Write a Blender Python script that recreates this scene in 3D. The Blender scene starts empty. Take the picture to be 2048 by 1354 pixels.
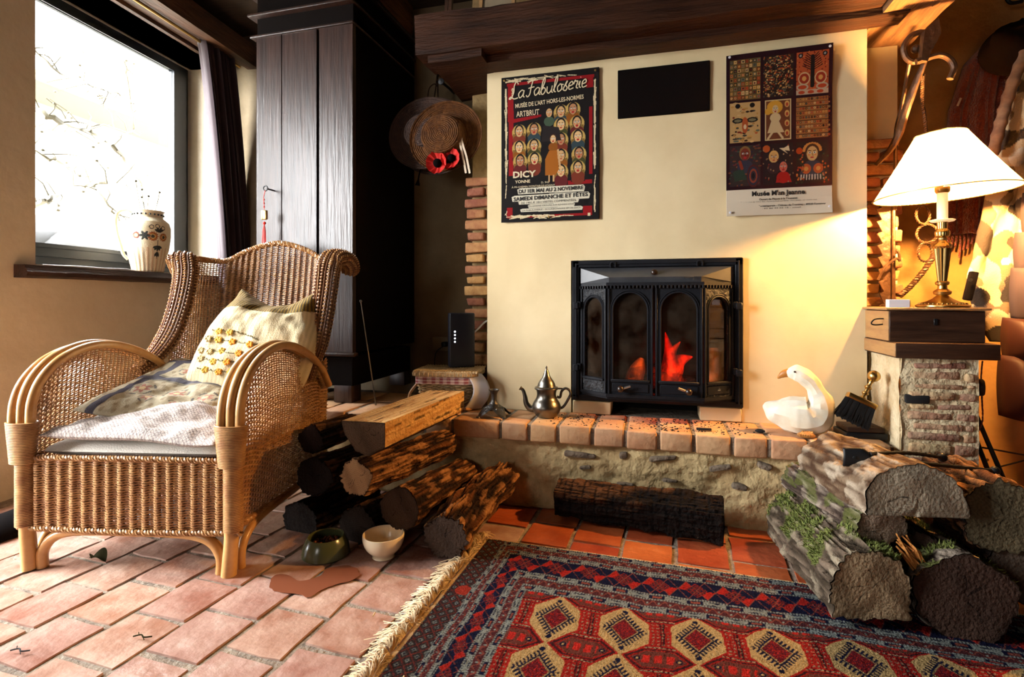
import bpy, bmesh, math, random
import numpy as np
from mathutils import Vector, Matrix, noise
random.seed(7); rng = np.random.default_rng(7)
PI = math.pi
SC = bpy.context.scene
COL = SC.collection
rad = math.radians

# ------------------------------------------------------------------ camera
# world: +X along the chimney wall to the right, +Y into that wall, Z up, floor at 0, camera above (0,0)
FPX, CAM_H, YAW = 1060.0, 0.757, rad(15.35)
cam_d = bpy.data.cameras.new('camera'); cam = bpy.data.objects.new('camera', cam_d); COL.objects.link(cam)
cam.location = (0, 0, CAM_H); cam.rotation_euler = (PI/2, 0, YAW)
cam_d.sensor_width = 36.0; cam_d.lens = 36.0*FPX/2048.0
cam_d.shift_y = -77.0/2048.0
cam_d.clip_start = 0.02; cam_d.clip_end = 100
SC.camera = cam

# ------------------------------------------------------------------ world, sun, exposure
wd = bpy.data.worlds.new('sky'); SC.world = wd; wd.use_nodes = True
_bg = wd.node_tree.nodes['Background']
_bg.inputs[0].default_value = (0.96, 0.985, 1.0, 1); _bg.inputs[1].default_value = 60.0
SC.view_settings.view_transform = 'Standard'; SC.view_settings.look = 'None'
SC.view_settings.gamma = 1.0; SC.view_settings.use_curve_mapping = False
SC.view_settings.exposure = 0.0
SC.cycles.max_bounces = 8; SC.cycles.diffuse_bounces = 4; SC.cycles.glossy_bounces = 4
SC.cycles.transmission_bounces = 6; SC.cycles.transparent_max_bounces = 8
SC.cycles.sample_clamp_indirect = 6.0

# the window wall runs at 5.92 degrees to +Y; t along it, d = distance from the camera's foot
WA = rad(5.92)
WN = np.array([math.cos(WA), math.sin(WA)]); WT = np.array([-math.sin(WA), math.cos(WA)])
WD = 2.229
def wall_pt(t, d, z): 
    p = -d*WN + t*WT
    return (float(p[0]), float(p[1]), z)
def portal(t0, t1, z0, z1, d, watts=0):
    l = bpy.data.lights.new('daylight_opening', 'AREA'); o = bpy.data.objects.new('daylight_opening', l); COL.objects.link(o)
    l.shape = 'RECTANGLE'; l.size = (t1-t0); l.size_y = (z1-z0); l.cycles.is_portal = not watts
    if watts: l.energy = watts; l.color = (1.0, 0.96, 0.90)
    o.location = wall_pt((t0+t1)/2, d, (z0+z1)/2)
    # local -Z must look into the room (+WN)
    zax = Vector((-WN[0], -WN[1], 0)); xax = Vector((WT[0], WT[1], 0)); yax = zax.cross(xax)
    o.rotation_euler = Matrix((xax, yax, zax)).transposed().to_euler()
WIN = (1.78, 2.83, 0.90, 2.14)       # window opening
DOOR = (0.50, 1.36, 0.0, 2.0)        # glazed garden door, out of the frame to the left of the camera
portal(*WIN, 2.50); portal(*DOOR, 2.60)      # bright overcast daylight also enters by the garden door

# a second window, behind the camera, lights the fronts of the things at the right
_l = bpy.data.lights.new('daylight_front_window', 'AREA'); _o = bpy.data.objects.new('daylight_front_window', _l); COL.objects.link(_o)
_l.shape = 'RECTANGLE'; _l.size = .9; _l.size_y = .8; _l.energy = 22; _l.color = (1.0, .96, .9); _o.location = (-1.55, -2.5, 1.15); _o.rotation_euler = (rad(84), 0, rad(-18))
# ------------------------------------------------------------------ pixel helper: a point of the place seen at photo pixel (px,py)
_R = np.array([math.cos(YAW), math.sin(YAW)]); _FW = np.array([-math.sin(YAW), math.cos(YAW)])
def ray(px, py):
    xc = (px-1024)/FPX; zc = (600-py)/FPX
    return np.array([_R[0]*xc+_FW[0], _R[1]*xc+_FW[1], zc])
def onZ(px, py, Z=0.0):
    d = ray(px, py); t = (Z-CAM_H)/d[2]; return np.array([d[0]*t, d[1]*t, Z])
def onY(px, py, Y):
    d = ray(px, py); t = Y/d[1]; return np.array([d[0]*t, Y, CAM_H+d[2]*t])

# ------------------------------------------------------------------ materials
def _n(nt, t, **k):
    n = nt.nodes.new(t)
    for a, b in k.items(): setattr(n, a, b)
    return n
def mat(name, c1, c2=None, rough=0.6, metal=0.0, scale=8.0, stretch=(1,1,1), bump=0.0, bscale=40.0, spec=0.5,
        c3=None, rnd=0.0, attr=None, emit=None, estr=0.0, detail=5.0, trans=0.0, coat=0.0, mask=(0.35,0.65), sheen=0.0):
    m = bpy.data.materials.new(name); m.use_nodes = True; nt = m.node_tree; L = nt.links.new
    b = nt.nodes['Principled BSDF']
    b.inputs['Roughness'].default_value = rough; b.inputs['Metallic'].default_value = metal
    b.inputs['Specular IOR Level'].default_value = spec
    if coat: b.inputs['Coat Weight'].default_value = coat; b.inputs['Coat Roughness'].default_value = 0.15
    if sheen: b.inputs['Sheen Weight'].default_value = sheen
    tc = _n(nt, 'ShaderNodeTexCoord'); mp = _n(nt, 'ShaderNodeMapping'); mp.inputs['Scale'].default_value = stretch
    L(tc.outputs['Object'], mp.inputs['Vector'])
    oi = _n(nt, 'ShaderNodeObjectInfo'); add = _n(nt, 'ShaderNodeVectorMath', operation='ADD')
    mul = _n(nt, 'ShaderNodeMath', operation='MULTIPLY'); mul.inputs[1].default_value = 37.0
    L(oi.outputs['Random'], mul.inputs[0]); L(mp.outputs[0], add.inputs[0]); L(mul.outputs[0], add.inputs[1])
    vec = add.outputs[0]
    if attr:
        at = _n(nt, 'ShaderNodeAttribute'); at.attribute_name = attr; col = at.outputs['Color']
    elif c2 is not None:
        nz = _n(nt, 'ShaderNodeTexNoise'); nz.inputs['Scale'].default_value = scale; nz.inputs['Detail'].default_value = detail
        nz.inputs['Roughness'].default_value = 0.65
        L(vec, nz.inputs['Vector'])
        rp = _n(nt, 'ShaderNodeValToRGB'); rp.color_ramp.elements[0].position = mask[0]; rp.color_ramp.elements[1].position = mask[1]
        rp.color_ramp.elements[0].color = (*c1, 1); rp.color_ramp.elements[1].color = (*c2, 1)
        if c3 is not None:
            e = rp.color_ramp.elements.new(min(0.98, mask[1]+0.14)); e.color = (*c3, 1)
        L(nz.outputs['Fac'], rp.inputs[0]); col = rp.outputs['Color']
    else:
        rgb = _n(nt, 'ShaderNodeRGB'); rgb.outputs[0].default_value = (*c1, 1); col = rgb.outputs[0]
    if rnd:
        hs = _n(nt, 'ShaderNodeHueSaturation'); mr = _n(nt, 'ShaderNodeMapRange')
        mr.inputs['To Min'].default_value = 1-rnd; mr.inputs['To Max'].default_value = 1+rnd
        L(oi.outputs['Random'], mr.inputs['Value']); L(mr.outputs[0], hs.inputs['Value'])
        m2 = _n(nt, 'ShaderNodeMath', operation='MULTIPLY_ADD'); m2.inputs[1].default_value = 0.05*min(1, rnd*3); m2.inputs[2].default_value = 0.5-0.025*min(1, rnd*3)
        L(oi.outputs['Random'], m2.inputs[0]); L(m2.outputs[0], hs.inputs['Hue'])
        L(col, hs.inputs['Color']); col = hs.outputs[0]
    L(col, b.inputs['Base Color'])
    if bump:
        nb = _n(nt, 'ShaderNodeTexNoise'); nb.inputs['Scale'].default_value = bscale; nb.inputs['Detail'].default_value = 6
        L(vec, nb.inputs['Vector'])
        bp = _n(nt, 'ShaderNodeBump'); bp.inputs['Strength'].default_value = min(1, bump); bp.inputs['Distance'].default_value = 0.01*max(1, bump)
        L(nb.outputs['Fac'], bp.inputs['Height']); L(bp.outputs[0], b.inputs['Normal'])
    if emit: b.inputs['Emission Color'].default_value = (*emit, 1); b.inputs['Emission Strength'].default_value = estr
    if trans: b.inputs['Transmission Weight'].default_value = trans
    return m
def glass_mat(name, tint=(1,1,1), rough=0.0, opac=0.08, dirt=None):
    m = bpy.data.materials.new(name); m.use_nodes = True; nt = m.node_tree; nt.nodes.clear(); L = nt.links.new
    o = _n(nt, 'ShaderNodeOutputMaterial'); tr = _n(nt, 'ShaderNodeBsdfTransparent'); tr.inputs[0].default_value = (*tint, 1)
    gl = _n(nt, 'ShaderNodeBsdfGlossy'); gl.inputs['Roughness'].default_value = rough
    mx = _n(nt, 'ShaderNodeMixShader'); mx.inputs[0].default_value = opac
    L(tr.outputs[0], mx.inputs[1]); L(gl.outputs[0], mx.inputs[2]); out = mx.outputs[0]
    if dirt:
        df = _n(nt, 'ShaderNodeBsdfDiffuse'); df.inputs[0].default_value = (*dirt, 1)
        nz = _n(nt, 'ShaderNodeTexNoise'); nz.inputs['Scale'].default_value = 14; nz.inputs['Detail'].default_value = 6
        tc = _n(nt, 'ShaderNodeTexCoord'); L(tc.outputs['Object'], nz.inputs['Vector'])
        mr = _n(nt, 'ShaderNodeMapRange'); mr.inputs['From Min'].default_value = 0.35; mr.inputs['From Max'].default_value = 0.7; mr.inputs['To Max'].default_value = 0.55
        L(nz.outputs['Fac'], mr.inputs['Value'])
        m3 = _n(nt, 'ShaderNodeMixShader'); L(mr.outputs[0], m3.inputs[0]); L(out, m3.inputs[1]); L(df.outputs[0], m3.inputs[2]); out = m3.outputs[0]
    L(out, o.inputs[0]); return m

# ------------------------------------------------------------------ mesh builder
def _perp(t):
    ref = np.array([0, 0, 1.0]) if abs(t[2]) < 0.9 else np.array([1.0, 0, 0])
    n = np.cross(t, ref); return n/np.linalg.norm(n)
def spline(pts, n=8, closed=False):
    P = [np.array(p, float) for p in pts]; out = []
    m = len(P); rngk = range(m) if closed else range(m-1)
    for i in rngk:
        if closed: p0, p1, p2, p3 = P[i-1], P[i], P[(i+1) % m], P[(i+2) % m]
        else: p0 = P[max(i-1, 0)]; p1 = P[i]; p2 = P[i+1]; p3 = P[min(i+2, m-1)]
        for k in range(n):
            t = k/n
            out.append(0.5*((2*p1)+(-p0+p2)*t+(2*p0-5*p1+4*p2-p3)*t*t+(-p0+3*p1-3*p2+p3)*t**3))
    if not closed: out.append(P[-1])
    return np.array(out)
class MB:
    def __init__(s): s.v = []; s.f = []; s.nv = 0; s.c = None
    def add(s, V, Fs):
        V = np.asarray(V, float).reshape(-1, 3); s.v.append(V)
        o = s.nv; s.f.extend([tuple(int(i)+o for i in f) for f in Fs]); s.nv += len(V); return s
    def addq(s, V, Q):   # numpy quads
        V = np.asarray(V, float).reshape(-1, 3); s.v.append(V); s.f.extend(map(tuple, (Q+s.nv).tolist())); s.nv += len(V); return s
    def box(s, x0, x1, y0, y1, z0, z1, M=None):
        V = np.array([(x, y, z) for x in (x0, x1) for y in (y0, y1) for z in (z0, z1)], float)
        if M is not None: V = np.array([tuple(M @ Vector(v)) for v in V])
        return s.add(V, [(0,1,3,2),(4,6,7,5),(0,4,5,1),(2,3,7,6),(0,2,6,4),(1,5,7,3)])
    def bbox(s, x0, x1, y0, y1, z0, z1, bev=0.004, seg=2, M=None, jit=0.0):
        bm = bmesh.new(); bmesh.ops.create_cube(bm, size=1.0)
        for v in bm.verts:
            v.co = Vector((x0+(v.co.x+.5)*(x1-x0), y0+(v.co.y+.5)*(y1-y0), z0+(v.co.z+.5)*(z1-z0)))
            if jit: v.co += Vector((random.uniform(-jit, jit), random.uniform(-jit, jit), random.uniform(-jit, jit)))
        if bev: bmesh.ops.bevel(bm, geom=list(bm.edges), offset=bev, segments=seg, affect='EDGES', profile=0.5)
        bm.verts.index_update()
        V = [tuple((M @ v.co) if M is not None else v.co) for v in bm.verts]; Fs = [[v.index for v in f.verts] for f in bm.faces]
        bm.free(); return s.add(V, Fs)
    def grid(s, P, cu=False, cv=False):      # P: (nu,nv,3)
        nu, nv = P.shape[:2]; I = np.arange(nu*nv).reshape(nu, nv)
        a = I if cu else I[:-1]; b = np.roll(I, -1, 0) if cu else I[1:]
        if cv: q = np.stack([a, b, np.roll(b, -1, 1), np.roll(a, -1, 1)], -1)
        else: q = np.stack([a[:, :-1], b[:, :-1], b[:, 1:], a[:, 1:]], -1)
        return s.addq(P.reshape(-1, 3), q.reshape(-1, 4))
    def tube(s, path, r, sides=8, closed=False, caps=True, N=None, flat=1.0):
        P = np.asarray(path, float); n = len(P)
        T = np.roll(P, -1, 0)-np.roll(P, 1, 0) if closed else np.gradient(P, axis=0)
        T /= np.maximum(np.linalg.norm(T, axis=1, keepdims=True), 1e-9)
        if N is None:
            Ns = np.zeros_like(P); nn = _perp(T[0])
            for i in range(n):
                nn = nn-T[i]*np.dot(nn, T[i]); l = np.linalg.norm(nn)
                nn = nn/l if l > 1e-6 else _perp(T[i]); Ns[i] = nn
        else: Ns = N
        B = np.cross(T, Ns); R = np.broadcast_to(np.asarray(r, float), (n,))
        th = np.arange(sides)*2*PI/sides+PI/sides
        V = P[:, None]+R[:, None, None]*(np.cos(th)[None, :, None]*Ns[:, None]*flat+np.sin(th)[None, :, None]*B[:, None])
        o = s.nv; s.grid(V, cu=closed, cv=True)
        if caps and not closed: s.f.append(tuple(range(o+sides-1, o-1, -1))); s.f.append(tuple(range(o+(n-1)*sides, o+n*sides)))
        return s
    def lathe(s, prof, segs=24, c=(0, 0, 0), M=None, flute=0, fd=0.0, ax=1.0):
        pr = np.array(prof, float); th = np.arange(segs)*2*PI/segs
        k = 1+(fd*np.cos(th*flute) if flute else 0*th)
        X = pr[:, 0][:, None]*np.cos(th)*k; Y = pr[:, 0][:, None]*np.sin(th)*k*ax; Z = pr[:, 1][:, None]+0*th
        P = np.stack([X, Y, Z], -1)
        if M is not None:
            m = np.array(M.to_3x3()); P = P @ m.T + np.array(M.to_translation())
        P = P+np.array(c); o = s.nv; s.grid(P, cv=True); n = len(pr)
        if pr[0, 0] > 1e-5: s.f.append(tuple(range(o+segs-1, o-1, -1)))
        if pr[-1, 0] > 1e-5: s.f.append(tuple(range(o+(n-1)*segs, o+n*segs)))
        return s
    def prism(s, poly, z0, z1, M=None):       # poly in xy, extruded in z, optional matrix
        n = len(poly); V = np.array([(x, y, z0) for x, y in poly]+[(x, y, z1) for x, y in poly], float)
        if M is not None: V = np.array([tuple(M @ Vector(v)) for v in V])
        return s.add(V, [tuple(range(n-1, -1, -1)), tuple(range(n, 2*n))]+[(i, (i+1) % n, n+(i+1) % n, n+i) for i in range(n)])
    def sphere(s, c, r, seg=12, ring=8, sc=(1, 1, 1)):
        th = np.linspace(0, PI, ring+1); ph = np.arange(seg)*2*PI/seg
        P = np.stack([np.sin(th)[:, None]*np.cos(ph), np.sin(th)[:, None]*np.sin(ph), np.cos(th)[:, None]+0*ph], -1)*r*np.array(sc)+np.array(c)
        return s.grid(P, cv=True)
    def build(s, name, m, parent=None, label=None, smooth=True, kind=None, col=None, loc=None):
        me = bpy.data.meshes.new(name); V = np.concatenate(s.v) if s.v else np.zeros((0, 3))
        me.from_pydata(V.tolist(), [], s.f); 
        if smooth:
            me.polygons.foreach_set('use_smooth', [True]*len(me.polygons))
            me.set_sharp_from_angle(angle=rad(smooth if smooth is not True else 40))
        if col is not None:
            a = me.color_attributes.new('Col', 'FLOAT_COLOR', 'POINT'); c = np.ones((len(V), 4)); c[:, :3] = col
            a.data.foreach_set('color', c.ravel())
        me.materials.append(m); me.update()
        o = bpy.data.objects.new(name, me); COL.objects.link(o)
        if parent is not None: o.parent = parent
        if label: o['label'] = label
        if kind: o['kind'] = kind
        if loc is not None: o.location = loc
        return o
def tag(o, label, cat, group=None):
    o['label'] = label; o['category'] = cat
    if group: o['group'] = group
    return o
def thing(name, label, cat, loc=(0, 0, 0), rz=0.0, group=None, rot=None):
    o = bpy.data.objects.new(name, None); COL.objects.link(o); o.empty_display_size = 0.05
    o.location = tuple(float(x) for x in loc); o.rotation_euler = rot if rot is not None else (0, 0, rz)
    return tag(o, label, cat, group)
def struct(name, mb, m, **k):
    o = mb.build(name, m, **k); o['kind'] = 'structure'; return o
def srgb(r, g, b):
    f = lambda c: (c/255/12.92) if c/255 <= 0.04045 else ((c/255+0.055)/1.055)**2.4
    return (f(r), f(g), f(b))
def text_mesh(s, size, name, m, parent, M, bold=0.0, shear=0.0, width=None, align='CENTER', space=1.0):
    cu = bpy.data.curves.new('txt', 'FONT'); cu.body = s; cu.size = size; cu.align_x = align; cu.shear = shear; cu.offset = bold; cu.resolution_u = 2
    cu.space_character = space
    to = bpy.data.objects.new('txt', cu); COL.objects.link(to)
    dg = bpy.context.evaluated_depsgraph_get(); me = bpy.data.meshes.new_from_object(to.evaluated_get(dg))
    bpy.data.objects.remove(to); bpy.data.curves.remove(cu)
    if width:
        xs = [v.co.x for v in me.vertices]; w = max(xs)-min(xs); k = width/w; cx = (max(xs)+min(xs))/2
        for v in me.vertices: v.co.x = (v.co.x-cx)*k
    me.transform(M); me.materials.clear(); me.materials.append(m); me.name = name
    o = bpy.data.objects.new(name, me); COL.objects.link(o)
    if parent is not None: o.parent = parent
    return o
def fbm(p, s, o=3):
    v = 0; a = 1; q = Vector((float(p[0])*s, float(p[1])*s, float(p[2])*s))
    for _ in range(o): v += a*noise.noise(q); q = q*2.03; a *= 0.5
    return v
# ================================================================== materials
M = {}
M['cream'] = mat('cream_plaster', srgb(228,208,166), srgb(216,194,150), rough=0.85, scale=2.5, bump=0.25, bscale=9)
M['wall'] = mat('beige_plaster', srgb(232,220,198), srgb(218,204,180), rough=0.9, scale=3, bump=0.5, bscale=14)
M['wall_dim'] = mat('dim_plaster', srgb(150,134,108), srgb(128,112,88), rough=0.95, scale=3, bump=0.5, bscale=14)  # darker copy of the wall plaster; the back wall's shade put into the colour
M['wall_warm'] = mat('ochre_plaster', srgb(196,150,88), srgb(174,128,70), rough=0.9, scale=4, bump=0.9, bscale=16)
M['dark'] = mat('dark_room', (0.06,0.045,0.035), rough=0.9)
M['ceil'] = mat('dark_ceiling_boards', (0.035,0.022,0.014), (0.06,0.035,0.02), rough=0.8, stretch=(1,12,1))
M['mortar'] = mat('floor_mortar', srgb(158,144,126), srgb(110,96,82), rough=0.9, scale=30, bump=0.8, bscale=80)
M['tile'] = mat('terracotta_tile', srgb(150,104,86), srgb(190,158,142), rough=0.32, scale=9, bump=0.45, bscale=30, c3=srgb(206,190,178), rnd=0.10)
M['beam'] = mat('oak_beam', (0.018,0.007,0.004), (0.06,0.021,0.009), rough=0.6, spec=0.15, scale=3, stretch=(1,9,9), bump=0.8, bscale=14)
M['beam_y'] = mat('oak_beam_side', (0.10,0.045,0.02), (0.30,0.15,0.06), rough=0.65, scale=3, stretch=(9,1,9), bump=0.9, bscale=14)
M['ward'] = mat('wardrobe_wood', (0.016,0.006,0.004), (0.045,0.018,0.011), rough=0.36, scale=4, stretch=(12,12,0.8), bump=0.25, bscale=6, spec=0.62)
M['lintel'] = mat('lintel_wood', (0.03,0.014,0.007), (0.12,0.05,0.022), rough=0.55, scale=3, stretch=(9,1,9), bump=0.4, bscale=10)
M['sill'] = mat('sill_wood', (0.02,0.008,0.005), (0.06,0.02,0.012), rough=0.45, scale=5, stretch=(6,1,6), bump=0.5, bscale=20)
M['frame'] = mat('window_frame_grey', (0.014,0.019,0.024), rough=0.4)
M['black'] = mat('black_iron', (0.006,0.006,0.007), rough=0.45, spec=0.35)
M['ward_shaded'] = mat('wardrobe_wood_shaded', (0.004,0.002,0.0015), rough=0.8, spec=0.08)  # wardrobe wood blackened: the unlit side's shade is put into the colour
M['iron'] = mat('stove_iron', (0.007,0.0075,0.010), (0.011,0.0115,0.015), rough=0.5, spec=0.16, scale=20, bump=0.10, bscale=120)
M['hood'] = mat('hood_iron', (0.05,0.052,0.058), (0.035,0.036,0.04), rough=0.38, spec=0.5, scale=12)
M['iron_emb'] = mat('embossed_iron', (0.022,0.023,0.027), rough=0.4, spec=0.5, bump=2.2, bscale=70)
M['soot'] = mat('soot', (0.003,0.003,0.003), rough=0.95)
M['knob'] = mat('wood_knob', (0.02,0.008,0.004), rough=0.3)
M['steel'] = mat('bright_steel', (0.5,0.48,0.45), rough=0.3, metal=1)
M['tile_red'] = mat('hearth_red_tile', srgb(150,66,34), srgb(182,92,52), rough=0.34, scale=9, bump=0.45, bscale=30, c3=srgb(196,130,90), rnd=0.14)  # redder mix for the tiles nearer the hearth
M['hbrick'] = mat('hearth_brick', srgb(190,140,98), srgb(210,168,124), rough=0.7, scale=10, bump=0.4, bscale=50, c3=srgb(160,98,62), rnd=0.10)
M['rbrick'] = mat('old_brick', srgb(130,78,50), srgb(160,112,74), rough=0.9, scale=14, bump=0.9, bscale=40, c3=srgb(96,56,40), rnd=0.35)
M['pbrick'] = mat('pier_brick', srgb(186,158,122), srgb(160,112,86), rough=0.95, scale=14, bump=1.2, bscale=40, c3=srgb(124,86,70), rnd=0.22)
M['pmort'] = mat('pier_mortar', srgb(222,204,168), srgb(192,170,130), rough=0.95, scale=14, bump=1.5, bscale=45)
M['hwall'] = mat('rough_lime_render', srgb(214,190,140), srgb(178,150,104), rough=0.95, scale=9, bump=1.6, bscale=32, c3=srgb(120,100,74))
M['stone'] = mat('embedded_stone', srgb(140,124,104), srgb(104,90,76), rough=0.9, scale=20, bump=1, bscale=50)
M['chimp'] = mat('chimney_plaster_shaded', srgb(166,138,92), srgb(118,96,62), rough=0.95, scale=5, bump=1.2, bscale=20)
M['wicker'] = mat('wicker', srgb(184,138,84), srgb(146,96,52), rough=0.40, scale=30, rnd=0.0, spec=0.6)
M['wickerd'] = mat('wicker_stake', srgb(104,60,28), rough=0.5)
M['rattan'] = mat('rattan_pole', srgb(206,158,96), srgb(176,122,66), rough=0.3, scale=9, stretch=(1,1,1), spec=0.6, c3=srgb(140,86,40))
M['col'] = mat('printed_cloth', (1,1,1), rough=0.85, attr='Col', bump=0.35, bscale=260)
M['colflat'] = mat('printed_paper', (1,1,1), rough=0.7, attr='Col', spec=0.1)
M['colrug'] = mat('rug_pile', (1,1,1), rough=0.95, attr='Col', bump=0.9, bscale=330, spec=0.05)
M['colwood'] = mat('cut_wood', (1,1,1), spec=0.1, rough=0.85, attr='Col', bump=0.6, bscale=120)
M['bark'] = mat('grey_bark', (0.06,0.038,0.026), (0.26,0.19,0.14), rough=0.9, scale=16, stretch=(1,1,1), bump=3, bscale=40, c3=(0.35,0.28,0.2))
M['bark_moss'] = mat('mossy_bark', (0.07,0.045,0.03), (0.24,0.18,0.13), rough=0.95, scale=12, bump=3, bscale=42, c3=(0.12,0.14,0.035))
M['bark_or'] = mat('orange_bark', (0.018,0.007,0.004), (0.17,0.065,0.022), spec=0.2, rough=0.8, scale=14, bump=3, bscale=36, c3=(0.38,0.20,0.09))
M['bark_dk'] = mat('dark_bark', (0.012,0.006,0.004), (0.06,0.028,0.014), spec=0.15, rough=0.85, scale=16, bump=3, bscale=40, c3=(0.12,0.06,0.03))
M['barkv'] = mat('bark_relief', (1,1,1), rough=0.9, attr='Col', bump=2.2, bscale=60, spec=0.15)
M['split'] = mat('split_wood', srgb(206,140,66), srgb(176,106,40), rough=0.75, scale=8, stretch=(1,1,1), bump=1.2, bscale=50, c3=srgb(120,64,24))
M['char'] = mat('charred_wood', (0.003,0.002,0.002), (0.016,0.008,0.005), spec=0.2, rough=0.7, scale=22, bump=2, bscale=40, c3=(0.10,0.045,0.02))
M['moss'] = mat('moss', (0.10,0.13,0.025), (0.20,0.22,0.05), rough=0.95, scale=60)
M['brass'] = mat('brass', (0.62,0.40,0.13), rough=0.28, metal=1)
M['brassd'] = mat('aged_brass', (0.45,0.29,0.10), rough=0.3, metal=1)
M['pewter'] = mat('pewter', (0.22,0.20,0.17), (0.13,0.115,0.095), rough=0.32, metal=1, scale=10)
M['bronze'] = mat('dark_bronze', (0.10,0.095,0.09), (0.05,0.045,0.04), rough=0.4, metal=0.9, scale=14, bump=0.4, bscale=60)
M['rust'] = mat('forged_iron', (0.06,0.028,0.014), (0.13,0.065,0.03), rough=0.5, metal=0.5, scale=16, bump=0.6, bscale=40)
M['white'] = mat('white_ceramic', srgb(240,226,196), rough=0.2, coat=0.4)
M['bowl'] = mat('cream_glaze', srgb(232,214,180), rough=0.22)
M['green'] = mat('green_glaze', (0.075,0.085,0.035), rough=0.2)
M['kib'] = mat('kibble', (0.12,0.03,0.01), (0.2,0.06,0.02), rough=0.8, scale=60)
M['shade'] = None
M['candle'] = mat('candle_sleeve', srgb(255,236,196), rough=0.5, emit=(1,0.72,0.34), estr=0.6)  # faint glow added to sleeve and drip pan for the bulb's light on them
M['straw'] = mat('straw', (0.12,0.045,0.011), (0.055,0.018,0.005), spec=0.15, rough=0.7, scale=40, bump=0.7, bscale=90)
M['straw_d'] = mat('dark_straw', (0.05,0.02,0.010), (0.028,0.010,0.006), rough=0.75, scale=40, bump=0.7, bscale=90)
M['red'] = mat('poppy_red', (0.55,0.012,0.008), rough=0.6)
M['tassel'] = mat('tassel_red', (0.85,0.02,0.005), rough=0.6)
M['ribbon'] = mat('cream_ribbon', srgb(216,196,170), rough=0.5)
M['blackcloth'] = mat('black_cloth', (0.004,0.003,0.003), rough=0.95, spec=0.05)
M['wool'] = mat('rust_wool', (0.17,0.018,0.006), (0.25,0.035,0.012), rough=0.95, scale=20, bump=1, bscale=140, sheen=0.5)
M['puffer'] = mat('plum_nylon', (0.07,0.050,0.060), (0.05,0.036,0.045), rough=0.5, scale=5)
M['pufferd'] = mat('maroon_nylon', (0.05,0.012,0.01), rough=0.6)
M['rope'] = mat('fur_tail', (0.3,0.17,0.09), (0.18,0.09,0.05), rough=0.9, scale=20)
M['curt'] = mat('plum_curtain', (0.030,0.014,0.020), (0.045,0.022,0.03), rough=0.75, scale=3, sheen=0.4)
M['boxw'] = mat('chest_wood', (0.022,0.009,0.005), (0.06,0.025,0.012), spec=0.25, rough=0.5, scale=5, stretch=(1,8,8), bump=0.3, bscale=12)
M['boxe'] = mat('chest_edge', (0.42,0.24,0.09), (0.30,0.15,0.06), rough=0.5, scale=6, stretch=(8,1,8), bump=0.3, bscale=12)
M['paperw'] = mat('white_card', srgb(214,214,220), rough=0.6)
M['router'] = mat('router_plastic', (0.010,0.012,0.022), rough=0.42)
M['led'] = mat('router_led', (1,1,1), emit=(0.85,0.9,1), estr=9)
M['plug'] = mat('old_plastic', srgb(150,136,110), rough=0.5)
M['goose'] = mat('goose_paint', srgb(240,232,214), srgb(226,212,184), rough=0.6, scale=12, bump=0.35, bscale=18)
M['beak'] = mat('beak_ochre', (0.55,0.22,0.03), (0.40,0.14,0.02), rough=0.45, scale=20)
M['gfoot'] = mat('goose_foot', (0.45,0.22,0.06), (0.3,0.13,0.03), rough=0.35, scale=30, bump=0.4, bscale=60)
M['brist'] = mat('black_bristle', (0.005,0.004,0.004), rough=0.8)
M['wicklid'] = mat('pale_wicker', srgb(206,182,140), srgb(168,138,92), rough=0.6, scale=50)
M['wickdk'] = mat('dark_wicker', (0.10,0.05,0.025), (0.16,0.09,0.05), rough=0.6, scale=50)
M['leaf'] = mat('dry_leaf', (0.022,0.02,0.006), rough=0.9, spec=0.05)
M['fringe'] = mat('rug_fringe', srgb(222,202,166), srgb(190,160,118), rough=0.9, scale=30)
M['kilim'] = mat('rug_webbing', srgb(206,176,130), srgb(180,146,100), rough=0.95, scale=60, bump=0.8, bscale=200)
M['wet'] = mat('spilt_water', (0.20,0.065,0.032), rough=0.12)
M['ltxt'] = mat('poster_letter_cream', srgb(214,196,160), rough=0.6)
M['dtxt'] = mat('poster_letter_black', (0.012,0.01,0.01), rough=0.6)
M['crumb'] = mat('charcoal_crumbs', (0.006,0.005,0.005), rough=0.9)
M['flower_y'] = mat('yarn_yellow', (0.85,0.50,0.07), rough=0.8, bump=0.6, bscale=200)
M['flower_o'] = mat('yarn_orange', (0.90,0.34,0.02), rough=0.8, bump=0.6, bscale=200)
M['flower_p'] = mat('yarn_pale', (0.78,0.62,0.30), rough=0.8, bump=0.6, bscale=200)
M['yarn'] = mat('yarn_olive', (0.13,0.10,0.035), rough=0.9)
M['mat_grey'] = mat('grey_felt', (0.12,0.115,0.11), (0.2,0.19,0.18), rough=0.95, scale=60)
M['outwall'] = mat('neighbour_wall', (.30,.27,.21), rough=0.9)
M['eave'] = mat('yellow_eave', (0.10,0.085,0.045), rough=0.9)
M['outgrey'] = mat('grey_rock', (0.022,0.022,0.022), (0.012,0.012,0.012), rough=0.9, scale=3)
M['vine'] = mat('vine_bark', (0.045,0.040,0.022), (0.075,0.066,0.042), rough=0.9, scale=10)
M['ground'] = mat('gravel', (.16,.15,.13), rough=0.95)
M['shutter'] = mat('blue_grey_shutter', (0.03,0.04,0.045), rough=0.6)
M['redbrick_out'] = mat('brick_jamb', (0.05,0.018,0.012), rough=0.9)
M['glass'] = glass_mat('window_glass', opac=0.03)
M['sglass'] = glass_mat('stove_glass', tint=(0.75,0.62,0.5), opac=0.05, dirt=(0.045,0.032,0.022))

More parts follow.
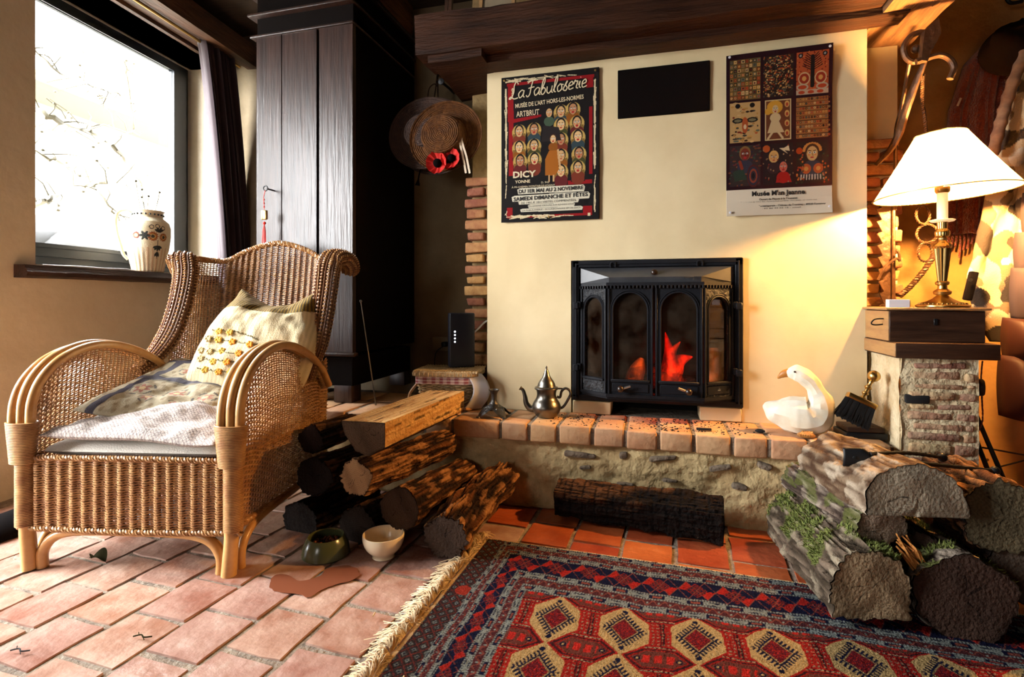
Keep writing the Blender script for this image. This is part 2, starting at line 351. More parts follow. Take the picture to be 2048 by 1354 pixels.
# ================================================================== the room
CH = 2.36                                     # ceiling height
b = MB().box(-3.0, 2.9, -2.7, 3.0, -0.10, -0.0055)
floor = struct('floor', b, M['mortar'], smooth=False)
TR = rad(-2.5); TW, TL = 0.156, 0.166
for i in range(-14, 16):                      # columns of square terracotta tiles
    stag = (i*0.37) % 1.0
    for j in range(4, 17):
        x = -0.10+i*TW; y = (j+stag)*TL-0.2
        cx = x*math.cos(TR)-y*math.sin(TR); cy = x*math.sin(TR)+y*math.cos(TR)
        if cy > (2.045 if cx < .93 else 2.58): continue
        if cx < -2.33 or cx > 2.1 or cy < .50: continue
        g = random.uniform(0.006, 0.010)
        hx, hy = TW/2-g, TL/2-g
        m_ = MB(); bm = bmesh.new(); bmesh.ops.create_grid(bm, x_segments=3, y_segments=3, size=1)
        for v in bm.verts:
            ex = abs(v.co.x) > .99; ey = abs(v.co.y) > .99
            v.co.x *= hx; v.co.y *= hy
            if ex or ey: v.co += Vector((random.uniform(-.0022,.0022), random.uniform(-.0022,.0022), -random.uniform(0,.0015)))
            v.co.z += random.uniform(-.0006,.0008)
        ret = bmesh.ops.extrude_edge_only(bm, edges=[e for e in bm.edges if e.is_boundary])
        for v in [q for q in ret['geom'] if isinstance(q, bmesh.types.BMVert)]: v.co.z = -0.014; v.co.x *= 1.012; v.co.y *= 1.012
        bm.verts.index_update(); m_.add([tuple(v.co) for v in bm.verts], [[v.index for v in f.verts] for f in bm.faces]); bm.free()
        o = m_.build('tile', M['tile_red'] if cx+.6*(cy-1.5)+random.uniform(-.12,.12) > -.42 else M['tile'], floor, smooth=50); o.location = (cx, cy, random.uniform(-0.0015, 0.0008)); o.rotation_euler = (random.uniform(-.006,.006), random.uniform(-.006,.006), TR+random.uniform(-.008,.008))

# window wall (left), built of wall pieces around the two openings, 0.30 thick
def wbox(mb, t0, t1, d0, d1, z0, z1):
    V = [wall_pt(t, d, z) for t in (t0, t1) for d in (d0, d1) for z in (z0, z1)]
    mb.add(V, [(0,1,3,2),(4,6,7,5),(0,4,5,1),(2,3,7,6),(0,2,6,4),(1,5,7,3)])
lw = MB(); TH = 0.34; ZB = -.09
for (t0, t1, z0, z1) in [(-2.7, DOOR[0], ZB, CH), (DOOR[1], WIN[0], ZB, CH), (WIN[1], 3.05, ZB, CH), (WIN[0], WIN[1], ZB, WIN[2]), (WIN[0], WIN[1], WIN[3], CH), (DOOR[0], DOOR[1], DOOR[3], CH)]:
    wbox(lw, t0, t1, WD, WD+TH, z0, z1)
struct('wall_left', lw, M['wall'], smooth=False)
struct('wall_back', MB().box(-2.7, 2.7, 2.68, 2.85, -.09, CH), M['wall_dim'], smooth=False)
struct('wall_back_right', MB().box(0.868, 2.6, 2.62, 2.68, -.09, CH), M['wall_warm'], smooth=False)
struct('wall_right', MB().box(2.4, 2.6, -2.6, 2.8, -.09, CH), M['dark'], smooth=False)
struct('wall_front', MB().box(-3.0, 2.9, -2.75, -2.55, -.09, CH), M['dark'], smooth=False)
cb = MB().box(-3.2, 2.9, -2.75, 3.0, CH, CH+.1)
ceil = struct('ceiling', cb, M['ceil'], smooth=False)
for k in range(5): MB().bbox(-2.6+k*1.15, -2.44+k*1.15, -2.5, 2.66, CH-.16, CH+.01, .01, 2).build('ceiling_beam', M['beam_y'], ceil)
# baseboardless; the garden door: frame with two panes, out of view, gives the daylight from the left
dr = MB()
for (t0, t1, z0, z1) in [(DOOR[0], DOOR[0]+.07, 0, 2.25), (DOOR[1]-.07, DOOR[1], 0, 2.25), (DOOR[0], DOOR[1], 2.18, 2.25), (DOOR[0], DOOR[1], 0, .08)]: wbox(dr, t0, t1, 2.42, 2.48, z0, z1)
dro = struct('door_1', dr, M['frame'], smooth=False)
g = MB(); wbox(g, DOOR[0]+.07, DOOR[1]-.07, 2.448, 2.452, .08, 2.18); g.build('pane', M['glass'], dro, smooth=False)

# ---- window 1: grey frame, sash, glass, handle-side profiles
GT0, GT1, GZ0, GZ1 = 1.78, 2.684, 1.008, 2.072
wf = MB()
D0, D1 = 2.43, 2.50
for (t0, t1, z0, z1) in [(1.70, 2.83, .90, .955), (1.70, 2.83, 2.115, 2.15), (2.775, 2.83, .90, 2.15)]: wbox(wf, t0, t1, D0+.02, D1, z0, z1)
win = struct('window_1', wf, M['frame'], smooth=False)
sf = MB()
for (t0, t1, z0, z1) in [(1.70, 2.785, .95, GZ0), (1.70, 2.785, GZ1, 2.12), (GT1, 2.785, .95, 2.12)]:
    wbox(sf, t0, t1, D0-.01, D0+.018, z0, z1)
for (t0, t1, z0, z1) in [(1.70, GT1+.018, GZ0-.018, GZ0), (1.70, GT1+.018, GZ1, GZ1+.018), (GT1, GT1+.018, GZ0, GZ1)]:
    wbox(sf, t0, t1, D0-.018, D0, z0, z1)
sf.build('sash', M['frame'], win, smooth=False)
g = MB(); wbox(g, 1.70, GT1+.01, 2.436, 2.440, GZ0-.01, GZ1+.01); g.build('pane', M['glass'], win, smooth=False)
# plaster reveals behind the sill are part of the wall; window board (sill) of dark wood
ws = MB()
prof = [(2.44, .845), (2.185, .845), (2.17, .852), (2.165, .868), (2.175, .882), (2.18, .895), (2.44, .897)]
P = np.array([[wall_pt(t, d, z+fbm((t*3, d, z), 3)*.002) for (d, z) in prof] for t in np.linspace(1.70, 2.86, 30)])
ws.grid(P, cv=True); n_ = len(prof); ws.f.append(tuple(range(n_))); ws.f.append(tuple(range(29*n_+n_-1, 29*n_-1, -1)))
struct('window_1_sill', ws, M['sill'], smooth=30)
# lintel boards and pelmet above the window
lt = MB(); wbox(lt, 1.2, 2.90, 2.03, 2.10, 2.15, 2.27)
lo = struct('trim_1', lt, M['lintel'], smooth=False); 
lb = MB(); wbox(lb, 1.2, 2.86, 2.10, 2.20, 2.158, 2.185); lb.build('board', M['lintel'], lo, smooth=False)
lb = MB(); wbox(lb, 1.72, 2.83, 2.205, 2.43, 2.14, 2.165); lb.build('board', M['lintel'], lo, smooth=False)

# outside: ground, neighbour's house, boulders, vine
gd = MB().box(-16, -2.62, -8, 14, -.3, -.1); struct('ground_outside', gd, M['ground'], smooth=False)
hs = thing('house', 'pale neighbouring house with yellow eaves seen through the window', 'house', (-9.5, 6.0, -.1), rad(6))
MB().box(-3, 0, -6, 8, 0, 4.2).build('wall', M['outwall'], hs, smooth=False)
MB().box(-.1, .9, -6.4, 8.2, 4.0, 4.15).build('eave', M['eave'], hs, smooth=False)
for (y0, y1, z0, z1) in [(-1.9, -1.25, 1.0, 2.2), (-.9, -.2, .1, 2.1)]:
    w = MB().box(-.02, .06, y0, y1, z0, z1).build('window', M['shutter'], hs, smooth=False)
    MB().box(.05, .07, y0+.1, y1-.2, z0+.1, z1-.1).build('pane', M['redbrick_out'] if y0 < -1 else M['outwall'], w, smooth=False)
for k, (px, py, Y, r) in enumerate([(70, 470, 4.2, .36), (160, 490, 4.6, .26)]):
    dd = ray(px, py); c = dd*6.0+np.array([0, 0, CAM_H]); m_ = MB().sphere((0, 0, 0), r, 14, 10, (1.5, 1.2, .62+.1*k))
    o = m_.build('boulder', M['outgrey'], loc=tuple(c)); tag(o, ['larger dark rounded mound outside at the left edge of the window glass', 'smaller low grey mound outside beside the larger one, through the window'][k], 'mound', 'mounds outside')
vn = MB(); random.seed(3)
def wpx(px, py, dd): 
    r_ = ray(px, py); n2 = -(r_[0]*WN[0]+r_[1]*WN[1]); t = dd/n2; return r_*t+np.array([0, 0, CAM_H])
VS = [([(60,210),(110,235),(180,262),(235,300),(275,355),(290,380)], .012), ([(60,300),(110,320),(160,350),(200,385),(230,430),(250,450)], .007),
      ([(60,415),(95,402),(120,385),(170,372),(210,366),(270,370)], .009), ([(65,95),(110,140),(180,170),(240,190),(300,220)], .005),
      ([(250,120),(262,190),(270,260)], .006), ([(60,250),(140,262),(200,250),(280,270)], .003), ([(150,60),(175,120),(190,180),(205,210)], .003), ([(290,330),(310,370),(318,420)], .003)]
for pts, r_ in VS:
    p3 = spline([wpx(x, y, 3.0+.3*math.sin(x*.05)) for x, y in pts], 7); p3 += rng.normal(0, .006, p3.shape)
    vn.tube(p3, np.linspace(r_*1.5, r_*.7, len(p3)), 6)
    for q in p3[::2]:
        e = q+np.array([random.uniform(-.1,.1), random.uniform(-.16,.16), random.uniform(-.12,.16)]); vn.tube([q, (q+e)/2+.01, e], [.004, .003, .002], 4)
        if random.random() < .3: vn.sphere(e, .010, 6, 4, (1,1,.7))
tag(vn.build('vine', M['vine']), 'bare leafless vine branches arching outside the window', 'vine')

# ---- chimney: body behind, cream breast in front, hearth, pier
cbk = MB().box(-.82, .3, 2.30, 2.68, .0, CH); chim = struct('wall_chimney_left', cbk, M['chimp'], smooth=False)  # left half in darker plaster, shade put into its colour
chimr = struct('wall_chimney_right', MB().box(.3, .868, 2.30, 2.68, .0, CH), M['cream'], smooth=False)  # right half paler, lamplight put into its colour
def irregular(w, d, h, j=.004, bev=.006):
    m_ = MB().bbox(-w/2, w/2, -d/2, d/2, -h/2, h/2, bev, 2, jit=j); return m_
random.seed(11)
z = .315; row = 0
while z < 1.36:
    h = random.uniform(.045, .06)
    xs = [(-.845, -.66)] if row % 2 else [(-.835, -.755), (-.74, -.62)]
    for x0, x1 in xs:
        if z < 1.30: o = irregular(x1-x0, .06, h-.012).build('brick', M['rbrick'], chim, smooth=50); o.location = ((x0+x1)/2, 2.297+random.uniform(-.006,.004), z+h/2)
    xs = [(.62, .80), (.81, .875)] if row % 2 else [(.66, .862)]
    for x0, x1 in xs:
        if z < 1.36: o = irregular(x1-x0, .06, h-.012).build('brick', M['rbrick'], chimr, smooth=50); o.location = ((x0+x1)/2, 2.297+random.uniform(-.006,.004), z+h/2)
    z += h; row += 1

# breast with stove opening and a vent recess
BX0, BX1, BY, BZ1 = -.689, .7066, 2.12, 1.716
SX0, SX1, SZ1 = -.335, .302, .915           # opening down to the hearth
cr = MB()
cr.box(BX0, SX0, BY, 2.30, .30, BZ1); cr.box(SX1, BX1, BY, 2.30, .30, BZ1); cr.box(SX0, SX1, BY, 2.30, SZ1, BZ1)
# subtle rounded, hand-trowelled skin
nx, nz = 60, 60
def skin(x0, x1, z0, z1, nx, nz):
    X, Z = np.meshgrid(np.linspace(x0, x1, nx), np.linspace(z0, z1, nz), indexing='ij'); Y = np.full_like(X, BY)
    for i in range(nx):
        for j in range(nz): Y[i, j] -= .0035+.0025*fbm((X[i, j], 0, Z[i, j]), 5, 3)
    cr.grid(np.stack([X, Y, Z], -1).transpose(1, 0, 2))
skin(BX0, SX0, .305, BZ1, 16, 60); skin(SX1, BX1, .305, BZ1, 16, 60); skin(SX0, SX1, SZ1, BZ1, 24, 34)
struct('wall_breast', cr, M['cream'], smooth=30)
b = MB().bbox(-.15, .189, BY-.012, BY+.01, 1.467, 1.655, .002, 1)
vp = b.build('vent_plate', M['blackcloth']); tag(vp, 'plain black rectangular vent plate on the chimney breast between the two posters', 'vent')

# hearth: render wall below, bricks on edge on top
hw = MB(); NXh, NZh = 150, 34; P = np.zeros((NXh, NZh, 3))
for i, x in enumerate(np.linspace(-1.9, .93, NXh)):
    for j, z_ in enumerate(np.linspace(0, .243, NZh)):
        P[i, j] = (x, 1.900-.016*fbm((x, 0, z_), 7, 4)-.008*fbm((x, 3, z_), 30, 2)-.01*math.exp(-((z_)/.04)**2), z_)
hw.grid(P); hw.box(-1.9, .93, 1.915, 2.4, 0, .243)
hwall = struct('hearth_wall', hw, M['hwall'], smooth=60)
for (px, py, w, h) in [(1160,912,.11,.018),(1247,912,.03,.022),(1325,918,.09,.016),(1440,938,.07,.018),(1530,935,.04,.02),(1170,937,.04,.014),(1340,964,.05,.012),(1480,975,.05,.02),(1250,970,.06,.01)]:
    c = onY(px, py, 1.885); o = irregular(w, .03, h, .004, .007).build('stone', M['stone'], hwall); o.location = (c[0], 1.902, c[2]); o.rotation_euler = (0, random.uniform(-.2,.2), 0)
hb_edges = [-1.90+.1145*k for k in range(11)]+[-.564, -.455, -.347, -.222, -.109, .003, .119, .239, .353, .47, .585, .70]
hb_edges = [e for e in hb_edges if e < -.60 or e >= -.565]
hearth = struct('hearth', MB().box(-1.9, .705, 1.893, 2.40, .243, .3005), M['mortar'], smooth=False)
for a, c in zip(hb_edges[:-1], hb_edges[1:]):
    if c-a > .2 or c-a < .05: continue
    o = MB().bbox(a+.006, c-.006, -.118, .118, 0, .065, .006, 2, jit=.002).build('brick', M['hbrick'], hearth, smooth=50)
    o.location = (0, 1.885+.118+random.uniform(-.003,.003), .2405+random.uniform(-.002,.001))
for k in range(8):       # second row behind, under wardrobe and basket
    a = -1.86+k*.15; o = MB().bbox(a, a+.14, -.1, .1, 0, .06, .006, 2, jit=.002).build('brick', M['hbrick'], hearth, smooth=50); o.location = (0, 2.235, .2445)
# ash and grit on the hearth in front of the stove
cm = MB(); random.seed(5)
for k in range(420):
    x = random.gauss([-.28, .09, .2, -.02][k % 4], .07); y = random.uniform(1.90, 2.10); r_ = random.choice([.0012, .0018, .003])
    cm.sphere((x, y, .307), r_, 5, 3, (1.4, 1, .7))
tag(cm.build('charcoal_crumbs', M['crumb'], kind='stuff'), 'scattered black charcoal crumbs on the hearth bricks below the stove', 'charcoal')
o = MB().sphere((0,0,0), .013, 8, 5, (1.3,1,.5)); o = o.build('ember_lump', M['crumb'], loc=(.337, 1.965, .311)); tag(o, 'single black charcoal lump on the hearth left of the goose', 'charcoal')
o = MB().bbox(-.025,.025,-.006,.006,0,.008,.002,1).build('wood_splinter', M['crumb'], loc=(.155, 1.945, .306)); tag(o, 'charred splinter on the hearth bricks before the right of the stove', 'splinter')

# pier at the right: mortar core with thin uneven brick courses
PX0, PX1, PY = .722, .925, 1.895
pc = MB(); nz = 40
for (f, n1) in [('L', 10), ('F', 14), ('R', 6)]:
    P = np.zeros((n1, nz, 3))
    for i, u in enumerate(np.linspace(0, 1, n1)):
        for j, z_ in enumerate(np.linspace(0, .578, nz)):
            if f == 'L': q = [PX0, 2.30-(2.30-PY)*u, z_]
            elif f == 'F': q = [PX0+(PX1-PX0)*u, PY, z_]
            else: q = [PX1, PY+(2.3-PY)*u, z_]
            k = .006*fbm(q, 14, 3)
            if f == 'L': q[0] += k
            elif f == 'F': q[1] += k; 
            if f == 'F' and 0 < i < n1-1: pass
            P[i, j] = q
    pc.grid(P)
pier = struct('pier', pc, M['pmort'], smooth=60)
random.seed(21); z = .02
while z < .56:
    h = random.uniform(.022, .042); x = PX0+.012+random.uniform(0, .02)
    while x < PX1-.03:
        w = random.uniform(.06, .15); w = min(w, PX1-.006-x)
        dk = random.random() < .06
        o = irregular(w-.008, .03, h-.010, .0035, .006).build('brick', M['crumb'] if dk else M['pbrick'], pier, smooth=50); o.location = (x+w/2, PY+.0075+random.uniform(-.002,.003), z+h/2); o.rotation_euler = (0, random.uniform(-.03,.03), 0); x += w
    z += h
# blackened brick seen in the pier
o = irregular(.062, .03, .026, .003, .005).build('brick', M['crumb'], pier, label='blackened brick'); c = onY(1832, 797, PY); o.location = (c[0], PY+.004, c[2])

# mantel beam and side beams
def beam(name, x0, x1, y0, y1, z0, z1, m, ax, j=.006, n=40):
    mb = MB(); prof = [(0,0),(.5,-.0),(1,0),(1,.5),(1,1),(.5,1),(0,1),(0,.5)]
    P = np.zeros((n, 8, 3))
    for i, t in enumerate(np.linspace(0, 1, n)):
        for k, (a, c) in enumerate(prof):
            if ax == 'x': q = [x0+(x1-x0)*t, y0+(y1-y0)*a, z0+(z1-z0)*c]
            else: q = [x0+(x1-x0)*a, y0+(y1-y0)*t, z0+(z1-z0)*c]
            e = fbm((q[0], q[1], q[2]), 4, 3)*j
            if ax == 'x': q[1] += e; q[2] += fbm((q[2], q[0], q[1]), 4, 3)*j
            else: q[0] += e; q[2] += fbm((q[2], q[0], q[1]), 4, 3)*j
            P[i, k] = q
    mb.grid(P, cv=True); mb.f.append(tuple(range(7, -1, -1))); mb.f.append(tuple(range((n-1)*8, n*8)))
    return struct(name, mb, m, smooth=35)
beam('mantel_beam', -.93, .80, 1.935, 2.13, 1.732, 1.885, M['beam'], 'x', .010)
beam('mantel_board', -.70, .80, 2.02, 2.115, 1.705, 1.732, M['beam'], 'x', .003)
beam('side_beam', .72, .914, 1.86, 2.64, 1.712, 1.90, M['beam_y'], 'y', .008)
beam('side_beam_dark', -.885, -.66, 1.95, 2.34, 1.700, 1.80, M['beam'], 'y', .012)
# long upper back plaster over the mantel
for (px, py, kk) in [(895, 182, 'nail below the dark side beam, right of the hats')]:
    c = onY(px, py, 2.30); nl = MB(); nl.tube([(0,.05,0),(0,0,.0),(-.01,-.07,.004)], .006, 8); nl.lathe([(0,0),(.014,0),(.014,.006),(0,.008)], 10, M=Matrix.Translation((-.01,-.075,.004)) @ Matrix.Rotation(rad(90),4,'X'))
    tag(nl.build('nail', M['black'], loc=(c[0]+.02, 2.28, c[2])), 'large black iron '+kk, 'nail')
# picture frames standing on the mantel beam
for k, (x, w, h) in enumerate([(-.62, .15, .2), (-.36, .10, .15), (-.83, .03, .2)]):
    t = thing('picture_frame', ['widest framed picture standing on the mantel beam, gold framed', 'smaller framed picture right of the wide one on the mantel beam', 'narrow dark frame at the left end of the mantel beam'][k], 'picture', (x, 2.03, 1.885), 0, 'pictures on the mantel beam')
    t.rotation_euler = (rad(-6), 0, 0)
    f = MB()
    for (a, c, d, e) in [(-w/2, w/2, 0, .014), (-w/2, w/2, h-.014, h), (-w/2, -w/2+.014, 0, h), (w/2-.014, w/2, 0, h)]: f.box(a, c, -.008, .008, d, e)
    f.build('frame', M['boxe'] if k != 2 else M['boxw'], t, smooth=False)
    MB().box(-w/2+.012, w/2-.012, -.002, .006, .012, h-.012).build('picture', M['wall_dim'], t, smooth=False)
# ================================================================== wicker armchair (local: x right, y back, z up)
def weave(mb, fn, nst, nrow, rw, amp, alt=True, seg=6, sides=4, wob=0.0006, sk=None):
    n = nst*seg+1; u = np.linspace(0, 1, n)
    for i in range(nrow):
        v = np.full(n, (i+.5)/nrow); P = fn(u, v); e = 1e-3
        du = fn(np.clip(u+e, 0, 1), v)-fn(np.clip(u-e, 0, 1), v); dv = fn(u, np.clip(v+e, 0, 1))-fn(u, np.clip(v-e, 0, 1))
        N = np.cross(du, dv); N /= np.maximum(np.linalg.norm(N, axis=1, keepdims=True), 1e-9)
        ph = PI*i if alt else 0
        cw = np.cos(PI*u*nst+ph); path = P+N*(amp*(cw if alt else np.tanh(2.0*cw)))[:, None]+rng.normal(0, wob, (n, 1))*np.array([0, 0, 1])
        mb.tube(path, rw*rng.uniform(.9, 1.1), sides, caps=False, N=N)
def stakes(mb, fn, nst, rs, nv=14, two=0.0):
    for j in range(nst+1):
        for o_ in ((-two, two) if two else (0,)):
            u = np.full(nv, float(min(1, max(0, j/nst+o_)))); mb.tube(fn(u, np.linspace(0, 1, nv)), rs, 5, caps=False)
def braid(mb, path, r, amp=None, turns=30):
    P = spline(path, 10) if len(path) < 12 else np.array(path); L_ = np.cumsum(np.r_[0, np.linalg.norm(np.diff(P, axis=0), axis=1)])
    n = max(40, turns*7); s_ = np.linspace(0, L_[-1], n); Q = np.stack([np.interp(s_, L_, P[:, k]) for k in range(3)], 1)
    T = np.gradient(Q, axis=0); T /= np.linalg.norm(T, axis=1, keepdims=True); A = np.array([0, 1.0, 0.3]); A = A-(T @ A)[:, None]*T; A /= np.linalg.norm(A, axis=1, keepdims=True); B = np.cross(T, A)
    for k in range(3):
        ph = 2*PI*turns*np.linspace(0, 1, n)+k*2*PI/3; mb.tube(Q+(A*np.cos(ph)[:, None]+B*np.sin(ph)[:, None])*(amp or r), r, 5, caps=False)
ca = math.atan2(.205, .979)
chair = thing('wicker_armchair', 'honey coloured wicker wing armchair with rattan arms under the window', 'armchair', (-1.422, 1.141, 0), ca)
W2 = .300
def f_front(u, v): return np.stack([-W2+2*W2*u, -.004+.0*u, .122+.188*v], 1)
m_ = MB(); weave(m_, f_front, 34, 28, .0036, .0038, alt=False); 
m_.build('front_panel', M['wicker'], chair, kind='stuff')
m_ = MB(); 
for j in range(18): x = -W2+2*W2*(j)/17; m_.tube([(x, .004, .12), (x, .004, .31)], .004, 6)
m_.build('front_stakes', M['wickerd'], chair, kind='stuff')
m_ = MB(); braid(m_, [(-W2-.01, -.005, .314), (0, -.008, .317), (W2+.01, -.005, .314)], .0042, .005, 24); braid(m_, [(-W2-.02, -.005, .118), (0, -.008, .113), (W2+.03, -.005, .118)], .0042, .005, 24)
m_.build('front_border', M['wicker'], chair)
# arm arches: y (depth) / z profile
ARCH = [(.00, .39), (.004, .47), (.035, .535), (.10, .585), (.20, .612), (.30, .606), (.40, .575), (.48, .535), (.545, .49)]
ap = spline([(0, y, z) for y, z in ARCH], 8)
def side_fn(xs):
    ay, az = ap[:, 1], ap[:, 2]
    def f(u, v):
        y = .012+u*.60; top = np.interp(y, ay, az-.012); top = np.where(y > .54, .50+(y-.54)*.4, top)
        return np.stack([np.full_like(u, xs)+np.sign(xs)*.012*np.sin(PI*np.clip((v), 0, 1)), y+.06*np.clip(v-.4, 0, 1)*u, .122+v*(top-.122)], 1)
    return f
for s_, nm in ((-1, 'left'), (1, 'right')):
    m_ = MB(); f = side_fn(s_*.292); weave(m_, f, 40, 66, .0026, .0032, alt=True, seg=3); stakes(m_, f, 40, .0022, 10)
    m_.build('side_panel', M['wicker'], chair, kind='stuff')
    m_ = MB(); braid(m_, [(s_*.294, y, z-.006) for _, y, z in ap[6:]], .0035, .004, 26); braid(m_, [(s_*.298, 0, .314), (s_*.298, .3, .312), (s_*.298, .6, .31)], .0035, .004, 22)
    braid(m_, [(s_*.298, 0, .118), (s_*.298, .3, .115), (s_*.298, .64, .118)], .0045, .005, 24); m_.build('side_border', M['wicker'], chair)
    for off, dz in ((-.026, -.004), (0., .004), (.026, .0)):       # three rattan poles over each arm
        o = s_*.303+off; path = [(o, y-.012, z+dz) for _, y, z in ap]; 
        path = [(o*.0+s_*.303+off*.7, -.012, .30)]+path+[(o-s_*.01*0, .585, .43)] if abs(off) > 0 else [(o, -.012, .30)]+path
        MB().tube(spline(path, 2), .0128, 10).build('arm_pole', M['rattan'], chair)
    # wrapped front post
    m_ = MB(); nring = 26
    for k in range(nring):
        zz = .302+k*(.418-.302)/nring; rr = .030+.010*(k/nring)
        th = np.linspace(0, 2*PI, 17)[:-1]; m_.tube(np.stack([s_*.303+np.cos(th)*rr*1.12, -.010+np.sin(th)*rr*.62, zz+0*th], 1), .0026, 5, closed=True)
    m_.build('post_wrapping', M['wicker'], chair)
    m_ = MB()
    for k in range(40):
        zz = .124+k*(.308-.124)/40
        th = np.linspace(0, 2*PI, 17)[:-1]; m_.tube(np.stack([s_*.303+np.cos(th)*.024, .0+np.sin(th)*.021, zz+0*th], 1), .0026, 5, closed=True)
    m_.build('corner_wrapping', M['wicker'], chair)
    # legs and their bent braces
    MB().tube([(s_*.298, .0, .30), (s_*.298, 0, .1), (s_*.290, .0, .0)], [.019, .019, .0205], 12).build('leg', M['rattan'], chair)
    MB().tube([(s_*.285, .62, .30), (s_*.285, .63, .1), (s_*.285, .65, .0)], .019, 12).build('leg', M['rattan'], chair)
    MB().tube(spline([(s_*.262, .01, .0), (s_*.262, .01, .045), (s_*.235, .012, .083), (s_*.185, .012, .102), (s_*.10, .012, .108), (0, .012, .108)], 8), .0145, 10).build('leg_brace', M['rattan'], chair)
    MB().tube(spline([(s_*.300, .042, .0), (s_*.300, .045, .05), (s_*.300, .075, .085), (s_*.300, .14, .104), (s_*.300, .3, .108), (s_*.3, .5, .105), (s_*.3, .58, .08), (s_*.3, .61, 0)], 8), .0125, 10).build('leg_brace', M['rattan'], chair)
# back shell with wings
plan = spline([(-.280, .590), (-.277, .64), (-.272, .70), (-.255, .745), (-.20, .765), (-.1, .772), (0, .775), (.1, .772), (.20, .765), (.262, .745), (.288, .70), (.298, .62), (.305, .555)], 10)
pl = np.cumsum(np.r_[0, np.linalg.norm(np.diff(plan, axis=0), axis=1)]); pl /= pl[-1]
topu = spline([(0, .895, 0), (.10, .925, 0), (.19, .925, 0), (.26, .925, 0), (.34, .962, 0), (.42, .988, 0), (.5, 1.0, 0), (.58, .988, 0), (.66, .962, 0), (.74, .925, 0), (.81, .925, 0), (.90, .925, 0), (1, .895, 0)], 8)
def back_fn(u, v):
    x = np.interp(u, pl, plan[:, 0]); y = np.interp(u, pl, plan[:, 1]); top = np.interp(u, topu[:, 0], topu[:, 1]); z = .24+v*(top-.24)
    y = y+(z-.9)*.17; x = x*(.93+.07*np.clip((z-.3)/.5, 0, 1))
    return np.stack([x, y, z], 1)
def sub(fn, a, b_): return lambda u, v: fn(a+(b_-a)*u, v)
UB0, UB1 = .24, .76
m_ = MB(); weave(m_, sub(back_fn, UB0, UB1), 36, 96, .0034, .0042, alt=False, seg=4); m_.build('back_panel', M['wicker'], chair, kind='stuff')
m_ = MB(); stakes(m_, sub(back_fn, UB0, UB1), 18, .0034, 12); m_.build('back_stakes', M['wickerd'], chair, kind='stuff')
for a, b_ in ((0, UB0), (UB1, 1)):
    m_ = MB(); f = sub(back_fn, a, b_); weave(m_, f, 18, 88, .0026, .003, alt=True, seg=4); stakes(m_, f, 18, .0021, 12); m_.build('wing', M['wicker'], chair, kind='stuff')
m_ = MB(); uu = np.linspace(.04, .96, 60); tp = back_fn(uu, np.ones(60)); braid(m_, tp, .0055, .007, 34); m_.build('back_border', M['wicker'], chair)
# rolled front edges of the wings
for s_ in (-1, 1):
    if s_ > 0: path = [(.378, .66, .868), (.386, .645, .892), (.370, .625, .915), (.340, .600, .915), (.327, .585, .88), (.322, .57, .80), (.318, .545, .70), (.314, .515, .61), (.305, .49, .54), (.296, .47, .47)]
    else: path = [(-.335, .70, .850), (-.338, .685, .885), (-.325, .66, .912), (-.290, .635, .912), (-.270, .62, .87), (-.268, .605, .80), (-.276, .58, .70), (-.290, .545, .61), (-.306, .49, .54), (-.312, .42, .50)]
    C = spline(path, 10); n = len(C); T = np.gradient(C, axis=0); T /= np.linalg.norm(T, axis=1, keepdims=True)
    X = np.array([1., 0, 0]); A = X-(T @ X)[:, None]*T; 
    A[np.linalg.norm(A, axis=1) < .35] = np.array([0, 0, 1.]); A = A-(np.sum(A*T, 1))[:, None]*T; A /= np.linalg.norm(A, axis=1, keepdims=True)
    for i in range(1, n):
        if np.dot(A[i], A[i-1]) < 0: A[i] *= -1
    B = np.cross(T, A); tt = np.linspace(0, 1, n); rr = np.interp(tt, [0, .08, .3, .8, 1], [.026, .036, .046, .040, .022])
    def roll(u, v, C=C, A=A, B=B, rr=rr, tt=tt):
        k = lambda F_: np.stack([np.interp(v, tt, F_[:, q]) for q in range(3)], 1); r_ = np.interp(v, tt, rr)[:, None]; th = u*2*PI
        return k(C)+r_*(k(A)*np.cos(th)[:, None]+.72*k(B)*np.sin(th)[:, None])
    m_ = MB(); weave(m_, roll, 22, 62, .0036, .0040, alt=False, seg=4); m_.build('wing_roll', M['wicker'], chair, kind='stuff')
    m_ = MB(); stakes(m_, roll, 22, .0036, 60); m_.build('wing_roll_stakes', M['wickerd'], chair, kind='stuff')
m_ = MB().box(-.28, .28, .01, .64, .285, .297); m_.build('seat_deck', M['wickerd'], chair, smooth=False)

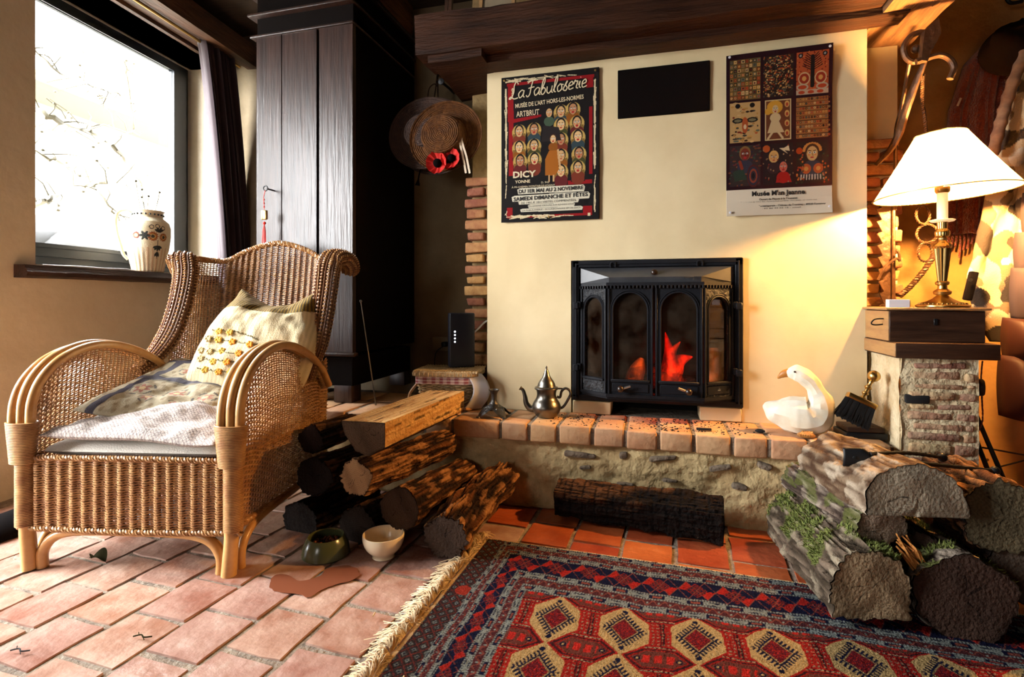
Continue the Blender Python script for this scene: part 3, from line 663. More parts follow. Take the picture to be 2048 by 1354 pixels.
# ---- cushions in the chair
def pillow(c4, th, nu, nv, wr=.006, wscale=9, seed=0, ex=4, fn=None, sag=None):
    TL, TR_, BL, BR = [np.array(q, float) for q in c4]; nrm = np.cross(TR_-TL, BL-TL); nrm /= np.linalg.norm(nrm)
    u, v = np.meshgrid(np.linspace(0, 1, nu), np.linspace(0, 1, nv), indexing='ij')
    P = (TL*(1-u)[..., None]+TR_*u[..., None])*(v)[..., None]+(BL*(1-u)[..., None]+BR*u[..., None])*(1-v)[..., None]
    if sag: P = P+sag(u, v)
    h = th*np.power(np.clip((1-np.abs(2*u-1)**ex)*(1-np.abs(2*v-1)**ex), 0, 1), .5)
    w = np.array([[fbm((u[i, j]+seed, v[i, j], seed), wscale, 3) for j in range(nv)] for i in range(nu)])*wr*np.clip(h/th*2, 0, 1)
    return P, u, v, nrm, h, w
def pillow_mesh(name, c4, th, nu, nv, colfn, m, parent=None, **k):
    P, u, v, nrm, h, w = pillow(c4, th, nu, nv, **k); f = P-nrm*(h+w)[..., None]; bk = P+nrm*(h*.8)[..., None]
    mb = MB(); mb.grid(f[::-1]); mb.grid(bk); c = colfn(u, v).reshape(-1, 3); c1 = colfn(u[::-1], v[::-1]*0+v).reshape(-1, 3)
    cc = np.concatenate([colfn(u, v)[::-1].reshape(-1, 3), c*.8]); return mb.build(name, m, parent, col=cc, smooth=60), (P, nrm, h, w)
def lerp(a, b_, t): return np.array(a)*(1-t[..., None])+np.array(b_)*t[..., None]
def col_white(u, v): return np.ones(u.shape+(3,))*np.array(srgb(236, 228, 216))
def col_loz(u, v):      # small lozenge weave
    a = np.abs(((u*46+v*30) % 1)-.5); c = np.abs(((u*46-v*30) % 1)-.5); t = (np.minimum(a, c) < .11).astype(float)
    dot = ((np.abs(a-.25) < .07) & (np.abs(c-.25) < .07)).astype(float)
    return lerp(srgb(206,194,184), srgb(124,108,108), np.clip(t*.8+dot*.6, 0, 1))
def col_tap(u, v):
    base = lerp(srgb(186,172,142), srgb(160,142,112), (np.sin(u*70)*np.sin(v*60) > .55).astype(float))
    band = ((np.abs(v-.52) < .035) | (np.abs(v-.85) < .035) | (np.abs(u-.13) < .03)).astype(float)
    base = base*(1-band[..., None])+np.array(srgb(66,60,72))*band[..., None]
    b2 = ((np.abs(v-.52) < .055) & (np.abs(v-.52) > .04)).astype(float); base = base*(1-b2[..., None]*.5)
    for cx, cy, r_ in [(.3,.7,.055),(.46,.66,.045),(.62,.72,.05),(.78,.68,.05),(.25,.3,.06),(.5,.32,.06),(.74,.3,.06),(.9,.72,.04),(.38,.2,.04),(.62,.16,.04)]:
        d = np.sqrt((u-cx)**2+((v-cy)*1.0)**2)/r_; th = np.arctan2(v-cy, u-cx); f = (d < .75+.25*np.cos(th*6)); base[f] = srgb(170,110,92); base[d < .35] = srgb(216,190,140); ring = (np.abs(d-1.3) < .12) & (np.cos(th*5+cx*9) > -.2); base[ring] = srgb(98,92,84)
    return base
def loc2w(p): 
    c, s_ = math.cos(ca), math.sin(ca); return (-1.422+p[0]*c-p[1]*s_, 1.141+p[0]*s_+p[1]*c, p[2])
def cushion(name, label, c4, th, nu, nv, colf, m, **k):
    o, info = pillow_mesh(name, c4, th, nu, nv, colf, m, **k); o.location = (-1.422, 1.141, 0); o.rotation_euler = (0, 0, ca); tag(o, label, 'cushion', 'cushions on the wicker armchair'); return o, info
cushion('seat_pad', 'thin plain white seat pad, lowest cushion on the wicker armchair', [(-.272,.60,.328),(.268,.60,.328),(-.272,.012,.328),(.268,.012,.328)], .026, 40, 40, col_white, M['col'], ex=10, wr=.002)
cushion('tapestry_cushion', 'flowered tapestry cushion with dark bands slumped against the left arm of the armchair', [(-.262,.58,.53),(.20,.60,.44),(-.262,.10,.425),(.14,.12,.372)], .030, 170, 170, col_tap, M['col'], wr=.02, wscale=4, seed=3)
sg = lambda u, v: np.stack([0*u, 0*u, .024*np.exp(-((u-.55)/.2)**2-((v-.55)/.35)**2)-.012*np.exp(-((u-.9)/.2)**2)], -1)
cushion('lozenge_cushion', 'grey lozenge-woven folded cushion at the front of the armchair seat', [(-.215,.22,.392),(.262,.26,.402),(-.262,-.004,.376),(.258,-.02,.372)], .026, 200, 150, col_loz, M['col'], wr=.016, wscale=4, seed=8, ex=5, sag=sg)
def col_knit(u, v):
    rib = .5+.5*np.cos(u*2*PI*30+3*np.sin(v*5)); crm = lerp(srgb(224,206,166), srgb(168,146,104), rib*.42)
    sp = (np.sin(u*300)*np.sin(v*260) > .45) & (v > .2) & (v < .70) & (u < .78); crm[sp] = crm[sp]*.72
    rib2 = .5+.5*np.cos((u*34)*2*PI); olive = lerp(srgb(150,116,34), srgb(46,34,14), rib2)
    tb = (v > .77+.03*np.sin(u*6)); out = crm.copy(); out[tb] = olive[tb]; out[v < .055] = olive[v < .055]; return out
sg2 = lambda u, v: np.stack([.035*np.sin(PI*np.clip(v*1.1, 0, 1))*(2*u-1), .0*u, -.075*np.sin(PI*u)**1.1*np.clip((v-.55)/.45, 0, 1)**1.5-.02*np.sin(PI*u)*(v < .2)], -1)
kc, (KP, Kn, Kh, Kw) = cushion('knitted_cushion', 'cream knitted cushion with olive ribbed top and crocheted yellow flowers', [(.0,.555,.80),(.300,.590,.80),(-.115,.37,.395),(.285,.40,.395)], .085, 150, 130, col_knit, M['col'], wr=.020, wscale=3.2, seed=5, ex=3, sag=sg2)
def on_k(u, v, off=0.004):
    i = int(round(u*149)); j = int(round(v*129)); return KP[i, j]-Kn*(Kh[i, j]+Kw[i, j]+off)
FLW = [(438,663,'y'),(460,665,'y'),(417,678,'p'),(438,680,'y'),(465,685,'o'),(500,690,'o'),(402,700,'p'),(420,702,'p'),(445,703,'y'),(478,708,'o'),(510,706,'o'),(402,718,'p'),(427,723,'y'),(455,724,'o'),(486,724,'o'),(411,740,'y'),(438,745,'o'),(462,744,'o')]
_F = KP-Kn*(Kh+Kw)[..., None]; _c, _s = math.cos(ca), math.sin(ca); _W = np.stack([-1.422+_F[..., 0]*_c-_F[..., 1]*_s, 1.141+_F[..., 0]*_s+_F[..., 1]*_c], -1)
_dp = _W @ _FW; _KX = 1024+FPX*(_W @ _R)/_dp; _KY = 600-FPX*(_F[..., 2]-CAM_H)/_dp
def kuv(px, py): k = np.argmin((_KX-px)**2+(_KY-py)**2); i, j = divmod(int(k), _KX.shape[1]); return i/149, j/129
Rk = Vector(Kn.tolist()).to_track_quat('Z', 'Y').to_matrix().to_4x4()
for px, py, c in FLW:
    u, v = kuv(px, py); m_ = MB(); m_.sphere((0,0,.001), .0055, 6, 4, (1,1,.8))
    for k in range(5): m_.sphere((.0074*math.cos(k*1.2566), .0074*math.sin(k*1.2566), 0), .0060, 8, 5, (1,1,.6))
    o = m_.build('flower', M['flower_'+c], kc, label={'y':'yellow flower','o':'orange flower','p':'pale straw flower'}[c]); o.matrix_local = Matrix.Translation(on_k(u, v)) @ Rk
m_ = MB()
for row in [[(425,662),(470,664),(500,672),(515,680)],[(405,678),(440,680),(470,684),(505,690),(545,695)],[(398,698),(430,702),(460,706),(500,708),(530,708)],[(395,716),(430,722),(470,725),(510,724)],[(395,738),(440,745),(480,744)]]:
    uv = [kuv(*p) for p in row]; us = np.linspace(0, len(uv)-1, 26); U_ = np.interp(us, range(len(uv)), [a[0] for a in uv]); V_ = np.interp(us, range(len(uv)), [a[1] for a in uv])
    m_.tube([on_k(a, b_, .001) for a, b_ in zip(U_, V_)], .0012, 4)
    for a, b_ in list(zip(U_, V_))[::2]: p = on_k(a, b_, .001); m_.sphere(p+np.array([0,0,.003]), .002, 5, 3)
m_.build('stitched_stems', M['yarn'], kc)

# ================================================================== things at the window
jc = np.array(wall_pt(2.30, 2.27, .897)); jd = onY(296, 552, 2.30)
_j = ray(296, 553); n2 = -(_j[0]*WN[0]+_j[1]*WN[1]); tj = 2.255/n2; jug_p = (_j[0]*tj, _j[1]*tj, .897)
jug = thing('jug', 'tall cream ceramic jug with painted flowers on the dark window sill', 'jug', jug_p, 0)
jp = [(.0,.0),(.070,.0),(.074,.006),(.078,.03),(.090,.08),(.100,.13),(.106,.18),(.106,.225),(.098,.25),(.082,.265),(.072,.272),(.070,.285),(.073,.30),(.078,.308),(.075,.308),(.068,.296),(.066,.28),(.095,.24),(.09,.1),(.06,.02),(0,.015)]
jp = [(r_*.92, z_*1.0) for r_, z_ in jp]
jb = MB(); pr = np.array(jp); prs = spline([(a, 0, c) for a, c in jp], 4)[:, [0, 2]]; prs[:, 0] = np.maximum(prs[:, 0], 1e-6)
segs = 220; th = np.arange(segs)*2*PI/segs
R_ = prs[:, 0][:, None]*(1+np.where((prs[:, 1] < .13)[:, None], .014*np.cos(th*26)*np.clip((.13-prs[:, 1])/.05, 0, 1)[:, None], 0)); Pj = np.stack([R_*np.cos(th), R_*np.sin(th), prs[:, 1][:, None]+0*th], -1)
dense = []; 
zz = np.linspace(0, .272, 140); outer = np.array(jp[1:11]); rz_ = np.interp(zz, outer[:, 1], outer[:, 0])
R_ = rz_[:, None]*(1+.014*np.cos(th*26)*np.clip((.13-zz)/.05, 0, 1)[:, None]); Pj = np.stack([R_*np.cos(th), R_*np.sin(th), zz[:, None]+0*th], -1)
jb.grid(Pj, cv=True)
# painted bouquet: angle coordinate a (metres along the girth) towards the camera
cd = math.atan2(-jug_p[1], -jug_p[0])+.26; BS = 1.32
A_ = ((th-cd+PI) % (2*PI)-PI)*.098/BS; A_ = np.broadcast_to(A_, Pj.shape[:2]); Z0j = np.broadcast_to(zz[:, None], Pj.shape[:2]); Zj = (Z0j-.168)/BS+.178
cj = np.ones(Pj.shape)*np.array(srgb(240,226,196)); streak = (np.cos(th*26) > .2); sm = (Z0j < .12) & streak; cj[sm] = srgb(226,196,160)
def disc(cx, cz, r_, c): 
    k = ((A_-cx)**2+(Zj-cz)**2) < r_*r_; cj[k] = c
for cx, cz, r_, pet in [(-.058,.185,.014,0),(-.004,.183,.019,1),(.034,.182,.017,1)]:
    dx = A_-cx; dz = Zj-cz; d = np.hypot(dx, dz)/r_; t = np.arctan2(dz, dx); cj[d < .88+.1*np.cos(t*14)] = srgb(110,34,30)
    if pet: cj[(d < .86) & (d > .5) & (np.cos(t*14) > 0)] = srgb(214,130,50)
    cj[d < .52] = srgb(206,170,110); cj[d < .32] = srgb(60,52,50) if pet else srgb(220,210,190)
for cx, cz, an in [(-.030,.185,k*1.05) for k in range(6)]+[(.018,.20,a) for a in (.6,1.2,2.0,2.6)]+[(.014,.148,a) for a in (3.6,4.1,4.7,5.3,5.9)]+[(.014,.125,a) for a in (4.2,4.7,5.2)]:
    ex, ez = cx+.009*math.cos(an), cz+.009*math.sin(an); dx = A_-ex; dz = Zj-ez; q = (dx*math.cos(an)+dz*math.sin(an))/.010; w_ = (-dx*math.sin(an)+dz*math.cos(an))/.0042; cj[q*q+w_*w_ < 1] = srgb(42,46,44)
k = (np.abs(A_-.014-.0*Zj) < .0016) & (Zj > .10) & (Zj < .17); cj[k] = srgb(42,46,44)
for cx, cz in [(-.008,.218),(.012,.222),(.032,.216)]:
    d = np.hypot(A_-cx, Zj-cz); cj[np.abs(d-.007) < .0014] = srgb(60,50,50)
jb.build('body', M['col'], jug, col=cj.reshape(-1, 3))
nk = MB(); nk.lathe(jp[9:], 60); 
nk.build('neck', M['white'], jug)
nb = MB()
for k in range(22): 
    a = k*2*PI/22; nb.sphere((.0665*math.cos(a), .0665*math.sin(a), .288), .005, 6, 4, (1,1,1.0))
nb.build('neck_border', M['shutter'], jug)
ha = cd-PI/2-.35; hx, hy = math.cos(ha), math.sin(ha)
hp = [(.064,.285),(.085,.305),(.118,.300),(.132,.262),(.128,.20),(.112,.13),(.100,.085),(.082,.062)]
MB().tube(spline([(r_*hx, r_*hy, z_) for r_, z_ in hp], 6), .0075, 10).build('handle', M['white'], jug)
tw = MB()
for k in range(5):
    a = random.uniform(0, 6); p = spline([(0,0,.2), (.03*math.cos(a), .03*math.sin(a), .31), (.06*math.cos(a+.3), .06*math.sin(a), .36+random.random()*.10)], 5); tw.tube(p, .0018, 5); tw.sphere(p[-1], .006, 6, 4)
tag(tw.build('dried_twigs', M['vine'], loc=jug_p), 'thin dried twigs standing in the cream jug', 'twigs')
cbm = MB(); pts = [wall_pt(1.8+.08*k, 2.22+.03*math.sin(k*1.3), .9+.002*(k % 3)) for k in range(8)]; cbm.tube(spline(pts, 6), .002, 5)
tag(cbm.build('window_cable', M['paperw']), 'thin pale wires lying along the window sill left of the jug', 'wire')

# curtain: tapering pleated cloth, gathered at the top
ns, nzc = 90, 50; P = np.zeros((ns, nzc, 3))
for i, a in enumerate(np.linspace(0, 1, ns)):
    for j, h in enumerate(np.linspace(0, 1, nzc)):
        t0 = 2.665+.135*h*1.0-.07*(1-h)*0; 
        t = (2.60+.13*h**.8 if True else 0)+a*(.25+.02*h); ph = a*2*PI*6
        d = 2.12-.028*math.sin(ph+.6*h)-.012*math.sin(ph*2.3)+.01*h
        t += .008*math.cos(ph)*h; z_ = 2.16-1.45*h
        P[i, j] = wall_pt(t-.02-.05*(1-h)**2, d, z_)
m_ = MB(); m_.grid(P); cu = m_.build('curtain', M['curt']); so = cu.modifiers.new('s', 'SOLIDIFY'); so.thickness = .003
tag(cu, 'dark plum curtain hanging in folds at the right of the window', 'curtain')
rd = MB(); a, c = wall_pt(1.75, 2.12, 2.145), wall_pt(2.85, 2.12, 2.145); rd.tube([a, c], .008, 10); ro = rd.build('curtain_rail', M['brassd']); tag(ro, 'slim curtain rail under the lintel board above the window', 'rail')

# ================================================================== wardrobe and what hangs on it
wr = thing('wardrobe', 'tall dark wooden wardrobe standing on the raised hearth in the corner', 'wardrobe', (-1.78, 2.045, .305), 0)
Wd = .503; Hh = 1.70
MB().bbox(0, Wd, .02, .60, .22, Hh, .004, 1).build('carcass', M['ward_shaded'], wr)
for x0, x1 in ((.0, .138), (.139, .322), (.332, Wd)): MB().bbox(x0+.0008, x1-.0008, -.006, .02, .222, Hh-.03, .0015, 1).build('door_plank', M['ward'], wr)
MB().bbox(-.01, Wd+.012, -.016, .02, .205, .222, .004, 2).build('ledge', M['ward'], wr)
MB().bbox(.01, Wd-.005, .0, .56, .075, .205, .003, 1).build('plinth', M['ward_shaded'], wr)
for x in (.01, Wd-.10):
    for y in (.0, .50): MB().bbox(x, x+.09, y, y+.08, 0, .08, .006, 2).build('foot', M['ward'], wr)
for k, (z0, z1, e) in enumerate([(Hh-.045, Hh-.033, .014), (Hh+.045, Hh+.058, .03), (Hh+.14, Hh+.16, .05)]): MB().bbox(-.03, Wd+e*.3, -e, .6, z0, z1, .004, 2).build('cornice', M['ward'], wr)
kp = onY(543, 380, 2.02)
MB().bbox(0, Wd, .0, .6, Hh-.033, Hh+.14, .003, 1).build('frieze', M['ward_shaded'], wr)
ky = thing('tasselled_key', 'key with a gilt charm and long red tassel in the wardrobe door', 'key', kp, 0)
m_ = MB(); m_.tube([(0,.02,0),(0,-.028,0)], .0035, 8); th = np.linspace(0, 2*PI, 13)[:-1]; m_.tube(np.stack([.011*np.cos(th), -.038+0*th, .011*np.sin(th)], 1), .003, 6, closed=True); m_.build('key', M['black'], ky)
m_ = MB(); m_.tube([(0,-.04,-.01),(-.008,-.04,-.04),(-.004,-.04,-.095)], .0016, 5); [m_.sphere((-.006,-.04,-.05-.016*k), .004, 6, 4) for k in range(3)]; m_.build('cord', M['tassel'], ky)
MB().bbox(-.018, .010, -.047, -.033, -.14, -.098, .004, 2).build('charm', M['brass'], ky)
m_ = MB(); m_.sphere((-.004,-.04,-.155), .007, 8, 6)
for k in range(26): 
    a = k*.9; r_ = .011*math.sqrt((k % 7+1)/7); m_.tube([(-.004,-.04,-.155), (-.004+r_*.8*math.cos(a), -.04+r_*.8*math.sin(a), -.19), (-.004+r_*math.cos(a), -.04+r_*math.sin(a), -.232-.006*(k % 3))], .0014, 4)
m_.build('tassel', M['tassel'], ky)

# straw hats hanging on the back wall
def hat(name, label, c, R, rc, hc, m, ry, rx, oval=.88):
    t = thing(name, label, 'hat', c, 0, 'straw hats hung on the back wall'); t.rotation_euler = (rx, ry, 0)
    Mx = Matrix.Rotation(rad(90), 4, 'X')
    prof = [(0, hc), (rc*.55, hc), (rc*.86, hc*.97), (rc*.97, hc*.86), (rc, hc*.6), (rc*1.03, .004), (rc*1.1, 0), (R*.7, -.004), (R*.95, .006), (R, .014), (R, .010), (R*.95, .001), (R*.7, -.009), (rc*1.03, -.005), (rc*.97, hc*.6), (rc*.9, hc*.88), (0, hc-.005)]
    pr = []
    for a, c_ in zip(prof[:-1], prof[1:]):
        n = max(2, int(math.hypot(c_[0]-a[0], c_[1]-a[1])/.004))
        for k in range(n): f = k/n; pr.append([a[0]+(c_[0]-a[0])*f, a[1]+(c_[1]-a[1])*f])
    pr.append(list(prof[-1])); pr = np.array(pr); pr[:, 1] += .0011*np.cos(np.arange(len(pr))*PI)
    crown = pr[:, 1] > .003
    m_ = MB(); m_.lathe(pr, 56, M=Mx, ax=oval); m_.build('straw', m, t)
    return t
hc_ = onY(872, 262, 2.44)
hA = hat('straw_hat', 'widest dark straw hat, rearmost on the wall hook, with black trailing ribbon', tuple(onY(870, 274, 2.33)), .205, .10, .07, M['straw_d'], rad(8), rad(3))
m_ = MB(); m_.tube(spline([(-.03,-.01,-.10),(-.05,-.015,-.16),(-.058,-.01,-.20),(-.06,-.01,-.235)], 4), [.004]*9+[.005,.009,.012,.014], 6, flat=.3); m_.build('black_ribbon', M['blackcloth'], hA)
hB = hat('straw_hat', 'middle brown straw hat between the widest hat and the poppy hat', tuple(onY(852, 268, 2.28)), .185, .09, .065, M['straw_d'], rad(-14), rad(2))
hC = hat('straw_hat', 'front honey straw boater with red poppies and cream ribbon tails', tuple(onY(892, 274, 2.22)), .175, .098, .075, M['straw'], rad(-10), rad(3))
def poppy(parent, c, s_):
    m_ = MB()
    for k in range(5):
        a = k*1.2566; P = np.zeros((9, 8, 3))
        for i, u in enumerate(np.linspace(-.75, .75, 9)):
            for j, v in enumerate(np.linspace(.12, 1, 8)):
                r_ = s_*v; an = a+u*.95; P[i, j] = (r_*math.cos(an), -.012-s_*.55*v*v+.004*math.sin(an*9)*v, r_*math.sin(an)+.003*math.cos(an*11)*v)
        m_.grid(P)
    o = m_.build('poppy', M['red'], parent); o.location = c; MB().sphere((0,-.02,0), s_*.42, 10, 8).build('poppy_heart', M['blackcloth'], o)
poppy(hC, (-.045, -.028, -.118), .048); poppy(hC, (.022, -.026, -.112), .044); poppy(hC, (.005, -.018, -.125), .03)
m_ = MB()
for k, (x, l) in enumerate(((.072, .20), (.083, .205))):
    pth = spline([(x, -.035, .0), (x+.003, -.05, -.06), (x+.004+.004*k, -.045, -.12), (x+.006*k+.002, -.04, -l+.01)], 6); m_.grid(np.array([[p+np.array([dx, .0, 0]) for p in pth] for dx in (-.0045, .0045)]))
m_.build('ribbon', M['ribbon'], hC)
lp = MB(); hk = onY(868, 175, 2.5); lp.tube(spline([tuple(onY(868, 200, 2.5)), tuple(onY(872, 172, 2.5)), tuple(onY(875, 150, 2.52)), tuple(onY(876, 205, 2.5))], 6), .0035, 6); lp.tube(spline([tuple(onY(855, 203, 2.5)), tuple(onY(858, 178, 2.5)), tuple(onY(868, 168, 2.5)), tuple(onY(874, 172, 2.5))], 6), .003, 6)
lp.tube([tuple(onY(874, 160, 2.5)), tuple(onY(876, 150, 2.68))], .005, 8)
tag(lp.build('hanging_loop', M['boxw']), 'ribbon loops on a wall nail from which the straw hats hang', 'loop')

# thin rod against the wardrobe
m_ = MB(); a = onZ(751, 806, .305); c = np.array([-1.215, 2.00, .752]); a = np.array([-1.16, 2.03, .307]); m_.tube([a, (a+c)/2, c], [.0030, .0028, .0022], 6); m_.sphere(c, .006, 8, 6)
tag(m_.build('metal_rod', M['pewter']), 'slender metal rod leaning against the dark side of the wardrobe', 'rod')

# wall socket box, router, basket, paper roll
c = onY(885, 687, 2.68); sk = thing('wall_socket', 'yellowed plastic socket box low on the back wall behind the router', 'socket', (c[0], 2.655, c[2]))
MB().bbox(-.045, .045, -.01, .028, -.036, .036, .004, 2).build('socket_plate', M['plug'], sk); m_ = MB().bbox(.022, .05, -.05, -.008, -.012, .014, .006, 2); m_.build('plug', M['black'], sk)
m_ = MB(); m_.tube(spline([(.03,-.04,-.01),(.0,-.06,-.04),(-.005,-.07,-.10),(.01,-.1,-.16),(.07,-.2,-.185)], 6), .0025, 6); m_.build('cable', M['black'], sk)
bx = (-.855, 2.11)     # basket centre
bk = thing('picnic_basket', 'wicker basket with pale lid and pink gingham trim beside the chimney breast', 'basket', (bx[0], bx[1], .305), rad(8))
def rrect(hw_, hd, n=48, p=5):
    th = np.linspace(0, 2*PI, n, endpoint=False); c, s_ = np.cos(th), np.sin(th); k = (np.abs(c)**p+np.abs(s_)**p)**(-1/p); return np.stack([hw_*c*k, hd*s_*k], 1)
def bfn(u, v):
    th = u*2*PI; c, s_ = np.cos(th), np.sin(th); k = (np.abs(c)**6+np.abs(s_)**6)**(-1/6); f = .80+.20*v; return np.stack([.125*f*c*k, .095*f*s_*k, .004+v*.125], 1)
m_ = MB(); weave(m_, bfn, 40, 20, .0040, .004, alt=True, seg=4); m_.build('basket_body', M['wicklid'], bk, kind='stuff')
m_ = MB(); rr_ = rrect(.099, .074); m_.prism([tuple(q) for q in rr_], .004, .125); m_.build('lining', M['wickdk'], bk)
gg = MB(); n1, n2_ = 160, 12; P = np.zeros((n1, n2_, 3)); Cg = np.zeros((n1, n2_, 3)); rr_ = rrect(.131, .101, n1, 6)
for j in range(n2_):
    v = j/(n2_-1); P[:, j, :2] = rr_*(1+.008*np.sin(np.arange(n1)*.9)[:, None]*(1-v)); P[:, j, 2] = .108+v*.034
    a = ((np.arange(n1)//3) % 2)*.5+((j//2) % 2)*.5; Cg[:, j] = np.array(srgb(226,204,196))*(1-a)[:, None]+np.array(srgb(150,60,66))*a[:, None]
gg.grid(P, cu=True); gg.build('gingham_trim', M['col'], bk, col=Cg.reshape(-1, 3))
m_ = MB()
for q in range(5): rr_ = rrect(.138-.0*q, .106, 60, 6); m_.tube(np.column_stack([rr_, np.full(60, .1455+.0035*(q-1))]), .003, 6, closed=True)
for q in range(1, 24): x = -.136+q*.0118; m_.tube([(x, -.104, .158), (x, .104, .158)], .0052, 6)
for q in range(60):
    p = rrect(.140, .108, 60, 6)[q]; m_.tube([(p[0], p[1], .139), (p[0]*1.01, p[1]*1.01, .149), (p[0]*.98, p[1]*.98, .158)], .0022, 5)
m_.build('lid', M['wicklid'], bk)
m_ = MB(); m_.tube(spline([(.132, -.04, .125), (.155, -.05, .08), (.150, -.055, .035), (.120, -.06, .006), (.09,-.105,.01)], 6), .006, 8); m_.build('handle', M['wicker'], bk)
m_ = MB(); m_.tube(spline([(-.13, -.04, .10), (-.158, -.05, .06), (-.165, -.055, .02)], 6), .006, 8); m_.build('handle', M['wicker'], bk)
rt = thing('router', 'upright black internet router with four white lights on the basket lid', 'router', (-.825, 2.17, .466), rad(30))
MB().bbox(-.055, .055, -.028, .028, 0, .235, .006, 3).build('casing', M['router'], rt)
for k in range(4): MB().sphere((-.032, -.0285, .155-.0145*k), .0036, 8, 6, (1,.4,1)).build('light', M['led'], rt)
m_ = MB(); m_.tube(spline([(-.80, 2.22, .60), (-.77, 2.24, .63), (-.745, 2.27, .66), (-.70, 2.28, .67)], 6), .004, 6); tag(m_.build('white_cable', M['paperw']), 'white cable running from the router behind the chimney breast', 'cable')
P = np.zeros((16, 12, 3))
for i, u in enumerate(np.linspace(0, 1, 16)):
    for j, v in enumerate(np.linspace(0, 1, 12)): P[i, j] = (-.735-.055*u+.05*math.sin(PI*u*.9)*1.0, 2.08+.05*v, .308+.15*u)
m_ = MB(); P = np.zeros((20, 10, 3))
for i, u in enumerate(np.linspace(0, 1, 20)):
    z_ = .310+.145*u; x0 = -.775+.072*math.sin(u*PI*.62-.15)
    for j, v in enumerate(np.linspace(0, 1, 10)): P[i, j] = (-.765+.045*math.sin(PI*.9*u)+.065*v*(1-.2*u), 2.03+.04*v, z_)
m_.grid(P); o = m_.build('curled_paper', M['paperw']); o.modifiers.new('s', 'SOLIDIFY').thickness = .0012; tag(o, 'curled sheet of white card standing between the basket and the chimney breast', 'paper')
# ================================================================== stove insert
SY = 2.12; st = thing('stove_insert', 'black cast iron stove insert with four arched glass doors in the chimney breast', 'stove', (-.012, SY, .305))
# local: x from -.315 to .315 (world -.327...+.303); z from 0 (hearth) ; y negative = towards the room
zt, zb = .608, .066
m_ = MB()
for (x0, x1, z0, z1) in [(-.316,-.288,zb,zt),(.288,.316,zb,zt),(-.316,.316,zt-.028,zt),(-.316,.316,zb-.012,zb+.012)]: m_.bbox(x0, x1, -.018, .02, z0, z1, .003, 1)
for (x0, x1, z0, z1) in [(-.303,-.298,zb,zt-.01),(.298,.303,zb,zt-.01),(-.30,.30,zt-.016,zt-.012)]: m_.bbox(x0, x1, -.023, -.01, z0, z1, .001, 1)
m_.build('surround', M['iron'], st, smooth=30)
bx_ = MB()
for q in [(-.30,-.288,0,.17,0,.6),(.288,.30,0,.17,0,.6),(-.30,.30,.16,.17,0,.6),(-.30,.30,0,.17,.59,.6),(-.30,.30,-.0,.17,zb,zb+.012)]: bx_.box(*q)
bx_.build('firebox', M['soot'], st, smooth=False)
# bay plan: corner posts
BXo, BXi, yo, yi = .282, .172, -.008, -.088
z0d, z1d = .098, .510
def bay(mb, z0, z1, e=0.0, t=.012):
    pts = [(-BXo-e, yo), (-BXi-e*.5, yi-e), (BXi+e*.5, yi-e), (BXo+e, yo)]; inn = [(BXo, yo+t), (BXi, yi+t), (-BXi, yi+t), (-BXo, yo+t)]
    mb.prism(pts+inn, z0, z1)
for a_, b_, e_ in ((z1d-.004, z1d+.008, .006), (z0d-.012, z0d, .008), (zb+.012, z0d-.012, .0)):
    m_ = MB(); bay(m_, a_, b_, e_); m_.build('bay_ledge', M['iron'], st, smooth=30)
m_ = MB()
for k in range(46):       # dentils
    s_ = k/45; L1 = math.hypot(BXo-BXi, yo-yi); tot = 2*L1+2*BXi; q = s_*tot
    if q < L1: f = q/L1; x = -BXo+(BXo-BXi)*f; y = yo+(yi-yo)*f; an = math.atan2(yi-yo, BXo-BXi)
    elif q < L1+2*BXi: x = -BXi+(q-L1); y = yi; an = 0
    else: f = (q-L1-2*BXi)/L1; x = BXi+(BXo-BXi)*f; y = yi+(yo-yi)*f; an = math.atan2(yo-yi, BXo-BXi)
    m_.bbox(-.0032, .0032, -.007, 0, -.012, 0, .001, 1, M=Matrix.Translation((x, y-.001, z1d-.003)) @ Matrix.Rotation(an, 4, 'Z'))
m_.build('dentils', M['iron'], st, smooth=30, kind='stuff')
# sloping hood above the bay
H_ = MB(); zt2 = zt-.030; zs = z1d+.028
V = [(-.284,-.012,zt2),(.284,-.012,zt2),(.284,-.012,zs-.02),(BXi-.006,yi+.006,zs),(-BXi+.006,yi+.006,zs),(-.284,-.012,zs-.02),(-.284,.0,zt2),(.284,0,zt2),(.284,-.0,z1d+.006),(BXi-.006,yi+.014,z1d+.006),(-BXi+.006,yi+.014,z1d+.006),(-.284,0,z1d+.006)]
H_.add(V, [(0,5,4),(0,4,3,1),(1,3,2),(4,10,9,3),(5,11,10,4),(3,9,8,2)]); H_.build('hood', M['hood'], st, smooth=False)
m_ = MB(); m_.sphere((0,-.062,zt-.052), .0125, 14, 10); m_.tube([(0,-.05,zt-.05),(0,-.03,zt-.045)], .005, 8); m_.build('damper_knob', M['knob'], st)
for x in (-.155, .165): 
    m_ = MB(); m_.tube(spline([(x-.009,-.02,zt-.028),(x-.009,-.024,zt-.014),(x,-.025,zt-.008),(x+.009,-.024,zt-.014),(x+.009,-.02,zt-.028)], 5), .003, 6); m_.build('lug', M['iron'], st)
m_ = MB(); m_.bbox(.09,.11,-.07,-.066,zs-.012,zs-.006,.001,1); m_.tube([(.105,-.09,zs-.004),(.14,-.088,zs-.002),(.138,-.088,zs-.012)], .0014, 5); m_.build('damper_slot', M['steel'], st)
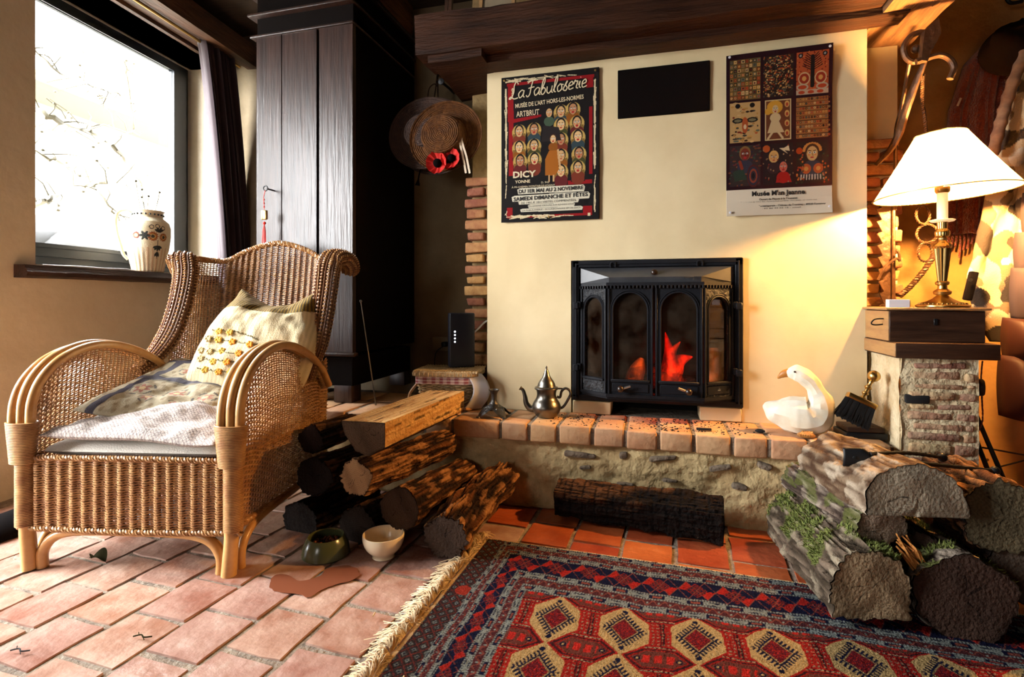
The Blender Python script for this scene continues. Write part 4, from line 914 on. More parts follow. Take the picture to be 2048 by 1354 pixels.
def door_panel(name, P0, P1, emb, knob=None, label=None):
    """arched cast frame from plan point P0 to P1 (left to right seen from the room)"""
    P0 = Vector((*P0, 0)); P1 = Vector((*P1, 0)); w = (P1-P0).length; an = math.atan2(P1.y-P0.y, P1.x-P0.x)
    Mx = Matrix.Translation(P0) @ Matrix.Rotation(an, 4, 'Z')      # local x along, -y out
    d = bpy.data.objects.new(name, None)
    f = MB(); a0, a1 = .020, w-.020; rz_ = (a1-a0)/2; cx = w/2; zbot = z0d+.052; zsp = z1d-.036-rz_ -.012 if emb else z1d-.020-rz_-.012
    n = 14; arch = [(a1, zbot)]+[(cx+rz_*math.cos(t), zsp+rz_*math.sin(t)*1.05) for t in np.linspace(0, PI, n)]+[(a0, zbot)]
    outer = [(w-.002, zbot)]+[(w-.002, zsp)]*0
    zt_ = z1d-.014
    # frame face = rectangle minus arch: bridge outer ring samples to the arch
    ring = []
    for (x, z_) in arch:
        if z_ <= zsp+1e-6: ring.append((w-.002 if x > cx else .002, z_))
        else:
            t = math.atan2(z_-zsp, x-cx); dx, dz = math.cos(t), math.sin(t); k = min((w/2-.002)/abs(dx) if abs(dx) > 1e-6 else 9, (zt_-zsp)/dz if dz > 1e-6 else 9); ring.append((cx+dx*k, zsp+dz*k))
    corners = [(w-.002, zt_), (.002, zt_)]
    V = []; Fs = []
    for (x, z_), (X, Z) in zip(arch, ring): V += [(x, -.0, z_), (X, -.0, Z), (x, .014, z_)]
    for k in range(len(arch)-1): a = 3*k; Fs += [(a, a+1, a+4, a+3), (a, a+3, a+5, a+2)]
    V += [(w-.002, 0, zt_), (.002, 0, zt_)]; nV = len(V)
    for k in range(len(ring)-1):
        if abs(ring[k][0]-(w-.002)) < 1e-4 and abs(ring[k+1][1]-zt_) < 1e-4: Fs.append((3*k+1, nV-2, 3*k+4))
        if abs(ring[k][1]-zt_) < 1e-4 and abs(ring[k+1][0]-.002) < 1e-4: Fs.append((3*k+1, nV-1, 3*k+4))
    V = [tuple(Mx @ Vector(v)) for v in V]; f.add(V, Fs)
    f.box(.002, w-.002, 0, .012, z0d, zbot, Mx)
    fo = f.build(name, M['iron_emb'] if emb else M['iron'], st, smooth=False, label=label)
    r_ = MB()
    for off, rr_ in ((.0, .0035), (-.007, .0022)):
        pth = [(a1-off*1.0, -.002, zbot+.0)]+[(cx+(rz_-off)*math.cos(t), -.002, zsp+(rz_-off)*math.sin(t)*1.05) for t in np.linspace(0, PI, 20)]+[(a0+off, -.002, zbot)]
        r_.tube([tuple(Mx @ Vector(p)) for p in pth], rr_, 6)
    for x in (.006, w-.006): r_.bbox(x-.0035, x+.0035, -.006, .0, z0d, zt_, .001, 1, M=Mx)
    r_.bbox(a0-.006, a1+.006, -.009, .004, zbot-.006, zbot+.004, .002, 1, M=Mx)
    r_.build('moulding', M['iron'], fo, smooth=40)
    r_ = MB(); r_.bbox(a0-.002, a1+.002, -.003, .004, z0d+.008, zbot-.012, .0015, 1, M=Mx); r_.build('lower_plate', M['iron_emb'] if emb and P0.x < 0 else M['iron'], fo)
    g = MB(); g.prism([(x, z_) for x, z_ in arch], -.010, -.0085, Mx @ Matrix(((1,0,0,0),(0,0,-1,0),(0,1,0,0),(0,0,0,1)))); g.build('glass', M['sglass'], fo, smooth=False)
    if knob is not None:
        kb = MB(); kx = w*knob; kb.sphere(tuple(Mx @ Vector((kx, -.022, z0d+.022))), .0125, 14, 10, (1,1,1)); kb.tube([tuple(Mx @ Vector((kx, -.012, z0d+.022))), tuple(Mx @ Vector((kx, 0, z0d+.022)))], .006, 8); kb.build('knob', M['knob'], fo)
        s2 = 1 if knob < .5 else -1; kb = MB(); kb.tube([tuple(Mx @ Vector((kx+s2*.008, -.018, z0d+.024))), tuple(Mx @ Vector((kx+s2*.036, -.020, z0d+.034)))], .0042, 8); kb.build('latch', M['steel'], fo)
    return fo
door_panel('door_leaf', (-BXo, yo), (-BXi, yi), True); door_panel('door_leaf', (-BXi, yi), (-.002, yi), False, .30)
door_panel('door_leaf', (.002, yi), (BXi, yi), False, .70); dl = door_panel('door_leaf', (BXi, yi), (BXo, yo), True)
for sx in (-1, 1):
    for z_ in (.185, .43):
        m_ = MB().bbox(sx*.300-.011, sx*.300+.011, -.038, -.012, z_-.013, z_+.013, .003, 1); m_.bbox(sx*.288-.008, sx*.288+.008, -.030, -.008, z_-.008, z_+.016, .002, 1); m_.build('hinge', M['iron'], st)
# small flame emblem and raised lettering on the right lower plate
Mp = Matrix.Translation((BXi, yi, 0)) @ Matrix.Rotation(math.atan2(yo-yi, BXo-BXi), 4, 'Z')
m_ = MB()
for k, (dx, h) in enumerate(((-.005, .006), (0, .010), (.005, .007))): m_.tube([tuple(Mp @ Vector((.068+dx, -.004, z0d+.022))), tuple(Mp @ Vector((.068+dx*1.2, -.004, z0d+.022+h)))], [.0016, .0005], 5)
m_.build('flame_emblem', M['steel'], dl)
text_mesh('GODIN', .011, 'raised_lettering', M['bronze'], dl, Mp @ Matrix.Translation((.068, -.0036, z0d+.011)) @ Matrix.Rotation(PI/2, 4, 'X'))
# blocks under the stove
for x0, x1 in ((-.315,-.165),(.165,.312)):
    o = MB().bbox(x0, x1, -.010, .10, 0, zb-.015, .003, 1, jit=.001).build('firebrick', M['cream'], st)
# burning logs and flames inside
fl = thing('fire', 'log fire glowing behind the central stove doors', 'fire', (-.012, SY+.055, .385))
m_ = MB()
for a, c, r_ in [((-.20,.0,.03),(.15,.03,.04),.028),((-.12,.05,.06),(.2,.0,.05),.026),((-.1,-.02,.08),(.05,.06,.09),.022)]:
    m_.tube([a, tuple((np.array(a)+np.array(c))/2+[0,0,.004]), c], [r_*.9, r_, r_*.85], 9)
m_.build('burning_logs', M['char'], fl)
flm = bpy.data.materials.new('flame'); flm.use_nodes = True; nt = flm.node_tree; nt.nodes.clear(); L = nt.links.new
o_ = _n(nt, 'ShaderNodeOutputMaterial'); em = _n(nt, 'ShaderNodeEmission')
at = _n(nt, 'ShaderNodeAttribute'); at.attribute_name = 'fcol'; at.attribute_type = 'OBJECT'; L(at.outputs['Color'], em.inputs[0])
tc = _n(nt, 'ShaderNodeTexCoord'); mpf = _n(nt, 'ShaderNodeMapping'); mpf.inputs['Scale'].default_value = (1, 1, .45); L(tc.outputs['Object'], mpf.inputs[0]); nz = _n(nt, 'ShaderNodeTexNoise'); nz.inputs['Scale'].default_value = 30; nz.inputs['Detail'].default_value = 6; L(mpf.outputs[0], nz.inputs['Vector'])
mr = _n(nt, 'ShaderNodeMapRange'); mr.inputs['From Min'].default_value = .46; mr.inputs['From Max'].default_value = .66; mr.inputs['To Max'].default_value = 20.0; L(nz.outputs['Fac'], mr.inputs[0])
L(mr.outputs[0], em.inputs[1]); L(em.outputs[0], o_.inputs['Volume'])
def flame(pts, rs, cb, ct):
    P = spline(pts, 8); rr_ = np.interp(np.linspace(0, 1, len(P)), np.linspace(0, 1, len(rs)), rs)
    for q in (1.0, .72, .45):
        m_ = MB(); m_.tube(P+np.array([.0, .001, 0])*q, rr_*q, 12, flat=.5); o = m_.build('flame', flm, fl); o['fcol'] = [float((a+b_)/2) for a, b_ in zip(cb, ct)]
R1, R2, R3 = (1.0,.035,.008), (.9,.010,.004), (.34,.028,.006)
flame([(.045,-.085,.0),(.05,-.085,.06),(.075,-.085,.12),(.065,-.08,.17),(.095,-.08,.215)], [.030,.042,.034,.018,.001], R3, R1)
flame([(.05,-.09,.09),(.075,-.09,.125),(.10,-.09,.148),(.138,-.09,.160)], [.040,.034,.022,.002], R1, R2)
flame([(.055,-.088,.10),(.054,-.088,.18),(.040,-.088,.25)], [.036,.018,.001], R2, R2)
flame([(.06,-.08,.0),(.07,-.08,.05),(.06,-.08,.11)], [.04,.045,.03], R3, R3)
flame([(-.065,-.09,.02),(-.075,-.09,.06),(-.06,-.09,.11),(-.045,-.09,.15)], [.026,.036,.030,.008], R3, (.55,.10,.02))
flame([(.20,-.04,.02),(.215,-.035,.10),(.215,-.035,.19)], [.022,.03,.02], (.10,.018,.006), (.22,.07,.02))

# ================================================================== posters
class Canvas:
    def __init__(s, w, h, c): s.w, s.h = w, h; s.a = np.ones((h, w, 3))*np.array(c); s.Y, s.X = np.mgrid[0:h, 0:w]; s.X = (s.X+.5)/w; s.Y = (s.Y+.5)/h; s.asp = h/w
    def _p(s, m, c): s.a[m] = c
    def rect(s, x0, x1, y0, y1, c): s._p((s.X > x0) & (s.X < x1) & (s.Y > y0) & (s.Y < y1), c)
    def ell(s, x, y, rx, ry, c): s._p(((s.X-x)/rx)**2+((s.Y-y)/ry)**2 < 1, c)
    def line(s, pts, w, c):
        for (x0, y0), (x1, y1) in zip(pts[:-1], pts[1:]):
            dx, dy = x1-x0, (y1-y0)*s.asp; L2 = dx*dx+dy*dy+1e-12; t = np.clip(((s.X-x0)*dx+(s.Y-y0)*s.asp*dy)/L2, 0, 1)
            s._p(np.hypot(s.X-x0-t*dx, (s.Y-y0)*s.asp-t*dy) < w, c)
    def poly(s, pts, c):
        m = np.zeros(s.X.shape, bool); n = len(pts)
        for i in range(n):
            x0, y0 = pts[i]; x1, y1 = pts[(i+1) % n]
            if y0 == y1: continue
            k = ((s.Y >= min(y0, y1)) & (s.Y < max(y0, y1))) & (s.X < x0+(s.Y-y0)/(y1-y0)*(x1-x0)); m ^= k
        s._p(m, c)
    def face(s, x, y, r, skin, hair, coat, mood=0):
        a = 1/s.asp
        s.ell(x, y+r*2.3*a, r*1.5, r*1.3*a, coat); s.ell(x, y-r*.2*a, r*1.12, r*1.35*a, hair); s.ell(x, y, r*.86, r*1.15*a, skin)
        s.line([(x, y-.1*r*a), (x+.12*r, y+.35*r*a)], r*.07, tuple(np.array(skin)*.4))
        for sx in (-1, 1): s.ell(x+sx*r*.36, y-r*.15*a, r*.22, r*.17*a, (.75,.7,.6)); s.ell(x+sx*r*.36, y-r*.15*a, r*.1, r*.12*a, (.01,.01,.01)); s.line([(x+sx*r*.18, y-r*.42*a), (x+sx*r*.58, y-r*(.48-.1*mood)*a)], r*.06, (.02,.01,.01)); s.ell(x+sx*r*.5, y+r*.2*a, r*.17, r*.14*a, tuple(np.array(skin)*np.array([1.05,.55,.5])))
        s.ell(x, y+r*.62*a, r*.3, r*(.12+.12*(mood > 0))*a, (.35,.02,.02))
def poster(name, label, x0, x1, z0, z1, cv, curl):
    t = thing(name, label, 'poster', ((x0+x1)/2, 2.112, (z0+z1)/2)); w, h = x1-x0, z1-z0
    nu, nv = cv.w, cv.h; u = np.linspace(0, 1, nu); v = np.linspace(0, 1, nv); U, V_ = np.meshgrid(u, v)   # v down
    P = np.stack([(U-.5)*w, -.003-curl(U, V_), (.5-V_)*h], -1).transpose(1, 0, 2); c = cv.a.transpose(1, 0, 2)
    m_ = MB(); m_.grid(P[:, ::-1]); o = m_.build('sheet', M['colflat'], t, col=c[:, ::-1].reshape(-1, 3)); o.modifiers.new('s', 'SOLIDIFY').thickness = .0004
    return t, w, h
def on_p(t, w, h, curl, parent, s, x, y, size, m, width=None, rot=0.0, bold=0., shear=0.):
    Mx = Matrix.Translation(((x-.5)*w, -.0046-float(curl(np.array(x), np.array(y))), (.5-y)*h)) @ Matrix.Rotation(PI/2, 4, 'X') @ Matrix.Rotation(rot, 4, 'Z')
    o = text_mesh(s, size, 'lettering', m, parent, Mx, bold=bold, shear=shear, width=width); return o
K_, CR, RD = (.010,.008,.008), srgb(206,188,150), (.24,.008,.010)
cv = Canvas(300, 450, K_); random.seed(9)
def rough(pts, w, c, n=26, j=.006):
    for (x0, y0), (x1, y1) in zip(pts[:-1], pts[1:]):
        for k in range(n):
            f0, f1 = sorted((random.random(), min(1, random.random()))); f1 = min(1, f0+.09)
            o1, o2 = random.gauss(0, j), random.gauss(0, j); nx_, ny = (0, 1) if abs(x1-x0) > abs(y1-y0) else (1, 0)
            cv.line([(x0+(x1-x0)*f0+nx_*o1, y0+(y1-y0)*f0+ny*o1), (x0+(x1-x0)*f1+nx_*o2, y0+(y1-y0)*f1+ny*o2)], w, c)
cv.rect(.06,.95,.045,.065,RD); cv.rect(.08,.13,.28,.64,RD); cv.rect(.07,.13,.05,.3,RD); cv.rect(.87,.94,.05,.13,RD); cv.rect(.90,.935,.25,.66,RD); cv.rect(.07,.93,.955,.972,RD); cv.rect(.06,.12,.84,.97,RD); cv.rect(.84,.93,.85,.97,RD); cv.rect(.62,.93,.69,.715,RD)
cv.poly([(.12,.06),(.135,.285),(.42,.27),(.42,.285),(.12,.31)], RD)
rough([(.04,.03),(.96,.03)], .004, CR, 30); rough([(.05,.07),(.05,.95)], .004, CR, 40); rough([(.955,.07),(.955,.95)], .004, CR, 40); rough([(.05,.965),(.95,.965)], .004, CR, 34); rough([(.12,.08),(.12,.14)], .004, CR, 12)
sk = [srgb(190,150,104), srgb(170,120,84), srgb(206,170,120)]; hr = [(.012,.01,.01), (.05,.018,.01), (.02,.012,.01)]; ct = [(.16,.03,.015), (.03,.05,.06), (.22,.07,.01), (.05,.05,.015), (.1,.015,.015)]
seats = [(.19,.37),(.345,.365),(.19,.47),(.345,.465),(.20,.555),(.35,.55), (.62,.27),(.74,.26),(.62,.35),(.78,.345),(.62,.44),(.79,.43),(.62,.54),(.80,.535),(.62,.635),(.79,.62)]
for k, (x, y) in enumerate(seats):
    big = x > .5; r_ = .045; cv.ell(x, y+.002, .074, .050, srgb(178,146,80)); cv.rect(x-.068, x+.068, y+.01, y+.04, srgb(120,92,44)); cv.ell(x, y+.045, .066, .030, ct[k % 5]); cv.rect(x-.07, x+.07, y+.058, y+.08, K_)
    cv.face(x, y-.004, .043, sk[k % 3], hr[0], ct[k % 5], k % 2)
cv.face(.50,.265,.035, sk[0], hr[0], (.05,.08,.05), 0); cv.poly([(.44,.34),(.60,.36),(.62,.44),(.42,.44)], (.02,.015,.015)); cv.face(.54,.43,.032, sk[2], hr[1], (.22,.07,.01), 1)
cv.poly([(.50,.50),(.58,.50),(.60,.62),(.56,.655),(.46,.65),(.46,.55)], (.32,.10,.012)); cv.line([(.59,.50),(.61,.60)], .01, sk[0]); 
for x in (.50,.545): cv.line([(x,.655),(x,.69)], .008, sk[0]); cv.ell(x,.70,.014,.009,(.02,.01,.01))
for (x0, x1, y) in [(.17,.86,.742),(.11,.91,.787),(.18,.80,.815),(.28,.76,.838),(.20,.84,.862)]:
    hh = .020 if y < .8 else .011
    cv.poly([(x0, y-hh*.6), (x0+.03, y-hh), (x1-.02, y-hh*1.15), (x1, y-hh*.4), (x1-.01, y+hh), (x0+.01, y+hh*.9)], srgb(206,198,176))
cv.rect(.885,.915,.955,.975,CR)
_src = np.interp((np.arange(450)+.5)/450, [0,.2,.935,.95,1], [0,.2,.875,.95,1]); cv.a = cv.a[np.clip((_src*450).astype(int), 0, 449)]; YA = lambda y: y if y < .2 else .2+(y-.2)*(.735/.675)
cA = lambda u, v: .0012+.004*np.clip(v-.93, 0, 1)*14*np.clip(1-u*1.5, 0, 1)+.0004*np.sin(u*5+v*3)
pt, w, h = poster('poster', 'black and red museum poster with rows of painted faces and cream script title', -.624, -.222, 1.077, 1.677, cv, cA)
LET = {'L': ([(.95,1.9),(.6,2.25),(.35,1.7),(.42,.9),(.15,.1),(-.15,.05),(.1,.3),(.6,.0),(1.2,.1)], 1.15), 'a': ([(.85,.85),(.5,1.0),(.1,.55),(.35,.0),(.75,.35),(.88,.95),(.85,.2),(1.1,.05)], 1.05),
 'F': ([(-.1,1.75),(.3,2.0),(1.3,2.1)], 0), 'F2': ([(.62,2.0),(.5,1.2),(.45,.3),(.15,-.05),(-.1,.2)], 0), 'F3': ([(.1,1.05),(.5,1.15),(1.0,1.2)], 1.0),
 'b': ([(0,.2),(.45,1.5),(.38,2.15),(.15,1.6),(.15,.2),(.5,.0),(.75,.5),(.45,.85),(.2,.6)], .95), 'u': ([(0,.9),(.08,.2),(.4,.0),(.7,.4),(.75,.95),(.75,.2),(1.0,.05)], 1.0), 'l': ([(0,.2),(.4,1.4),(.32,2.1),(.1,1.5),(.15,.2),(.45,.05)], .5),
 'o': ([(.5,1.0),(.1,.6),(.3,.0),(.75,.3),(.6,.9),(.35,.95),(.95,.85)], .95), 's': ([(0,.1),(.4,1.1),(.5,1.15),(.35,.7),(.62,.35),(.45,-.02),(.08,.08)], .72), 'e': ([(.05,.45),(.65,.65),(.5,1.05),(.12,.7),(.25,.05),(.85,.2)], .8),
 'r': ([(0,.6),(.15,1.1),(.3,.95),(.55,.95),(.45,.2),(.75,.05)], .75), 'i': ([(0,.4),(.15,.9),(.15,.2),(.4,.05)], .4), 'dot': ([(.15,1.35),(.17,1.42)], 0)}
def script(word, x, y, sx, slope):
    m_ = MB(); cx = 0
    for ch in word:
        if ch == ' ': cx += .35; continue
        for key in (['F','F2','F3'] if ch == 'F' else ['i','dot'] if ch == 'i' else [ch]):
            pts = [(x+(cx+px_+py_*.18)*sx, y+(cx*slope*sx)+py_*sx*1.12, 0) for px_, py_ in LET[key][0]]; S_ = spline(pts, 5); m_.tube(S_, .0022, 6, N=np.tile([0, 0, 1.0], (len(S_), 1)), flat=.12)
        cx += LET['F3' if ch == 'F' else ch][1]
    return m_, cx
m_, tot = script('La Fabuloserie', 0, 0, 1, 0); sx = w*.80/(tot+.3)
m_, _ = script('La Fabuloserie', -w*.405, h*.5-h*.155, sx, .06)
o = m_.build('script_lettering', M['ltxt'], pt); o.matrix_local = Matrix.Translation((0, -.0075, 0)) @ Matrix.Rotation(PI/2, 4, 'X')
T_ = lambda t_, x_, y_, *a, **k: on_p(pt, w, h, cA, pt, t_, x_, YA(y_), *a, **k)
T_('MUSÉE DE L\'ART HORS-LES-NORMES', .50, .208, .024, M['ltxt'], width=w*.70, rot=.04, bold=.0004)
T_('ARTBRUT', .28, .272, .032, M['ltxt'], width=w*.24, bold=.0004, rot=.02); T_('DICY', .245, .655, .036, M['ltxt'], width=w*.24, bold=.0012); T_('YONNE', .225, .69, .017, M['ltxt'], width=w*.16, bold=.0003)
T_('D. 943', .46, .70, .011, M['ltxt'], width=w*.08); T_('À MI-CHEMIN MONTARGIS-JOIGNY', .335, .720, .011, M['ltxt'], width=w*.45)
T_('DU 1ER MAI AU 2 NOVEMBRE', .515, .752, .021, M['dtxt'], width=w*.66, bold=.0006, rot=.01); T_('SAMEDI DIMANCHE ET FÊTES', .51, .797, .022, M['dtxt'], width=w*.76, bold=.0006, rot=.02)
T_('DE 14H À 18H VISITES COMMENTÉES', .49, .821, .012, M['dtxt'], width=w*.56, rot=.012); T_('EN SEMAINE GROUPES SUR RENDEZ-VOUS', .52, .842, .009, M['dtxt'], width=w*.46, rot=.01)
T_('LA FABULOSERIE - BOURBONNAIS 89120 DICY', .52, .866, .009, M['dtxt'], width=w*.6, rot=.01)
for x, y in ((-.187,.286),(.187,.286),(.0,-.285)): MB().lathe([(0,-.003),(.0045,-.002),(.0045,0),(0,.001)], 10, c=(x,-.012,y), M=Matrix.Rotation(PI/2,4,'X')).build('pin', M['brass'], pt)

cv = Canvas(300, 460, (.018,.004,.008)); random.seed(4); RR = lambda *c: tuple(np.array(c[random.randrange(len(c))])*random.uniform(.7,1.2))
pal = [srgb(170,70,36), srgb(120,40,24), srgb(190,140,70), srgb(60,60,54), srgb(150,110,60), srgb(40,20,16), srgb(96,100,84), srgb(204,166,110)]
C3 = [(.035,.335),(.36,.645),(.67,.965)]; R3_ = [(.035,.285),(.30,.545),(.565,.815)]
def cell(i, j): return C3[i][0], C3[i][1], R3_[j][0], R3_[j][1]
x0, x1, y0, y1 = cell(0,0); cv.rect(x0,x1,y0,y1,srgb(96,76,40))
for a in range(8):
    for b_ in range(9): X = x0+.018+a*.0375; Y = y0+.014+b_*.0275; cv.rect(X-.014,X+.014,Y-.010,Y+.010,RR(*pal)); cv.ell(X,Y,.010,.0068,RR(*pal)); cv.ell(X,Y,.005,.0034,RR(*pal))
x0, x1, y0, y1 = cell(1,0); cv.rect(x0,x1,y0,y1,(.02,.012,.01))
for k in range(420): X = random.uniform(x0,x1-.02); Y = random.uniform(y0,y1-.012); cv.rect(X,X+random.uniform(.006,.02),Y,Y+random.uniform(.003,.010),RR(*pal))
x0, x1, y0, y1 = cell(2,0); cv.rect(x0,x1,y0,y1,srgb(176,82,44)); cx = (x0+x1)/2
for k in range(130): X, Y = random.uniform(x0,x1), random.uniform(y0,y1); cv.ell(X,Y,.006,.004,RR(srgb(206,120,60),srgb(110,30,20)))
cv.line([(cx,y1-.05),(cx,y0+.03)], .018, K_)
for s_ in (-1,1):
    for k in range(7): cv.line([(cx,y0+.11-.012*k),(cx+s_*(.09-.006*k),y0+.06-.012*k+.02)], .004, K_); 
    cv.ell(cx+s_*.075,y0+.155,.055,.038,srgb(206,170,120)); cv.ell(cx+s_*.075,y0+.155,.045,.030,srgb(150,50,30)); cv.ell(cx+s_*.075,y0+.155,.02,.014,srgb(206,150,80)); cv.ell(cx+s_*.09,y0+.205,.055,.02,srgb(180,160,130)); cv.ell(cx+s_*.09,y0+.205,.04,.012,srgb(176,66,34)); cv.ell(cx+s_*.11,y0+.02,.022,.014,K_); cv.ell(cx+s_*.11,y0+.02,.01,.007,srgb(150,150,150))
cv.rect(x0,x1,y1-.028,y1,srgb(190,160,130)); [cv.ell(x0+.05+.085*k,y1-.014,.03,.010,srgb(176,66,34)) for k in range(3)]
x0, x1, y0, y1 = cell(0,1); cv.rect(x0,x1,y0,y1,srgb(190,150,96)); cx = (x0+x1)/2
for k in range(60): X, Y = random.uniform(x0+.02,x1-.02), random.uniform(y0,y1); cv.ell(X,Y,random.uniform(.008,.028),.006,RR(*pal))
for s_ in (-1,1): cv.ell(cx+s_*.07,y0+.11,.055,.016,K_); cv.ell(cx+s_*.07,y0+.11,.035,.009,srgb(120,110,80)); cv.ell(cx+s_*.07,y0+.02,.025,.015,K_)
cv.ell(cx,y0+.14,.03,.05,srgb(170,80,40)); cv.ell(cx,y0+.15,.014,.016,srgb(210,180,140))
x0, x1, y0, y1 = .375,.625,.30,.545; cv.rect(x0,x1,y0,y1,srgb(206,180,130)); cv.rect(x0+.01,x1-.01,y0+.006,y1-.006,srgb(104,58,36)); cx = .50
cv.ell(cx-.03,y0+.045,.075,.04,srgb(206,150,50)); cv.ell(x0+.03,y0+.07,.03,.02,srgb(206,150,50)); cv.poly([(cx-.10,y0+.20),(cx-.06,y0+.12),(cx+.0,y0+.12),(cx+.06,y0+.20)], srgb(206,176,130)); cv.face(cx-.025,y0+.058,.034,srgb(206,176,130),srgb(206,150,50),srgb(206,176,130),1)
for s_ in (-1,1): cv.line([(cx-.025+s_*.02,y0+.19),(cx-.025+s_*.07,y0+.235)], .010, srgb(206,176,130)); cv.poly([(cx-.025+s_*.035,y0+.02),(cx-.025+s_*.05,y0-.0+.01),(cx-.025+s_*.02,y0+.03)], srgb(120,30,20))
for k in range(4): cv.ell(x1-.04,y0+.03+.058*k,.022,.020,srgb(206,160,90)); cv.ell(x1-.04,y0+.033+.058*k,.012,.012,srgb(160,60,40))
x0, x1, y0, y1 = cell(2,1); cv.rect(x0,x1,y0,y1,srgb(150,96,50))
for r_ in range(9):
    Y = y0+.012+r_*.0275; cv.rect(x0,x1,Y-.012,Y-.009,K_)
    for k in range(12): X = x0+.015+k*.026; cv.ell(X,Y,.010,.007,RR(*pal)); cv.ell(X,Y,.004,.003,RR(*pal))
x0, x1, y0, y1 = cell(0,2); cv.rect(x0,x1,y0,y1,(.03,.02,.02)); cx = (x0+x1)/2
for k in range(90): X, Y = random.uniform(x0,x1), random.uniform(y0,y1); cv.ell(X,Y,random.uniform(.006,.018),.005,RR((.1,.02,.02),(.03,.06,.04),(.16,.05,.02),(.02,.02,.05)))
cv.face(cx,y0+.055,.05,srgb(110,46,34),srgb(120,90,50),(.03,.03,.05),1)
for k in range(5): cv.ell(x1-.07,y1-.06,.062-.012*k,.070-.013*k,[srgb(70,30,30),srgb(40,44,60),srgb(130,60,40),srgb(50,40,50),K_][k])
cv.poly([(x0+.03,y1-.09),(x0+.13,y1-.11),(x0+.17,y1-.04),(x0+.05,y1-.03)], srgb(40,56,46)); cv.line([(x0+.12,y1-.11),(x0+.10,y1-.15)], .015, srgb(130,50,30))
x0, x1, y0, y1 = cell(1,2); cv.rect(x0,x1,y0,y1,(.012,.008,.012)); cv.ell(x0+.03,y0+.03,.035,.022,srgb(170,80,34)); cv.face(x0+.10,y0+.085,.042,srgb(196,150,90),srgb(206,160,90),(.03,.015,.02),0); cv.face(x0+.19,y0+.145,.042,srgb(190,100,80),(.012,.01,.02),(.35,.015,.01),1)
cv.poly([(x0+.13,y0+.20),(x0+.25,y0+.20),(x0+.27,y1-.01),(x0+.12,y1-.01)], (.35,.015,.01)); cv.poly([(x0+.15,y0+.03),(x0+.20,y0+.03),(x0+.24,y0+.015),(x0+.25,y0+.05),(x0+.20,y0+.045),(x0+.24,y0+.07)], srgb(210,190,150))
for k in range(26): cv.ell(random.uniform(x0,x1),random.uniform(y0,y1),.006,.005,RR((.2,.02,.01),(.3,.2,.1)))
x0, x1, y0, y1 = cell(2,2); cv.rect(x0,x1,y0,y1,(.014,.008,.010)); cx = (x0+x1)/2; cv.ell(x0+.03,y0+.055,.03,.02,srgb(160,60,20))
for k in range(11): a = k/10*PI; cv.ell(cx-.0+.075*math.cos(a),y0+.055-.04*math.sin(a),.014,.009,srgb(196,130,60))
cv.poly([(cx-.12,y1-.05),(cx-.08,y0+.14),(cx+.08,y0+.14),(cx+.12,y1-.05)], (.03,.03,.05)); cv.face(cx,y0+.075,.058,srgb(206,160,100),(.05,.02,.01),(.03,.03,.05),0)
for s_ in (-1,1): cv.ell(cx+s_*.055,y0+.165,.045,.03,srgb(176,84,40)); cv.ell(cx+s_*.055,y0+.165,.02,.013,srgb(206,140,70))
for k in range(9): cv.line([(cx-.10+.025*k,y1-.048),(cx-.105+.026*k,y1-.022)], .006, srgb(180,170,160))
for k in range(40): cv.ell(random.choice((random.uniform(x0,x0+.07),random.uniform(x1-.07,x1))),random.uniform(y0+.08,y1),.008,.006,RR(srgb(160,60,30),srgb(190,110,50),(.02,.05,.02)))
PW = srgb(206,192,170); cv.rect(0,1,.838,1,PW)
cv.a[:385] *= .72
cB = lambda u, v: .002+.013*np.clip(1-v*4, 0, 1)*u+.012*np.clip((v-.9)*8, 0, 1)*(np.clip(1-u*2.5, 0, 1)+np.clip(u*3-2.3, 0, 1))+.001*np.sin(u*6)
pt2, w, h = poster('poster', 'museum poster of nine colourful naive paintings above a pale caption strip', .246, .596, 1.066, 1.662, cv, cB)
T_ = lambda *a, **k: on_p(pt2, w, h, cB, pt2, *a, **k)
T_("Musée M'an Jeanne", .50, .880, .024, M['dtxt'], width=w*.50, bold=.0008); T_('Ouvert de Pâques à la Toussaint', .50, .908, .010, M['dtxt'], width=w*.36, bold=.0002); T_('Tous les jours de 11 h à 18 h - Fermé le lundi sauf fériés - Hors saison : sur rendez-vous', .50, .920, .006, M['dtxt'], width=w*.72)
T_('Centre Régional d\'Art Contemporain - Château du Tremblay - 89520 Fontenoy', .50, .948, .009, M['dtxt'], width=w*.88, bold=.0002); T_('Tél/fax : 03 86 44 02 18 - email', .47, .963, .007, M['dtxt'], width=w*.48)
for x, y in ((-.165,.287),(.165,.287),(-.163,-.285),(.163,-.277)): MB().lathe([(0,-.003),(.0045,-.002),(.0045,0),(0,.001)], 10, c=(x,-.018,y), M=Matrix.Rotation(PI/2,4,'X')).build('pin', M['paperw'], pt2)

# ================================================================== rug
rc0 = np.array([-.497, 1.579]); rth = rad(-2.04); RU = np.array([math.cos(rth), math.sin(rth)]); RW = np.array([RU[1], -RU[0]])
RLs, RLw = 2.05, 1.30
ns_, nw_ = 830, 500
s1 = np.r_[np.linspace(-.012, 1.35, 600), np.linspace(1.36, RLs, 90)]; w1 = np.r_[np.linspace(0, .66, 300), np.linspace(.67, RLw, 60)]
S, Wv = np.meshgrid(s1, w1, indexing='ij'); 
rs_ = np.random.default_rng(3); nzA = rs_.normal(0, 1, S.shape)
wv = Wv+.0025*np.sin(S*23)+.002*np.sin(S*61+1); sv = S+.0025*np.sin(Wv*29)
lm = np.interp(sv, [-.02, .045, .085, .128, .185], [-.5, 0, .078, .16, .253]); rm = RLs-sv; bm_ = RLw-wv
d = np.minimum(np.minimum(wv, lm), np.minimum(rm, bm_)); hor = (wv <= lm)      # running coordinate along the border
run = np.where(hor, sv, wv)
